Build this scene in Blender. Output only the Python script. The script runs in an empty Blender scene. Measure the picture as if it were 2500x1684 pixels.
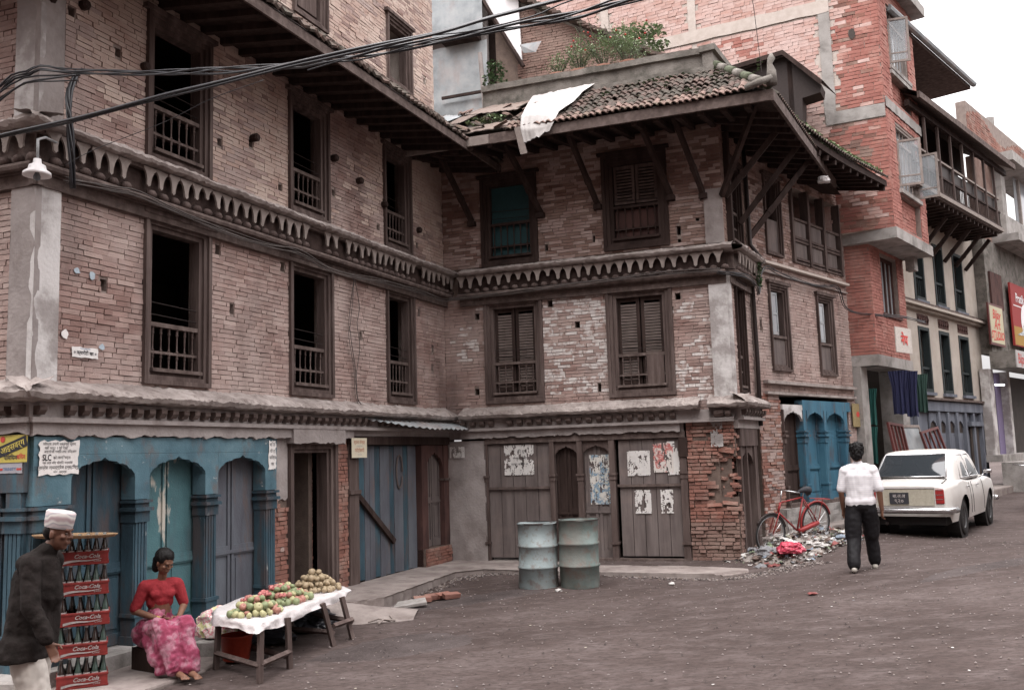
import bpy, math, random
import numpy as np
from mathutils import Matrix, Vector, noise
R=math.radians
rng=random.Random(7)
SC=bpy.context.scene
COL=SC.collection
# ---------------------------------------------------------------- camera
HC=1.9; PITCH=R(6.693); ROLL=R(-1.7946)
cd=bpy.data.cameras.new('camera'); cam=bpy.data.objects.new('camera',cd); COL.objects.link(cam); SC.camera=cam
fwv=Vector((0,math.cos(PITCH),math.sin(PITCH))); up0=Vector((0,-math.sin(PITCH),math.cos(PITCH))); rt0=Vector((1,0,0))
rtv=rt0*math.cos(ROLL)+up0*math.sin(ROLL); upv=up0*math.cos(ROLL)-rt0*math.sin(ROLL)
cm=Matrix((rtv,upv,-fwv)).transposed().to_4x4(); cm.translation=(0,0,HC); cam.matrix_world=cm
cd.sensor_width=36; cd.lens=2309.8/2500*36; cd.clip_end=900; cd.clip_start=.1
# ---------------------------------------------------------------- world, sun, exposure
SUN_EL,SUN_AZ=R(62),R(200)
W=bpy.data.worlds.new('World'); SC.world=W; W.use_nodes=True
nt=W.node_tree; nt.nodes.clear()
N=nt.nodes.new; Lk=nt.links.new
out=N('ShaderNodeOutputWorld'); bg=N('ShaderNodeBackground'); sky=N('ShaderNodeTexSky'); sky.sky_type='NISHITA'; sky.sun_disc=False
sky.sun_elevation=SUN_EL; sky.sun_rotation=SUN_AZ; sky.dust_density=4
hs=N('ShaderNodeHueSaturation'); hs.inputs['Saturation'].default_value=.12
tc=N('ShaderNodeTexCoord'); sp=N('ShaderNodeSeparateXYZ'); mr=N('ShaderNodeMapRange')
mr.inputs['From Min'].default_value=0; mr.inputs['From Max'].default_value=1; mr.inputs['To Min'].default_value=2.5; mr.inputs['To Max'].default_value=39
ov=N('ShaderNodeMix'); ov.data_type='RGBA'; ov.blend_type='MULTIPLY'; ov.inputs[0].default_value=1; ov.inputs[7].default_value=(1,.965,.972,1)
mx=N('ShaderNodeMix'); mx.data_type='RGBA'; mx.inputs[0].default_value=.85
Lk(tc.outputs['Generated'],sp.inputs[0]); Lk(sp.outputs['Z'],mr.inputs['Value']); Lk(mr.outputs[0],ov.inputs[6])
Lk(sky.outputs[0],hs.inputs['Color']); Lk(hs.outputs[0],mx.inputs[6]); Lk(ov.outputs[2],mx.inputs[7]); Lk(mx.outputs[2],bg.inputs[0]); bg.inputs[1].default_value=.1
Lk(bg.outputs[0],out.inputs[0])
sl=bpy.data.lights.new('sun','SUN'); sl.energy=.9; sl.angle=R(30); sl.color=(1,.96,.92)
so=bpy.data.objects.new('sun',sl); COL.objects.link(so)
so.rotation_euler=(math.pi/2-SUN_EL,0,math.pi-SUN_AZ)
SC.view_settings.view_transform='Standard'; SC.view_settings.look='None'; SC.view_settings.exposure=.8; SC.view_settings.gamma=1
SC.view_settings.use_curve_mapping=False
SC.cycles.max_bounces=6; SC.cycles.diffuse_bounces=3; SC.cycles.glossy_bounces=2; SC.cycles.transmission_bounces=4; SC.cycles.transparent_max_bounces=6
try: SC.cycles.use_denoising=True
except Exception: pass
# ---------------------------------------------------------------- materials
def mat(name,cols,sc=4,rough=.9,bump=0,bsc=60,st=(1,1,1),rnd=0.,dust=None,worn=None,metal=0,coord='pos',det=6,emit=0,spec=.12,contrast=(.3,.7),alpha=1):
    m=bpy.data.materials.new(name); m.use_nodes=True; t=m.node_tree; n=t.nodes; b=n['Principled BSDF']; L=t.links.new
    b.inputs['Roughness'].default_value=rough; b.inputs['Metallic'].default_value=metal; b.inputs['Specular IOR Level'].default_value=spec
    if coord=='pos': g=n.new('ShaderNodeNewGeometry'); src=g.outputs['Position']
    else: g=n.new('ShaderNodeTexCoord'); src=g.outputs['Object']
    mp=n.new('ShaderNodeMapping'); mp.inputs['Scale'].default_value=st; L(src,mp.inputs[0])
    nz=n.new('ShaderNodeTexNoise'); nz.inputs['Scale'].default_value=sc; nz.inputs['Detail'].default_value=det; nz.inputs['Roughness'].default_value=.62; L(mp.outputs[0],nz.inputs[0])
    mrn=n.new('ShaderNodeMapRange'); mrn.inputs[1].default_value=contrast[0]; mrn.inputs[2].default_value=contrast[1]; L(nz.outputs[0],mrn.inputs[0])
    fac=mrn.outputs[0]
    if rnd:
        oi=n.new('ShaderNodeObjectInfo'); ge=n.new('ShaderNodeNewGeometry'); ad=n.new('ShaderNodeMath'); ad.operation='ADD'; L(oi.outputs['Random'],ad.inputs[0]); L(ge.outputs['Random Per Island'],ad.inputs[1])
        fr=n.new('ShaderNodeMath'); fr.operation='FRACT'; L(ad.outputs[0],fr.inputs[0])
        mi=n.new('ShaderNodeMix'); mi.inputs[0].default_value=rnd; L(fac,mi.inputs[2]); L(fr.outputs[0],mi.inputs[3]); fac=mi.outputs[0]
    cr=n.new('ShaderNodeValToRGB'); els=cr.color_ramp.elements
    while len(els)<len(cols): els.new(.5)
    for i,c in enumerate(cols): els[i].position=i/(max(1,len(cols)-1)); els[i].color=(*c,1)
    L(fac,cr.inputs[0]); cur=cr.outputs[0]
    for lay in (dust,worn):
        if not lay: continue
        col,lo,hi,s=lay[:4]; s2=lay[4] if len(lay)>4 else (1,1,1)
        m2=n.new('ShaderNodeMapping'); m2.inputs['Scale'].default_value=s2; m2.inputs['Location'].default_value=(3.1,7.7,1.3); L(src,m2.inputs[0])
        n2=n.new('ShaderNodeTexNoise'); n2.inputs['Scale'].default_value=s; n2.inputs['Detail'].default_value=7; n2.inputs['Roughness'].default_value=.65; L(m2.outputs[0],n2.inputs[0])
        r2=n.new('ShaderNodeMapRange'); r2.inputs[1].default_value=lo; r2.inputs[2].default_value=hi; r2.inputs[4].default_value=lay[5] if len(lay)>5 else 1; L(n2.outputs[0],r2.inputs[0])
        x=n.new('ShaderNodeMix'); x.data_type='RGBA'; L(r2.outputs[0],x.inputs[0]); L(cur,x.inputs[6]); x.inputs[7].default_value=(*col,1); cur=x.outputs[2]
    L(cur,b.inputs['Base Color'])
    if bump:
        n3=n.new('ShaderNodeTexNoise'); n3.inputs['Scale'].default_value=bsc; n3.inputs['Detail'].default_value=5; L(mp.outputs[0],n3.inputs[0])
        bp=n.new('ShaderNodeBump'); bp.inputs['Strength'].default_value=bump; bp.inputs['Distance'].default_value=.01; L(n3.outputs[0],bp.inputs['Height']); L(bp.outputs[0],b.inputs['Normal'])
    if emit: L(cur,b.inputs['Emission Color']); b.inputs['Emission Strength'].default_value=emit
    if alpha<1: b.inputs['Alpha'].default_value=alpha
    return m
def flat(name,c,rough=.7,metal=0,spec=.3,bump=0,var=.25,sc=25,coord='pos'):
    d=tuple(x*(1-var) for x in c); return mat(name,[d,c],sc=sc,rough=rough,metal=metal,spec=spec,bump=bump,coord=coord)
DUSTC=(.44,.35,.30)
M={}
M['brick_old']=mat('old_brick',[(.17,.108,.096),(.25,.16,.14),(.31,.21,.185),(.22,.145,.128),(.37,.275,.245),(.29,.18,.155)],sc=1.5,rnd=.8,bump=.8,bsc=70,dust=((.43,.355,.325),.36,.62,.9,(1,1,1),.7),worn=((.10,.075,.070),.50,.72,1.1,(1,1,.35),.65),contrast=(.1,.9))
M['brick_dark']=mat('dark_brick',[(.11,.07,.06),(.17,.105,.088),(.21,.13,.11),(.15,.095,.08)],sc=1.5,rnd=.7,bump=.6,bsc=70,dust=((.34,.26,.22),.42,.66,1.3,(1,1,1),.55),contrast=(.1,.9))
M['brick_pale']=mat('dusty_pale_brick',[(.34,.245,.21),(.42,.32,.275),(.37,.26,.22),(.48,.39,.345)],sc=1.5,rnd=.65,bump=.6,bsc=70,dust=((.58,.50,.44),.42,.64,1.2,(1,1,1),.6),contrast=(.1,.9))
M['brick_white']=mat('whitewash_on_brick',[(.46,.42,.40),(.58,.545,.525)],sc=6,rnd=.4,bump=.4,dust=((.28,.19,.165),.45,.60,9,(1,1,1),.9))
M['brick_raw']=mat('raw_orange_brick',[(.17,.088,.072),(.26,.125,.098),(.22,.11,.088),(.15,.088,.075)],sc=2,rnd=.75,bump=.8,bsc=60,dust=((.33,.25,.21),.47,.68,2.2,(1,1,1),.7),contrast=(.1,.9))
M['brick_red']=mat('new_red_brick',[(.27,.115,.095),(.34,.15,.125),(.30,.13,.108),(.24,.10,.085)],sc=2,rnd=.75,bump=.4,bsc=60,dust=((.50,.33,.28),.5,.7,1.8,(1,1,1),.5),contrast=(.1,.9))
M['brick_limed']=mat('lime_stained_brick',[(.38,.21,.175),(.44,.27,.23),(.50,.36,.325),(.40,.22,.185)],sc=2,rnd=.7,bump=.5,bsc=60,dust=((.56,.44,.41),.40,.66,1.2,(1,1,1.4),.6),contrast=(.1,.9))
M['mortar']=mat('mud_mortar',[(.19,.15,.135),(.28,.23,.205)],sc=6,bump=.7,bsc=50)
M['mortar_dark']=mat('dark_joint',[(.10,.075,.065),(.16,.12,.10)],sc=6,bump=.7,bsc=50)
M['mortar_pale']=mat('lime_mortar',[(.42,.36,.32),(.52,.46,.42)],sc=6,bump=.5,bsc=50)
M['plaster']=mat('grey_lime_plaster',[(.19,.165,.158),(.28,.25,.24),(.36,.325,.31)],sc=2.5,bump=.8,bsc=25,dust=((.17,.14,.13),.52,.72,3,(1,1,.6),.7),contrast=(.2,.8))
M['plaster_white']=mat('flaking_whitewash',[(.26,.235,.228),(.31,.285,.275),(.46,.44,.43),(.54,.52,.51)],sc=1.9,bump=.8,bsc=25,contrast=(.36,.62),worn=((.22,.20,.19),.55,.7,4,(1,1,.5),.7))
M['ledge']=mat('dusty_ledge_render',[(.21,.18,.168),(.30,.262,.245),(.385,.34,.32)],sc=2,bump=.9,bsc=30,dust=((.15,.12,.11),.46,.68,5,(1,1,1),.8))
M['wood_dark']=mat('smoked_timber',[(.022,.014,.012),(.038,.025,.022),(.058,.040,.035)],sc=7,st=(1,1,.12),bump=.6,bsc=60,rough=.8)
M['wood_dark_h']=mat('darkened_timber_beam',[(.022,.014,.012),(.038,.025,.022),(.058,.040,.035)],sc=7,bump=.6,bsc=60,rough=.8)  # beam and soffit timber, darkened to deepen the shade under the eaves
M['wood_grey']=mat('weathered_timber',[(.052,.037,.033),(.09,.066,.060),(.145,.112,.102)],sc=8,st=(1,1,.1),bump=.7,bsc=60,rough=.85)
M['wood_grey_h']=mat('weathered_timber_rail',[(.065,.047,.043),(.105,.08,.072),(.16,.125,.114)],sc=8,bump=.6,bsc=60,rough=.85)
M['wood_pale']=mat('bleached_timber',[(.19,.16,.145),(.28,.24,.22)],sc=8,bump=.5,bsc=60)
M['wood_brown']=mat('dusty_brown_door_wood',[(.088,.072,.069),(.13,.108,.103),(.175,.148,.141)],sc=6,st=(1,1,.1),bump=.5,bsc=60,dust=((.22,.17,.155),.5,.8,2,(1,1,1),.6))
M['wood_red']=mat('ochre_red_wood',[(.045,.028,.026),(.075,.042,.038),(.11,.06,.052)],sc=5,st=(1,1,.3),bump=.5)
M['blue']=mat('faded_blue_paint',[(.028,.042,.052),(.042,.075,.097),(.065,.118,.147)],sc=2.2,st=(1,1,.35),bump=.5,bsc=60,rough=.6,dust=((.085,.07,.07),.48,.62,5,(1,1,.18),.85),worn=((.36,.37,.36),.66,.72,6,(1,1,.5),.8))
M['blue_bright']=mat('sky_blue_paint',[(.055,.10,.125),(.085,.155,.19),(.13,.215,.25)],sc=2.2,bump=.4,bsc=60,rough=.6,dust=((.13,.115,.11),.53,.66,4,(1,1,.6),.8),worn=((.55,.55,.53),.64,.70,7,(1,1,1),.8))
M['blue_deep']=mat('deep_blue_door_paint',[(.035,.085,.125),(.052,.135,.195),(.075,.18,.245)],sc=2.2,st=(1,1,.3),bump=.5,bsc=60,rough=.6,dust=((.085,.07,.07),.52,.66,5,(1,1,.25),.8))
M['pane_clear']=mat('clear_pane',[(.30,.33,.35),(.36,.39,.41)],rough=.1,spec=.8,alpha=.35)
M['blue_pale']=mat('grey_blue_paint',[(.07,.068,.080),(.10,.105,.122),(.135,.15,.17)],sc=2.5,st=(1,1,.3),bump=.4,rough=.6,dust=((.15,.10,.085),.55,.7,3,(1,1,.4),.8))
M['teal_door']=mat('teal_panel_paint',[(.06,.125,.14),(.085,.175,.19)],sc=3,bump=.4,rough=.6,worn=((.50,.46,.40),.60,.66,3.6,(1,1,.35),.9),dust=((.08,.09,.10),.5,.75,5,(1,1,.2),.6))
M['teal']=flat('teal_shutter_paint',(.02,.066,.074),rough=.6)
M['iron']=flat('rusted_iron',(.045,.035,.033),rough=.6,metal=.5)
M['cable']=flat('black_cable_sheath',(.02,.02,.024),rough=.38,spec=.5)
M['cable_grey']=flat('dusty_cable_sheath',(.10,.085,.08),rough=.7)
M['concrete']=mat('grey_concrete',[(.20,.185,.175),(.30,.28,.265),(.36,.34,.325)],sc=3,bump=.7,bsc=40,dust=((.10,.095,.085),.52,.7,2.5,(1,1,.7),.7))
M['concrete_dark']=mat('mossy_dark_concrete',[(.10,.09,.08),(.17,.155,.14),(.24,.22,.20)],sc=3,bump=.9,bsc=40,dust=((.055,.055,.045),.5,.68,3.5,(1,1,1),.8))
M['tile']=mat('mossy_clay_tile',[(.075,.055,.050),(.13,.088,.076),(.10,.072,.064),(.19,.125,.105)],sc=2,rnd=.7,bump=.7,dust=((.065,.062,.052),.40,.58,3,(1,1,1),.85),contrast=(.1,.9))
M['tile_edge']=mat('eave_clay_tile',[(.12,.085,.075),(.21,.145,.125),(.16,.11,.095)],sc=2,rnd=.7,bump=.6,dust=((.08,.085,.055),.5,.66,5,(1,1,1),.7))
M['tin']=mat('weathered_tin_sheet',[(.20,.215,.225),(.30,.32,.33),(.38,.385,.39)],sc=2.2,rough=.55,bump=.3,bsc=12,metal=.15,dust=((.30,.20,.17),.5,.72,1.6,(1,1,.5),.6))
M['tin_rust']=mat('rusty_tin_sheet',[(.14,.105,.092),(.20,.16,.14),(.17,.13,.112)],sc=2,rough=.8,bump=.4,bsc=12,dust=((.12,.08,.065),.5,.7,3,(1,1,1),.7))
M['leaf']=mat('green_leaf',[(.05,.09,.045),(.09,.14,.07),(.15,.21,.12)],sc=5,rnd=.8,rough=.6)
M['leaf_pale']=mat('pale_green_leaf',[(.14,.19,.11),(.24,.31,.18),(.34,.41,.28)],sc=5,rnd=.8,rough=.6)
M['moss']=mat('moss',[(.07,.075,.055),(.13,.145,.10)],sc=8,bump=1)
M['asphalt']=mat('worn_asphalt',[(.042,.030,.027),(.072,.054,.050),(.112,.089,.084)],sc=.30,st=(.7,1.3,1),rough=.85,bump=1.0,bsc=45,dust=((.138,.112,.108),.46,.70,3.2,(.7,1.4,1),.6),worn=((.040,.031,.028),.46,.60,15,(.8,1.5,1),.6),det=12)
M['paving']=mat('dusty_cement_paving',[(.17,.14,.13),(.25,.215,.20),(.31,.27,.25)],sc=1.8,bump=.8,bsc=40,dust=((.12,.095,.088),.5,.7,3.4,(1,1,1),.7))
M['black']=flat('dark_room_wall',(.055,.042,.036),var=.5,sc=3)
M['paper']=mat('weathered_white_paper',[(.62,.60,.58),(.76,.74,.72)],sc=8,bump=.2,coord='pos')
M['ink']=flat('black_ink',(.03,.03,.035),var=.1)
M['ink_red']=flat('red_ink',(.50,.06,.05),var=.1)
M['ink_blue']=flat('blue_ink',(.06,.14,.30),var=.1)
M['slat']=mat('bleached_slat_wood',[(.20,.165,.15),(.30,.255,.235)],sc=6,bump=.4)
M['yellow']=flat('yellow_enamel',(.50,.41,.09),rough=.4,var=.12)
M['glass']=flat('dark_window_glass',(.10,.12,.14),rough=.08,spec=1,var=.2)
M['glass_pale']=flat('pale_sky_toned_glass',(.33,.35,.37),rough=.12,spec=1,var=.1)  # sky reflection put into the pale base colour
M['skin']=flat('brown_skin',(.17,.085,.055),rough=.55,var=.18,sc=8)
M['hair']=flat('black_hair',(.006,.005,.005),rough=.6,spec=.2)
# ---------------------------------------------------------------- mesh helpers
def link(o,parent=None,mw=None):
    COL.objects.link(o)
    if parent is not None: o.parent=parent
    if mw is not None: o.matrix_basis=mw
    return o
def tag(o,label=None,cat=None,group=None,kind=None):
    if label: o['label']=label
    if cat: o['category']=cat
    if group: o['group']=group
    if kind: o['kind']=kind
    return o
def thing(name,label,cat,loc=(0,0,0),rz=0,group=None,parent=None):
    o=bpy.data.objects.new(name,None); o.empty_display_size=.1; o.location=loc; o.rotation_euler=(0,0,rz); link(o,parent); return tag(o,label,cat,group)
def frame(loc,yaw): return loc,R(90-yaw)
class MB:
    def __init__(s,m=None): s.v=[];s.f=[];s.mi=[];s.m=m;s.k=0
    def add(s,vs,fs):
        b=len(s.v)
        if s.m is not None: vs=[tuple(s.m@Vector(v)) for v in vs]
        s.v+=[tuple(v) for v in vs]; s.f+=[tuple(i+b for i in f) for f in fs]; s.mi+=[s.k]*len(fs); return s
    def box(s,x0,x1,y0,y1,z0,z1):
        return s.add([(x0,y0,z0),(x1,y0,z0),(x1,y1,z0),(x0,y1,z0),(x0,y0,z1),(x1,y0,z1),(x1,y1,z1),(x0,y1,z1)],[(0,3,2,1),(4,5,6,7),(0,1,5,4),(1,2,6,5),(2,3,7,6),(3,0,4,7)])
    def quad(s,a,b,c,d): return s.add([a,b,c,d],[(0,1,2,3)])
    def prism(s,poly,y0,y1,ax='y'):
        # poly of (x,z) extruded along y  (ax='x': poly (y,z) along x ; 'z': (x,y) along z)
        n=len(poly)
        f={'y':lambda p,t:(p[0],t,p[1]),'x':lambda p,t:(t,p[0],p[1]),'z':lambda p,t:(p[0],p[1],t)}[ax]
        return s.add([f(p,y0) for p in poly]+[f(p,y1) for p in poly],[tuple(range(n)),tuple(range(2*n-1,n-1,-1))]+[(i,n+i,n+(i+1)%n,(i+1)%n) for i in range(n)])
    def tube(s,pts,r,seg=6,cap=True):
        pts=[Vector(p) for p in pts]; n=len(pts); rs=r if isinstance(r,(list,tuple)) else [r]*n
        b=[];
        ref=Vector((0,0,1))
        for i,p in enumerate(pts):
            t=(pts[min(i+1,n-1)]-pts[max(i-1,0)]); t=t.normalized() if t.length>1e-9 else Vector((0,0,1))
            if abs(t.dot(ref))>.95: ref=Vector((1,0,0)) if abs(t.x)<.9 else Vector((0,1,0))
            a=t.cross(ref).normalized(); c=a.cross(t).normalized(); ref=c
            for k in range(seg):
                th=2*math.pi*k/seg; b.append(p+(a*math.cos(th)+c*math.sin(th))*rs[i])
        fs=[(i*seg+k,i*seg+(k+1)%seg,(i+1)*seg+(k+1)%seg,(i+1)*seg+k) for i in range(n-1) for k in range(seg)]
        if cap: fs+=[tuple(range(seg-1,-1,-1)),tuple(range((n-1)*seg,n*seg))]
        return s.add(b,fs)
    def lathe(s,prof,c=(0,0,0),seg=12,cap=True,sx=1,sy=1):
        vs=[];n=len(prof)
        for r,z in prof:
            for k in range(seg):
                th=2*math.pi*k/seg; vs.append((c[0]+r*sx*math.cos(th),c[1]+r*sy*math.sin(th),c[2]+z))
        fs=[(i*seg+k,i*seg+(k+1)%seg,(i+1)*seg+(k+1)%seg,(i+1)*seg+k) for i in range(n-1) for k in range(seg)]
        if cap: fs+=[tuple(range(seg-1,-1,-1)),tuple(range((n-1)*seg,n*seg))]
        return s.add(vs,fs)
    def grid(s,nx,ny,f):
        return s.add([f(i/nx,j/ny) for j in range(ny+1) for i in range(nx+1)],[(j*(nx+1)+i,j*(nx+1)+i+1,(j+1)*(nx+1)+i+1,(j+1)*(nx+1)+i) for j in range(ny) for i in range(nx)])
    def mesh(s,name,mats,smooth=False):
        me=bpy.data.meshes.new(name); me.from_pydata(s.v,[],s.f)
        for m in (mats if isinstance(mats,(list,tuple)) else [mats]): me.materials.append(m)
        if isinstance(mats,(list,tuple)) and len(mats)>1: me.polygons.foreach_set('material_index',s.mi)
        if smooth: me.polygons.foreach_set('use_smooth',[True]*len(me.polygons))
        me.update(); return me
    def build(s,name,mats,parent=None,smooth=False,loc=None,bevel=0,**kw):
        o=bpy.data.objects.new(name,s.mesh(name,mats,smooth)); link(o,parent)
        if loc is not None: o.location=loc
        if bevel:
            bm=o.modifiers.new('b','BEVEL'); bm.width=bevel; bm.segments=1; bm.limit_method='ANGLE'
        return tag(o,**kw)
def bx(name,m,parent,*a,bevel=0,**kw): return MB().box(*a).build(name,m,parent,bevel=bevel,**kw)
def inst(me,name,parent,mw,**kw):
    o=bpy.data.objects.new(name,me); link(o,parent,mw); return tag(o,**kw)
def T(x,y,z): return Matrix.Translation((x,y,z))
def S(x,y,z): return Matrix.Diagonal((x,y,z,1))
def RZ(a): return Matrix.Rotation(a,4,'Z')
def RX(a): return Matrix.Rotation(a,4,'X')
def RY(a): return Matrix.Rotation(a,4,'Y')
def text_mesh(txt,size,m,extr=0.0,bold=0,shear=0,align='CENTER',sx=1):
    cu=bpy.data.curves.new('lettering','FONT'); cu.body=txt; cu.size=size; cu.extrude=extr; cu.offset=bold; cu.shear=shear; cu.align_x=align; cu.align_y='CENTER'; cu.resolution_u=2
    o=bpy.data.objects.new('tmp',cu); COL.objects.link(o); dg=bpy.context.evaluated_depsgraph_get(); me=bpy.data.meshes.new_from_object(o.evaluated_get(dg))
    bpy.data.objects.remove(o); bpy.data.curves.remove(cu)
    me.materials.clear(); me.materials.append(m)
    # upright in local XZ, facing -y
    me.transform(S(sx,1,1)); me.transform(RX(math.pi/2)); return me
def text(txt,size,m,parent,loc,name='lettering',mw=None,**kw):
    me=text_mesh(txt,size,m,**kw); o=bpy.data.objects.new(name,me); link(o,parent,(mw if mw is not None else T(*loc))); return o
def project(p):
    v=Vector(p)-Vector((0,0,HC)); d=v.dot(fwv)
    if d<.1: return None
    return 1250+2309.8*v.dot(rtv)/d, 842-2309.8*v.dot(upv)/d, d
# ---------------------------------------------------------------- ground
_cp=[(-3.5,7,-.2),(-2.4,9.3,-.16),(-2.4,12,-.12),(-1,14,-.1),(.5,14.4,.0),(0,2,-.25),(3,2,-.02),(3.2,14.4,-.01),(4.6,13.15,.18),(4.6,14.9,.12),(5.3,15.95,.29),(8,17.2,.2),(9.36,19.2,.26),(15.5,30,.5),(19,33,.5),(12,14,.36),(6.4,17.3,.32),(11,24,.36),(26,44,.8),(-6,-4,-.4),(8,-4,.1),(16,8,.6),(4,8,.05)]
_P=np.array(_cp); _n=len(_P)
_D=np.sqrt(((_P[:,None,:2]-_P[None,:,:2])**2).sum(-1)); _K=np.where(_D>0,_D**2*np.log(_D+1e-9),0)+np.eye(_n)*.5
_Q=np.c_[np.ones(_n),_P[:,:2]]; _A=np.block([[_K,_Q],[_Q.T,np.zeros((3,3))]]); _w=np.linalg.solve(_A,np.r_[_P[:,2],0,0,0])
def G(x,y):
    x=min(max(x,-9),24); y=min(max(y,-5),46)
    d=np.hypot(_P[:,0]-x,_P[:,1]-y); k=np.where(d>1e-6,d**2*np.log(d+1e-9),0)
    return float(k@_w[:_n]+_w[_n]+_w[_n+1]*x+_w[_n+2]*y)
def gaxis(a,b,fine,far): 
    xs=list(np.arange(a,b,fine)); s=fine
    lo=[];x=a
    while x>-far: s*=1.35; x-=s; lo.append(x)
    s=fine;x=xs[-1]
    while x<far: s*=1.35; x+=s; xs.append(x)
    return lo[::-1]+xs
gx=gaxis(-5,12,.12,350); gy=gaxis(5,24,.12,350)
vs=[(x,y,G(x,y)+(.012*noise.noise(Vector((x*1.3,y*1.3,0)))+.006*noise.noise(Vector((x*4,y*4,3))) if -6<x<14 and 4<y<28 else 0)) for y in gy for x in gx]
nx=len(gx)
g=MB(); g.add(vs,[(j*nx+i,j*nx+i+1,(j+1)*nx+i+1,(j+1)*nx+i) for j in range(len(gy)-1) for i in range(nx-1)])
g.build('road',M['asphalt'],smooth=True,kind='structure')
# ---------------------------------------------------------------- walls of bricks
pools={}
BRICKMESH={}
def brickmesh(mname):
    if mname not in BRICKMESH:
        ms=[]
        for k in range(5):
            j=lambda a:rng.uniform(-a,a)
            b=MB(); x0,x1,y0,y1,z0,z1=-.5,.5,0,1,-.5,.5
            c=[(x0+j(.03),y0+j(.12),z0+j(.07)),(x1+j(.03),y0+j(.12),z0+j(.07)),(x1,y1,z0),(x0,y1,z0),(x0+j(.03),y0+j(.12),z1+j(.07)),(x1+j(.03),y0+j(.12),z1+j(.07)),(x1,y1,z1),(x0,y1,z1)]
            b.add(c,[(4,5,6,7),(0,3,2,1),(0,1,5,4),(1,2,6,5),(3,0,4,7)])
            ms.append(b.mesh('brick',M[mname]))
        BRICKMESH[mname]=ms
    return BRICKMESH[mname]
def wall(root,Tm,u0,u1,z0,z1,ops=(),th=.3,mort='mortar',bm='brick_old',L=.235,H=.058,skip=None,name='wall',y0=0.,rough=.003,joint=.008,bond=True,core=True):
    """mortar core with recessed reveals + a pool of bricks for this house"""
    us=sorted({u0,u1,*[min(max(a,u0),u1) for o in ops for a in (o[0],o[2])]}); zs=sorted({z0,z1,*[min(max(a,z0),z1) for o in ops for a in (o[1],o[3])]})
    w=MB(Tm)
    ino=lambda u,z:any(o[0]<u<o[2] and o[1]<z<o[3] for o in ops)
    yb=y0+.014
    for i in range(len(us)-1):
        for k in range(len(zs)-1):
            a,b,c,d=us[i],us[i+1],zs[k],zs[k+1]
            if b-a<1e-6 or d-c<1e-6: continue
            if not ino((a+b)/2,(c+d)/2):
                w.quad((a,yb,c),(b,yb,c),(b,yb,d),(a,yb,d)); w.quad((a,y0+th,d),(b,y0+th,d),(b,y0+th,c),(a,y0+th,c))
    for a,c,b,d in [o[:4] for o in ops]:
        a,b,c,d=max(a,u0),min(b,u1),max(c,z0),min(d,z1)
        w.quad((a,yb,c),(a,y0+th,c),(b,y0+th,c),(b,yb,c)); w.quad((a,yb,d),(b,yb,d),(b,y0+th,d),(a,y0+th,d))
        w.quad((a,yb,c),(a,yb,d),(a,y0+th,d),(a,y0+th,c)); w.quad((b,yb,c),(b,y0+th,c),(b,y0+th,d),(b,yb,d))
    w.quad((u0,yb,z0),(u0,yb,z1),(u0,y0+th,z1),(u0,y0+th,z0)); w.quad((u1,yb,z0),(u1,y0+th,z0),(u1,y0+th,z1),(u1,yb,z1)); w.quad((u0,yb,z1),(u1,yb,z1),(u1,y0+th,z1),(u0,y0+th,z1)); w.quad((u0,yb,z0),(u0,y0+th,z0),(u1,y0+th,z0),(u1,yb,z0))
    if core: w.build(name,M[mort],root)
    pool=pools.setdefault(root.name,(root,[]))[1]
    rows=max(1,round((z1-z0)/H)); H=(z1-z0)/rows
    MW=root.matrix_world if False else None
    for r in range(rows):
        zc=z0+(r+.5)*H
        spans=[(u0,u1)]
        for o in ops:
            if o[1]<zc+H*.35 and o[3]>zc-H*.35:
                ns=[]
                for a,b in spans:
                    if o[2]<=a or o[0]>=b: ns.append((a,b))
                    else:
                        if o[0]-a>.02: ns.append((a,o[0]))
                        if b-o[2]>.02: ns.append((o[2],b))
                spans=ns
        x=u0-rng.uniform(0,L) if not bond else u0-(L/2 if r%2 else 0)-rng.uniform(0,.03)
        wav=.006*math.sin(r*.7)
        while x<u1:
            l=L*(rng.uniform(.85,1.12) if rng.random()>.18 else .5); a,b=x,x+l; x=b
            for s0,s1 in spans:
                aa,bb=max(a,s0),min(b,s1)
                if bb-aa<.035: continue
                uc=(aa+bb)/2
                zz=zc+.008*noise.noise(Vector((uc*1.1,zc*2,7)))
                mk=bm(uc,zz) if callable(bm) else bm
                if mk is None or (skip and skip(uc,zz)): continue
                pool.append((Tm,uc,zz,bb-aa-joint,H-joint*.9+rng.uniform(-.003,.003),y0-rng.uniform(0,rough)-.002*(rng.random()<.1)*4,mk,rng.uniform(-.02,.02)))
def flush(root,n=300):
    if root.name not in pools: return
    pool=pools.pop(root.name)[1]
    RW=Matrix.Translation(root.location)@root.rotation_euler.to_matrix().to_4x4()
    sc=[]
    for i,b in enumerate(pool):
        p=project(RW@b[0]@Vector((b[1],b[5],b[2])))
        ok=p and -20<p[0]<2520 and -20<p[1]<1700
        sc.append(((b[3]*b[4]**.5/p[2]) if ok else 0,i))
    sc.sort(reverse=True); top={i for s,i in sc[:n] if s>0}
    rest={}
    for i,(Tm,u,z,l,h,y,mk,rot) in enumerate(pool):
        mw=Tm@T(u,y,z)@RY(rot)@S(l,.03,h)
        if i in top: inst(rng.choice(brickmesh(mk)),'brick',root,mw)
        else:
            r=rest.setdefault(mk,MB()); me=rng.choice(brickmesh(mk)); vv=[v.co for v in me.vertices]
            r.add([mw@v for v in vv],[tuple(p.vertices) for p in me.polygons])
    for mk,r in rest.items(): r.build('brickwork',M[mk],root,kind='stuff')
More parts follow.
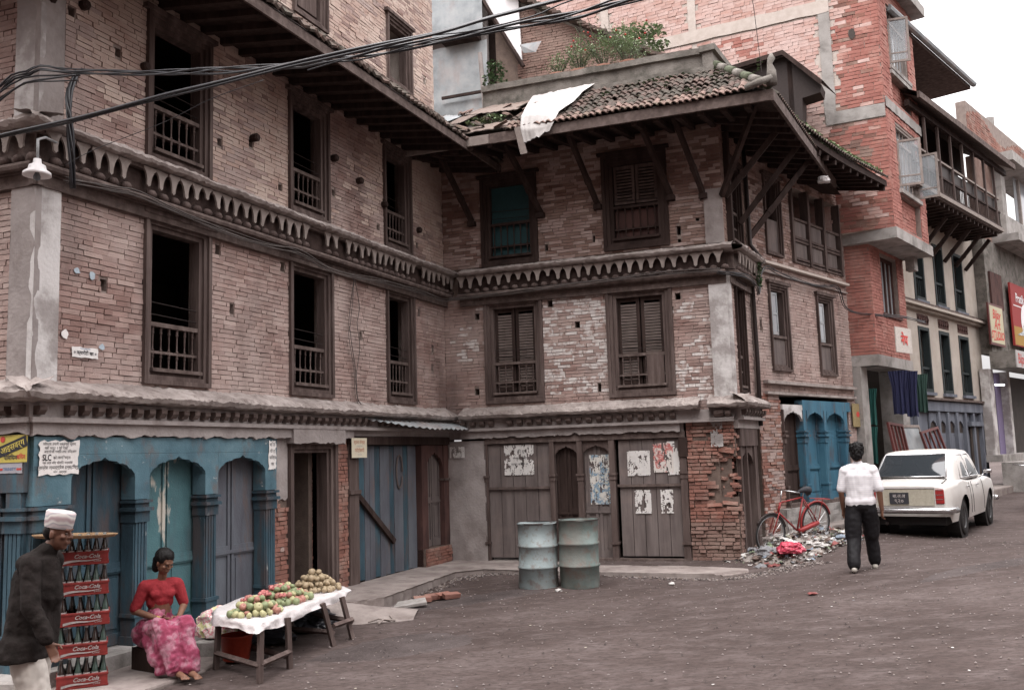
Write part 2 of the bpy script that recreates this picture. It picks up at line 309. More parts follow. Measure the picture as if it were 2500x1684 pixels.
def rooms(root,Tm,u0,u1,z0,z1,depth,th=.3,name='interior_wall',m='black'):
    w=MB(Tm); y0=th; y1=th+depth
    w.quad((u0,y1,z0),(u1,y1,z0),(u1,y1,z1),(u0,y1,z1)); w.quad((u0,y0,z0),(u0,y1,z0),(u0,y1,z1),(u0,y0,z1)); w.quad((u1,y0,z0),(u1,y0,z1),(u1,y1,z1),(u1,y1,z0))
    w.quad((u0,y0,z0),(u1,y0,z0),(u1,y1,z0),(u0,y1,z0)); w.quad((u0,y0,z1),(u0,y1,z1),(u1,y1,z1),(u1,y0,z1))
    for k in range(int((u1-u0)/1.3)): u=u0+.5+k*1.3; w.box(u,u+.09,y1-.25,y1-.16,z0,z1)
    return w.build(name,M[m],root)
# ---------------------------------------------------------------- carved Newar windows
def turned(h,r=.019,m='wood_grey',name='baluster'):
    key=('bal',round(h,3),m)
    if key not in BRICKMESH:
        p=[(.9,0),(.9,.06),(.5,.08),(.45,.3),(.6,.6),(.5,.7),(1.15,.76),(.5,.82),(1.0,.88),(.6,.92),(1,.94),(1,1)]
        BRICKMESH[key]=MB().lathe([(r*a,h*b) for a,b in p],seg=8).mesh(name,M[m],smooth=True)
    return BRICKMESH[key]
def louvre(w,m='wood_grey_h'):
    key=('lou',round(w,3),m)
    if key not in BRICKMESH: BRICKMESH[key]=MB().box(-w/2,w/2,-.018,.018,-.004,.004).mesh('slat',M[m])
    return BRICKMESH[key]
def window(root,Tm,u0,u1,z0,z1,jamb=.16,rails=True,kind='open',proud=.05,m='wood_grey',mh='wood_grey_h',label=None,z_rail=None,nb=6,wires=True):
    """stepped timber frame u0..u1 x z0..z1; balustrade in the lower third"""
    f=MB(Tm)
    steps=3
    for k in range(steps):
        a=jamb*k/steps; b=jamb*(k+1)/steps; yo=-proud+k*.035
        f.box(u0+a,u0+b,yo,.16,z0+a,z1-a); f.box(u1-b,u1-a,yo,.16,z0+a,z1-a)
        f.box(u0+b,u1-b,yo,.16,z1-b,z1-a); f.box(u0+b,u1-b,yo,.16,z0+a,z0+b)
    f.box(u0-.06,u1+.06,-proud-.03,.05,z1-.002,z1+.055)
    w=f.build('window',M[m],root,label=label)
    a,b,c,d=u0+jamb,u1-jamb,z0+jamb,z1-jamb
    if z_rail is None: z_rail=z0+.72
    zm=z0+.38; yr=.06
    if rails:
        for nm,z,h,yy in (('rail',z_rail,.05,-.03),('rail',zm,.03,-.015)):
            inst(MB().box(a,b,yr+yy,yr+.05,z-h/2,z+h/2).mesh(nm,M[mh]),nm,w,Tm)
        inst(MB().box(a-.02,b+.02,yr-.09,yr+.03,c-.012,c+.03).mesh('sill',M[mh]),'sill',w,Tm)
        h1=zm-.015-(c+.03); h2=z_rail-.025-(zm+.015)
        for i in range(nb):
            u=a+(b-a)*(i+.5)/nb
            inst(turned(h1,m=m),'baluster',w,Tm@T(u,yr,c+.03)); inst(turned(h2,m=m),'baluster',w,Tm@T(u,yr,zm+.015))
    if wires:
        for z in (z_rail+.12,z_rail+.26): inst(MB().tube([(a,yr,z),(b,yr,z-.02)],.006,4).mesh('wire',M['iron']),'wire',w,Tm)
    if kind=='louvre':
        ys=.12; mid=(a+b)/2; zb=z_rail-.5
        for (p,q) in ((a,mid-.012),(mid+.012,b)):
            s=MB(); s.box(p,p+.06,ys-.02,ys+.02,zb,d); s.box(q-.06,q,ys-.02,ys+.02,zb,d); s.box(p+.06,q-.06,ys-.02,ys+.02,d-.07,d); s.box(p+.06,q-.06,ys-.02,ys+.02,zb,zb+.06)
            inst(s.mesh('shutter',M['wood_dark']),'shutter',w,Tm)
            n=int((d-.07-zb-.06)/.052)
            for i in range(n): inst(louvre(q-p-.12,'slat'),'slat',w,Tm@T((p+q)/2,ys-.012,zb+.06+(i+.5)*.052)@RX(R(-62)))
    if kind=='teal':
        inst(MB().box(a,b,.13,.15,c,d).mesh('shutter',M['teal']),'shutter',w,Tm)
    if kind=='carved':
        inst(MB().box(a,b,.10,.13,c,z_rail-.03).mesh('carved_panel',M['wood_brown']),'carved_panel',w,Tm)
    return w
def holes(lst,s=.11,h=.1): return [(u-s/2,z-h/2,u+s/2,z+h/2) for u,z in lst]
def cornice(root,Tm,u0,u1,z,teeth=True,pitch=.185,drop=.23,seedk=0,mend=(0,0),cables=True):
    """upper storey cornice: sloped rendered ledge, tongue-shaped valance teeth and a roll moulding; mend lengthens both ends"""
    a,b=u0-mend[0],u1+mend[1]
    n=max(2,int((b-a)/.08)); l=MB(Tm)
    prof=[(0,.10),(-.12,.075),(-.30,.03),(-.33,-.01),(-.30,-.05),(-.10,-.07),(0,-.07)]
    def fn(s,t):
        k=t*(len(prof)-1); i=min(int(k),len(prof)-2); q=k-i; y=prof[i][0]*(1-q)+prof[i+1][0]*q; zz=prof[i][1]*(1-q)+prof[i+1][1]*q
        u=a+(b-a)*s; w=.014*noise.noise(Vector((u*2+seedk,t*3,z)))+.016*noise.noise(Vector((u*14,t*9,z)))+.010*noise.noise(Vector((u*34,t*14,z)))
        return (u,y*(1+w*2)-abs(w)*.3,z+zz+w)
    l.grid(n*2,14,fn); l.build('ledge',M['ledge'],root)
    m=MB(Tm)
    m.box(u0,u1,-.20,0,z-.10,z-.055); bx('cornice_gap_shade',M['wood_dark_h'],root,u0,u1,-.13,-.001,z-.36,z-.101) if Tm==I4 else m.box(u0,u1,-.13,0,z-.36,z-.10)  # dark strip behind the teeth paints the shade in their gaps
    m.tube([(u0,-.15,z-.42),(u1,-.15,z-.42)],.045,8); m.box(u0,u1,-.12,0,z-.47,z-.375); m.box(u0,u1,-.07,0,z-.60,z-.475)
    m.build('cornice',M['wood_grey_h'],root)
    if teeth:
        key=('tooth',pitch)
        if key not in BRICKMESH:
            t=MB(); w=pitch; pts=[(-w/2,0),(-w/2,-.03)]
            for k in range(6): # arch left side
                th=math.pi/2*k/5; pts.append((-w/2+ (w*.36)*math.sin(th)**1.3,-.03-(drop-.05)*(1-math.cos(th))))
            pts.append((0,-drop))
            pts+=[(-x,zz) for x,zz in pts[:-1][::-1]]
            t.prism(pts,-.012,.012); BRICKMESH[key]=t.mesh('cornice_tooth',M['wood_pale'])
        k=int((u1-u0)/pitch); 
        kb=('knob',)
        if kb not in BRICKMESH: BRICKMESH[kb]=MB().lathe([(.01,-.05),(.055,-.03),(.07,0),(.05,.035),(.01,.05)],seg=8).mesh('cornice_knob',M['wood_grey'],smooth=True)
        for i in range(k):
            u=u0+(i+.5)*(u1-u0)/k
            if rng.random()<.05: continue
            inst(BRICKMESH[key],'cornice_tooth',root,Tm@T(u,-.215+rng.uniform(-.01,.01),z-.07)@RY(rng.uniform(-.09,.09))@RX(rng.uniform(-.06,.12))@S(rng.uniform(.9,1.04),1,rng.choice((1,1,1,.95,.9,.7))*rng.uniform(.9,1.06)))
            inst(BRICKMESH[kb],'cornice_knob',root,Tm@T(u+.5*pitch,-.14,z-.345))
def ledge(root,Tm,u0,u1,z,mend=(0,0),pitch=.18,brk=()):
    a,b=u0-mend[0],u1+mend[1]; n=int((b-a)/.04); l=MB(Tm)
    prof=[(0,.13),(-.10,.08),(-.24,.02),(-.29,-.03),(-.26,-.085),(-.10,-.10),(0,-.10)]
    def fn(s,t):
        k=t*(len(prof)-1); i=min(int(k),len(prof)-2); q=k-i; y=prof[i][0]*(1-q)+prof[i+1][0]*q; zz=prof[i][1]*(1-q)+prof[i+1][1]*q
        u=a+(b-a)*s; w=.016*noise.noise(Vector((u*2+9,t*3,z)))+.018*noise.noise(Vector((u*13,t*7,z)))+.012*noise.noise(Vector((u*32,t*13,z)))
        return (u,y*(1+w*2.5)-abs(w)*.2,z+zz+w)
    l.grid(n,14,fn); l.build('ledge',M['ledge'],root)
    m=MB(Tm); m.box(u0,u1,-.10,0,z-.26,z-.10); m.box(u0,u1,-.15,0,z-.31,z-.262); m.build('cornice',M['plaster'],root)
    key=('dent',)
    if key not in BRICKMESH: BRICKMESH[key]=MB().prism([(-.09,.1),(0,.1),(0,0),(-.05,0),(-.09,.05)],-.045,.045,'x').mesh('dentil',M['wood_grey_h'])
    k=int((u1-u0)/pitch)
    for i in range(k):
        u=u0+(i+.5)*(u1-u0)/k
        if any(p<u<q for p,q in brk) or rng.random()<.05: continue
        inst(BRICKMESH[key],'dentil',root,Tm@T(u,-.10,z-.235)@S(1,1,rng.uniform(.85,1.05)))
def ragged_band(root,Tm,u0,u1,z0,z1,y,amp,m,name,th=.03,sd=0,fr=5):
    n=int((u1-u0)/.05); top=[];bot=[]
    for i in range(n+1):
        u=u0+(u1-u0)*i/n; d=amp*noise.noise(Vector((u*fr,sd,0)))+amp*.6*noise.noise(Vector((u*fr*3,sd,5)))
        top.append((u,z1)); bot.append((u,z0+d))
    b=MB(Tm)
    for i in range(n): b.prism([bot[i],bot[i+1],top[i+1],top[i]],y,y+th)
    return b.build(name,M[m],root)
def struts_brace(root,p0,p1,w=.07,name='roof_strut',m='wood_dark'):
    p0=Vector(p0);p1=Vector(p1); d=p1-p0; q=d.to_track_quat('Z','Y').to_matrix().to_4x4(); b=MB(T(*p0)@q)
    L_=d.length; b.box(-w/2,w/2,-w*.7,w*.7,0,L_*.3); b.box(-w*.6,w*.6,-w*.8,w*.8,L_*.3,L_*.36); b.box(-w/2,w/2,-w*.7,w*.7,L_*.36,L_); return b.build(name,M[m],root)
I4=Matrix.Identity(4)
# ================================================================ HOUSE A : long brick house with blue shopfront
OA=(-1.255,17.68,0); YA=22.308; YB=110.569; YC=41.455
def local(loc,rz): return Matrix.Translation(loc)@RZ(rz)
la,ra=frame(OA,YA)
HA=thing('brick_house','long old brick house on the left with blue arched shopfront and open carved windows','house',la,ra)
WA=local(la,ra); UL=-9.13
opsA=[(-7.66,2.88,-6.59,4.78),(-4.90,2.88,-3.85,4.77),(-2.20,2.88,-1.26,4.78)]+holes([(-8.24,3.87),(-6.13,3.89),(-6.41,4.61),(-5.045,4.63),(-3.0,3.87),(-.52,3.9),(-1.02,4.5),(-.55,3.55)],.09,.13)
wall(HA,I4,UL,0,2.5,4.84,opsA,bm='brick_old')
opsU=[(-7.66,5.47,-6.59,7.2),(-4.90,5.50,-3.92,7.2),(-2.22,5.50,-1.30,7.2)]+holes([(-6.38,6.03),(-3.75,6.02),(-5.1,5.75),(-2.42,5.75),(-1.05,5.72),(-8.75,6.75),(-8.1,6.55),(-5.75,6.2)],.09,.1)
def bmU(u,z):
    t=noise.noise(Vector((u*.5,z*.5,2)))+.3*noise.noise(Vector((u*2,z*2,2)))
    return 'brick_pale' if t>-.25+.5*rng.random() else 'brick_old'
wall(HA,I4,UL,0,5.42,7.9,opsU,bm=bmU)
# tower storeys above the pent roof
opsT=[(-4.75,8.55,-3.95,10.6),(-2.0,8.5,-1.2,9.65)]+holes([(-.62,8.95)],.1,.14)
wall(HA,I4,-9.0,-.25,8.3,12.2,opsT,bm=lambda u,z:'brick_pale' if rng.random()<.75 else 'brick_old',th=.4,mort='mortar_pale')
# end face (towards the viewer) runs along -B
rbm=RZ(R(90-YB)-R(90-YA)); TE=T(UL,0,0)@rbm@T(-4.0,0,0)   # local u from 0 (far left) to 4 (corner)
wall(HA,TE,0,4,2.5,4.84,(),bm='brick_old'); wall(HA,TE,0,4,5.42,8.2,(),bm='brick_old')
TR=T(-.25,0,0)@RZ(R(90))  # tower right return wall
wall(HA,T(-.25,0,0)@RZ(R(88)),0,3,8.3,12.2,(),bm='brick_pale',mort='mortar_pale')
# beam ends projecting from the wall
for u,z,l in ((-8.62,6.87,.12),(-9.05,6.75,.1),(-7.72,6.52,.1),(-5.72,6.28,.14),(-3.78,6.55,.14),(-3.05,6.38,.14),(-2.26,6.18,.12),(-1.02,6.0,.1),(-8.2,7.2,.1)):
    MB(T(u,0,z)@RX(math.pi/2)).lathe([(.055,-.05),(.058,l*.6),(.04,l*.6+.02)],seg=7).build('beam_end',M['wood_dark'],HA)
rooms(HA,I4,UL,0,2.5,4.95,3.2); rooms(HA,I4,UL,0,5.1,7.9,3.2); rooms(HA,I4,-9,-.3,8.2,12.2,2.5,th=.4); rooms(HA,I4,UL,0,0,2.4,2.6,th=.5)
for (a,c,b,d) in opsA[:3]: window(HA,I4,a-.02,b+.02,c-.04,d+.02,z_rail=3.54,nb=6)
for (a,c,b,d) in opsU[:3]: window(HA,I4,a-.02,b+.02,c-.04,7.25,z_rail=6.13,nb=6)
for (a,c,b,d),k in zip(opsT[:2],(0,1)):
    window(HA,I4,a-.05,b+.05,c-.05,d+.05,jamb=.14,rails=False,wires=False)
inst(MB().box(-4.6,-4.1,.05,.12,8.7,9.2).mesh('carved_panel',M['wood_grey']),'carved_panel',HA,I4)
# quoin pilaster at the corner : plastered, flaking
def quoin(root,Tm,a,b,z0,z1,y=-.05,m='plaster_white'):
    q=MB(Tm); q.grid(max(2,int((b-a)/.05)),int((z1-z0)/.06),lambda s,t:(a+(b-a)*s,y+.008*noise.noise(Vector((s*3,t*9,z0))),z0+(z1-z0)*t)); q.quad((b,y,z0),(b,.02,z0),(b,.02,z1),(b,y,z1)); q.quad((a,.02,z0),(a,y,z0),(a,y,z1),(a,.02,z1)); return q.build('corner_pilaster',M[m],root)
quoin(HA,I4,UL-.05,-8.87,2.74,4.86); quoin(HA,TE,3.72,4.05,2.74,4.86,m='plaster')
quoin(HA,I4,UL-.05,-8.87,5.4,8.0,m='plaster'); quoin(HA,TE,3.72,4.05,5.4,8.0)
cornice(HA,I4,UL-.1,0,5.33,mend=(.26,-.05)); cornice(HA,TE,0,4.1,5.33,mend=(0,.25),seedk=4)
ledge(HA,I4,UL-.1,-.02,2.68,mend=(.2,-.05)); ledge(HA,TE,0,4.1,2.68,mend=(0,.2))
ragged_band(HA,I4,UL-.05,-3.4,2.24,2.38,-.1,.05,'plaster','plaster_band',th=.12,sd=1)
ragged_band(HA,TE,0,4.06,2.27,2.38,-.1,.04,'plaster','plaster_band',th=.12,sd=2)
# roof A : pent roof with plank soffit, rafters, fascia and a ragged tile edge
EZ=7.25; OV=1.2
r=MB(); r.add([(-12,-OV,EZ),( .7,-OV,EZ),(.7,.0,7.42),(-12,.0,7.42)],[(3,2,1,0)]); r.add([(-12,-OV,EZ+.10),(.7,-OV,EZ+.10),(.7,.0,8.45),(-12,.0,8.45)],[(0,1,2,3)]); r.build('roof',M['wood_dark_h'],HA)
bx('fascia',M['wood_grey_h'],HA,-12,.55,-OV-.03,-OV,EZ-.06,EZ+.07)
rm=MB().box(-.04,.04,0,1.65,-.05,.05).mesh('rafter',M['wood_dark'])
for i in range(34): inst(rm,'rafter',HA,T(-11.9+i*.37,-OV+.02,EZ-.03)@RX(math.atan2(.17,1.2))@S(1,.74,1))
tm=MB().box(-.055,.055,0,.3,-.015,.02).mesh('roof_tile',M['tile'])
for i in range(100):
    inst(tm,'roof_tile',HA,T(-11.9+i*.125,-OV-.06-rng.uniform(0,.02),EZ+.10+rng.uniform(0,.015))@RX(math.atan2(1.1,1.2)*.9)@RY(rng.choice((-.35,.35))*.8))
for k in range(1,4):
    t0=k/4; r=MB()
    for i in range(100): r.m=T(-11.9+i*.125,-OV+OV*t0,EZ+.13+1.1*t0)@RX(math.atan2(1.1,1.2)*.9)@RY(rng.choice((-.3,.3))); r.box(-.055,.055,-.1,.3,-.015,.02)
    r.build('roof_tiles',M['tile'],HA,kind='stuff')
# end-face roof
r=MB(TE); r.add([(-2,-OV,EZ),(5.15,-OV,EZ),(4,.0,7.42),(-2,.0,7.42)],[(0,1,2,3),(3,2,1,0)]); r.add([(-2,-OV,EZ+.1),(5.15,-OV,EZ+.1),(4,.0,8.45),(-2,.0,8.45)],[(0,1,2,3)]); r.build('roof',M['wood_dark_h'],HA)
flushA=HA

# ---------------------------------------------------------------- blue shopfront
def arch_pts(a,b,zs,za,n=5,inset=.0):
    """multi-foil arch outline from (a,zs) up to apex and down to (b,zs)"""
    c=(a+b)/2; w=(b-a)/2; pts=[(a,zs)]
    lob=[(1.0,.0),(.98,.18),(.86,.42),(.80,.44),(.72,.60),(.55,.70),(.48,.68),(.38,.80),(.2,.84),(.12,.86),(.0,1.0)]
    for x,y in lob[1:]: pts.append((c-w*x,zs+(za-zs)*y))
    pts+=[(c+w*x,zs+(za-zs)*y) for x,y in lob[:-1][::-1]]
    return pts
def arch_board(root,Tm,a,b,ztop,zs,za,y,th,m,name='arch_board'):
    p=arch_pts(a,b,zs,za); q=MB(Tm)
    for i in range(len(p)-1): q.prism([p[i],p[i+1],(p[i+1][0],ztop),(p[i][0],ztop)],y,y+th)
    return q.build(name,m,root)
def column(root,Tm,u,z0,z1,w=.22,y=-.03,m='blue',capz=1.45):
    c=MB(Tm); h=w/2
    c.box(u-h-.02,u+h+.02,y-.05,y+.17,z0,z0+.10); c.box(u-h+.01,u+h-.01,y-.035,y+.17,z0+.10,z0+.30); c.box(u-h-.015,u+h+.015,y-.045,y+.17,z0+.30,z0+.34)
    for k in range(4): # fluted shaft
        a=u-h+.01+k*(w-.02)/4; c.box(a+.006,a+(w-.02)/4-.006,y-.02,y+.17,z0+.34,capz-.14)
    c.box(u-h,u+h,y-.005,y+.165,z0+.34,capz-.14)
    c.box(u-h-.01,u+h+.01,y-.035,y+.17,capz-.14,capz-.02); c.box(u-h-.035,u+h+.035,y-.07,y+.17,capz-.02,capz+.02); c.box(u-h-.005,u+h+.005,y-.03,y+.17,capz+.02,capz+.07); c.box(u-h-.03,u+h+.03,y-.06,y+.17,capz+.07,capz+.10); c.box(u-h+.02,u+h-.02,y-.02,y+.17,capz+.10,z1)
    o=c.build('pillar',M[m],root)
    return o
def leaf_door(root,Tm,a,b,z0,z1,y,m,split=True,name='door',rail=.75):
    """panelled door of two leaves"""
    d=MB(Tm); d.box(a,b,y,y+.04,z0,z1); o=d.build(name,M[m],root)
    cs=[(a,(a+b)/2-.006),((a+b)/2+.006,b)] if split else [(a,b)]
    for p,q in cs:
        f=MB(); e=.055
        f.box(p+.01,p+e,y-.022,y-.001,z0,z1); f.box(q-e,q-.01,y-.022,y-.001,z0,z1)
        f.box(p+e,q-e,y-.022,y-.001,z0,z0+.12); f.box(p+e,q-e,y-.022,y-.001,z0+rail,z0+rail+.12)
        inst(f.mesh('leaf_frame',M[m]),'leaf_frame',o,Tm)
        g_=MB(); g_.box(p+e+.05,q-e-.05,y-.012,y-.001,z0+.17,z0+rail-.05); inst(g_.mesh('panel',M[m]),'panel',o,Tm)
    inst(MB().box(a,b,y-.034,y-.0235,z0+rail+.02,z0+rail+.06).mesh('cross_rail',M[m]),'cross_rail',o,Tm)
    return o
BZ=0.0
bays=[(-8.67,-7.81,'blue'),(-7.59,-6.68,'teal_door'),(-6.45,-5.52,'blue_pale')]
lint=MB(); lint.box(UL,-5.28,-.06,.14,2.06,2.235); lint.build('lintel_board',M['blue_bright'],HA)
edges=[UL]+[x for b in bays for x in b[:2]]+[-5.28]
for a,b,mm in bays:
    arch_board(HA,I4,a-.001,b+.001,2.058,1.80,2.02,-.06,.06,M['blue_bright'])
    leaf_door(HA,I4,a-.04,b+.1,BZ+.02,2.2,.17,mm)
for i in range(0,len(edges)-1,2):
    a,b=edges[i],edges[i+1]
    bx('arch_spandrel',M['blue_bright'],HA,a+.001,b-.001,-.058,.139,1.56,2.058)
    column(HA,I4,(a+b)/2,BZ,1.56,b-a-.02)
for i in (3,5):
    a=edges[i]; bx('door_post',M['blue_bright'],HA,a+.0,a+.035,-.0,.16,BZ,1.558)
bx('threshold',M['wood_grey_h'],HA,UL,-5.28,-.12,.22,BZ-.08,BZ-.001)
# end face shopfront: columns close together
lint=MB(TE); lint.box(0,4,-.06,.14,1.70,2.26); lint.build('lintel_board',M['blue'],HA)
for k in range(8): column(HA,TE,3.87-k*.27,BZ,1.70,.235,m='blue')
wb=MB(TE); wb.box(0,1.9,.05,.12,0,1.7); wb.build('board_wall',M['blue'],HA)
# plastered pier, doorway 2 and raw brick piers
wall(HA,I4,-5.27,-4.96,-.1,2.24,(),bm=lambda u,z:None if z>1.45+.15*math.sin(u*9) else ('brick_raw' if rng.random()>.05 else 'brick_old'),mort='mortar_dark',L=.16,rough=.02)
ragged_band(HA,I4,-5.27,-4.97,1.42,2.24,-.012,.08,'plaster','plaster_patch',th=.02,sd=3,fr=7)
wall(HA,I4,-3.78,-3.44,-.1,2.24,(),bm='brick_raw',mort='mortar_dark',L=.17,rough=.02)
d=MB()
for k,(w,yo) in enumerate(((.07,-.06),(.06,-.02),(.05,.02))):
    a=sum((.07,.06,.05)[:k]); d.box(-4.96+a,-4.96+a+w,yo,.2,-.02,2.22-a); d.box(-3.78-a-w,-3.78-a,yo,.2,-.02,2.22-a); d.box(-4.96+a+w,-3.78-a-w,yo,.2,2.22-a-w,2.22-a)
dd=d.build('doorway',M['wood_grey'],HA)
bx('threshold',M['wood_grey_h'],HA,-5.0,-3.74,-.12,.2,-.09,.02)
# passage behind: brick side wall in shade, wooden inner post
TP=T(-3.93,.3,0)@RZ(R(90)); wall(HA,TP@T(0,0,0),0,1.8,-.1,2.3,(),bm='brick_raw',mort='mortar_dark',L=.2,rough=.01,th=.1,name='passage_wall')
bx('inner_post',M['wood_dark'],HA,-4.42,-4.36,1.2,1.28,-.05,2.3)
bx('plaster_step',M['plaster'],HA,-4.6,-3.95,.9,1.5,-.05,.35)
ragged_band(HA,I4,-5.0,-3.70,2.17,2.40,-.14,.04,'plaster','plaster_band',th=.14,sd=8)
# plank door with iron strap and a carved arch door in the corner
pilm=MB(); pilm.box(-3.43,-3.16,-.03,.15,-.05,2.2); pilm.box(-3.45,-3.14,-.06,.16,1.40,1.46); pilm.build('pilaster',M['wood_grey'],HA)
pd=MB(); pd.box(-3.15,-1.12,.10,.13,0,2.15); pdo=pd.build('plank_door',M['iron'],HA)
for k in range(13):
    a=-3.15+k*2.03/13; inst(MB().box(a+.004,a+.152,.06+rng.uniform(0,.02),.098,0.02+rng.uniform(0,.05),2.13).mesh('plank',M['blue' if k%3==1 else 'blue_pale']),'plank',pdo,I4)
st=MB(T(-3.15,.03,1.40)@RY(R(36))); st.box(0,1.42,-.03,.02,-.045,.045); st.build('strap_bar',M['wood_dark'],HA)
wr=MB(T(-1.75,.045,1.7)@RX(R(90))); wr.tube([(.1*math.cos(t*.5),.28*math.sin(t*.5),0) for t in range(13)],.015,5); wr.build('carved_ring',M['wood_brown'],HA)
bx('door_lintel',M['wood_dark'],HA,-3.45,-.01,-.05,.15,2.15,2.28)
arch_board(HA,I4,-.86,-.22,2.14,1.72,2.02,.0,.06,M['wood_red'])
bx('door_jamb',M['wood_red'],HA,-1.08,-.861,-.02,.14,.0,2.14); bx('door_jamb',M['wood_red'],HA,-.219,-.01,-.02,.14,.0,2.14)
bx('door_jamb_cap',M['wood_grey_h'],HA,-.24,-.0,-.05,.14,1.50,1.54); bx('door_jamb_base',M['wood_red'],HA,-.26,-.0,-.06,.14,.0,.28)
leaf_door(HA,I4,-.87,-.2,.35,2.1,.1,'wood_brown')
wall(HA,I4,-1.08,-.1,-.1,.34,(),bm='brick_raw',mort='mortar_dark',y0=-.08,th=.2,rough=.02)
bx('faded_sign_board',M['leaf'],HA,-.95,-.35,-.05,-.03,2.16,2.25) if False else None
bx('wall_core',M['plaster'],HA,-3.44,.0,-.03,.3,2.285,2.52); bx('wall_core',M['mortar_dark'],HA,UL,.0,.012,.3,4.84,5.42); bx('wall_core',M['mortar_dark'],HA,UL,-3.44,.012,.3,2.24,2.5)
flush(HA,300)
# ================================================================ HOUSE B : corner house
lb,rb=frame(OA,YB)
HB=thing('corner_house','corner brick house facing the crossing with louvred windows, mossy tiled roof and crumbling brick corner','house',lb,rb)
WB=local(lb,rb)
UB=5.27
def wallmat(u,z):
    n=.5*noise.noise(Vector((u*2.6,z*3.3,1.7)))+.9*noise.noise(Vector((u*9,z*15,4)))
    w=0
    if 2.0<u<3.15 and 2.95<z<4.8: w=.58 if (z>4.2 or u>2.75) else .40
    elif 4.35<u<5.0 and 2.74<z<3.15: w=.6
    elif 4.35<u<5.0 and 3.1<z<4.6: w=.22
    elif .0<u<.8 and 3.1<z<4.7: w=.1
    if w and n>.42-w: return 'brick_white'
    return 'brick_old'
opsB=[(.83,2.9,1.93,4.76),(3.16,2.9,4.30,4.77)]+holes([(2.6,4.2),(4.42,4.55),(.66,4.5),(.62,3.1),(2.1,4.62)],.09,.12)+[(2.93,2.98,2.99,3.12)]
wall(HB,I4,0,UB,2.5,4.84,opsB,bm=wallmat)
opsBU=[(.82,5.44,1.90,7.1),(3.18,5.5,4.32,7.2)]+[(4.46,5.62,4.53,5.78),(2.95,5.66,2.99,5.78),(2.04,5.6,2.10,5.72)]+holes([(4.83,5.86),(.55,6.3),(4.5,5.52)],.06,.06)
wall(HB,I4,0,UB,5.42,7.9,opsBU,bm=lambda u,z:'brick_old' if rng.random()<.5 else 'brick_dark')  # darker bricks mixed in evenly, some eave shade put into the colour
window(HB,I4,.81,1.95,2.86,4.78,kind='louvre',z_rail=3.59,jamb=.17,m='wood_grey')
w4=window(HB,I4,3.14,4.32,2.86,4.79,kind='louvre',z_rail=3.59,jamb=.18,m='wood_grey')
inst(MB().box(3.82,4.12,.03,.05,3.03,3.57).mesh('loose_board',M['wood_grey']),'loose_board',w4,I4)
window(HB,I4,.80,1.92,5.40,7.1,kind='teal',z_rail=6.2,jamb=.17,m='wood_dark',mh='wood_dark_h')
w5=window(HB,I4,3.16,4.34,5.46,7.2,kind='none',z_rail=6.24,jamb=.19,m='wood_dark',mh='wood_dark_h')
for p,q in ((3.36,3.74),(3.76,4.14)):
    s=MB(); s.box(p,p+.05,.08,.11,6.3,7.0); s.box(q-.05,q,.08,.11,6.3,7.0); s.box(p+.05,q-.05,.08,.11,6.3,6.36); s.box(p+.05,q-.05,.08,.11,6.94,7.0); inst(s.mesh('shutter',M['wood_grey']),'shutter',w5,I4)
    for i in range(10): inst(louvre(.28),'slat',w5,T((p+q)/2,.1,6.39+i*.057)@RX(R(-42)))
inst(MB().box(3.36,4.14,.115,.13,5.62,6.2).mesh('back_board',M['wood_red']),'back_board',w5,I4)
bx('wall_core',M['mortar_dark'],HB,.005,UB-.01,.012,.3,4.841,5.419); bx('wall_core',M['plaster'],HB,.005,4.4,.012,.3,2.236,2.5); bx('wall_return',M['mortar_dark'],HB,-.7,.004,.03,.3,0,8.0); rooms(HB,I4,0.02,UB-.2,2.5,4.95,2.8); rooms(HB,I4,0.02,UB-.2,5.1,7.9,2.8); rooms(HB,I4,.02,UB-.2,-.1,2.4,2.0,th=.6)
quoin(HB,I4,4.96,UB+.0,2.76,4.88); quoin(HB,I4,4.96,UB,5.4,6.35,m='plaster')
TS=T(UB,0,0)@RZ(R(90-28)-rb)   # side face of the corner house
opsS=[(.42,2.9,.95,4.76),(.40,5.45,1.15,7.0)]+holes([(.16,4.1)],.08,.16)
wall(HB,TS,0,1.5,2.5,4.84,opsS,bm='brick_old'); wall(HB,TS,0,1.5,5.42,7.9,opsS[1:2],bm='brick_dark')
window(HB,TS,.40,.98,2.86,4.78,kind='louvre',z_rail=3.5,jamb=.1,nb=3,m='wood_dark'); window(HB,TS,.38,1.17,5.44,7.0,jamb=.12,nb=4,m='wood_dark',z_rail=6.1)
quoin(HB,TS,-.02,.07,2.76,4.88)
cornice(HB,I4,.35,UB,5.30,mend=(-.1,.15),seedk=2); cornice(HB,TS,0,1.45,5.30,mend=(.1,.1),seedk=5,pitch=.2)
ledge(HB,I4,.3,UB,2.68,mend=(-.05,-.55),brk=((4.3,4.7),)); ledge(HB,TS,0,1.5,2.70,mend=(.26,0)); ledge(HB,I4,4.86,UB,2.69,mend=(-.0,.26),pitch=.3)
ragged_band(HB,I4,.3,4.35,2.24,2.40,-.08,.05,'plaster','plaster_band',th=.1,sd=12)
bx('lintel_beam',M['wood_grey_h'],HB,.75,4.42,-.03,.2,2.13,2.235)
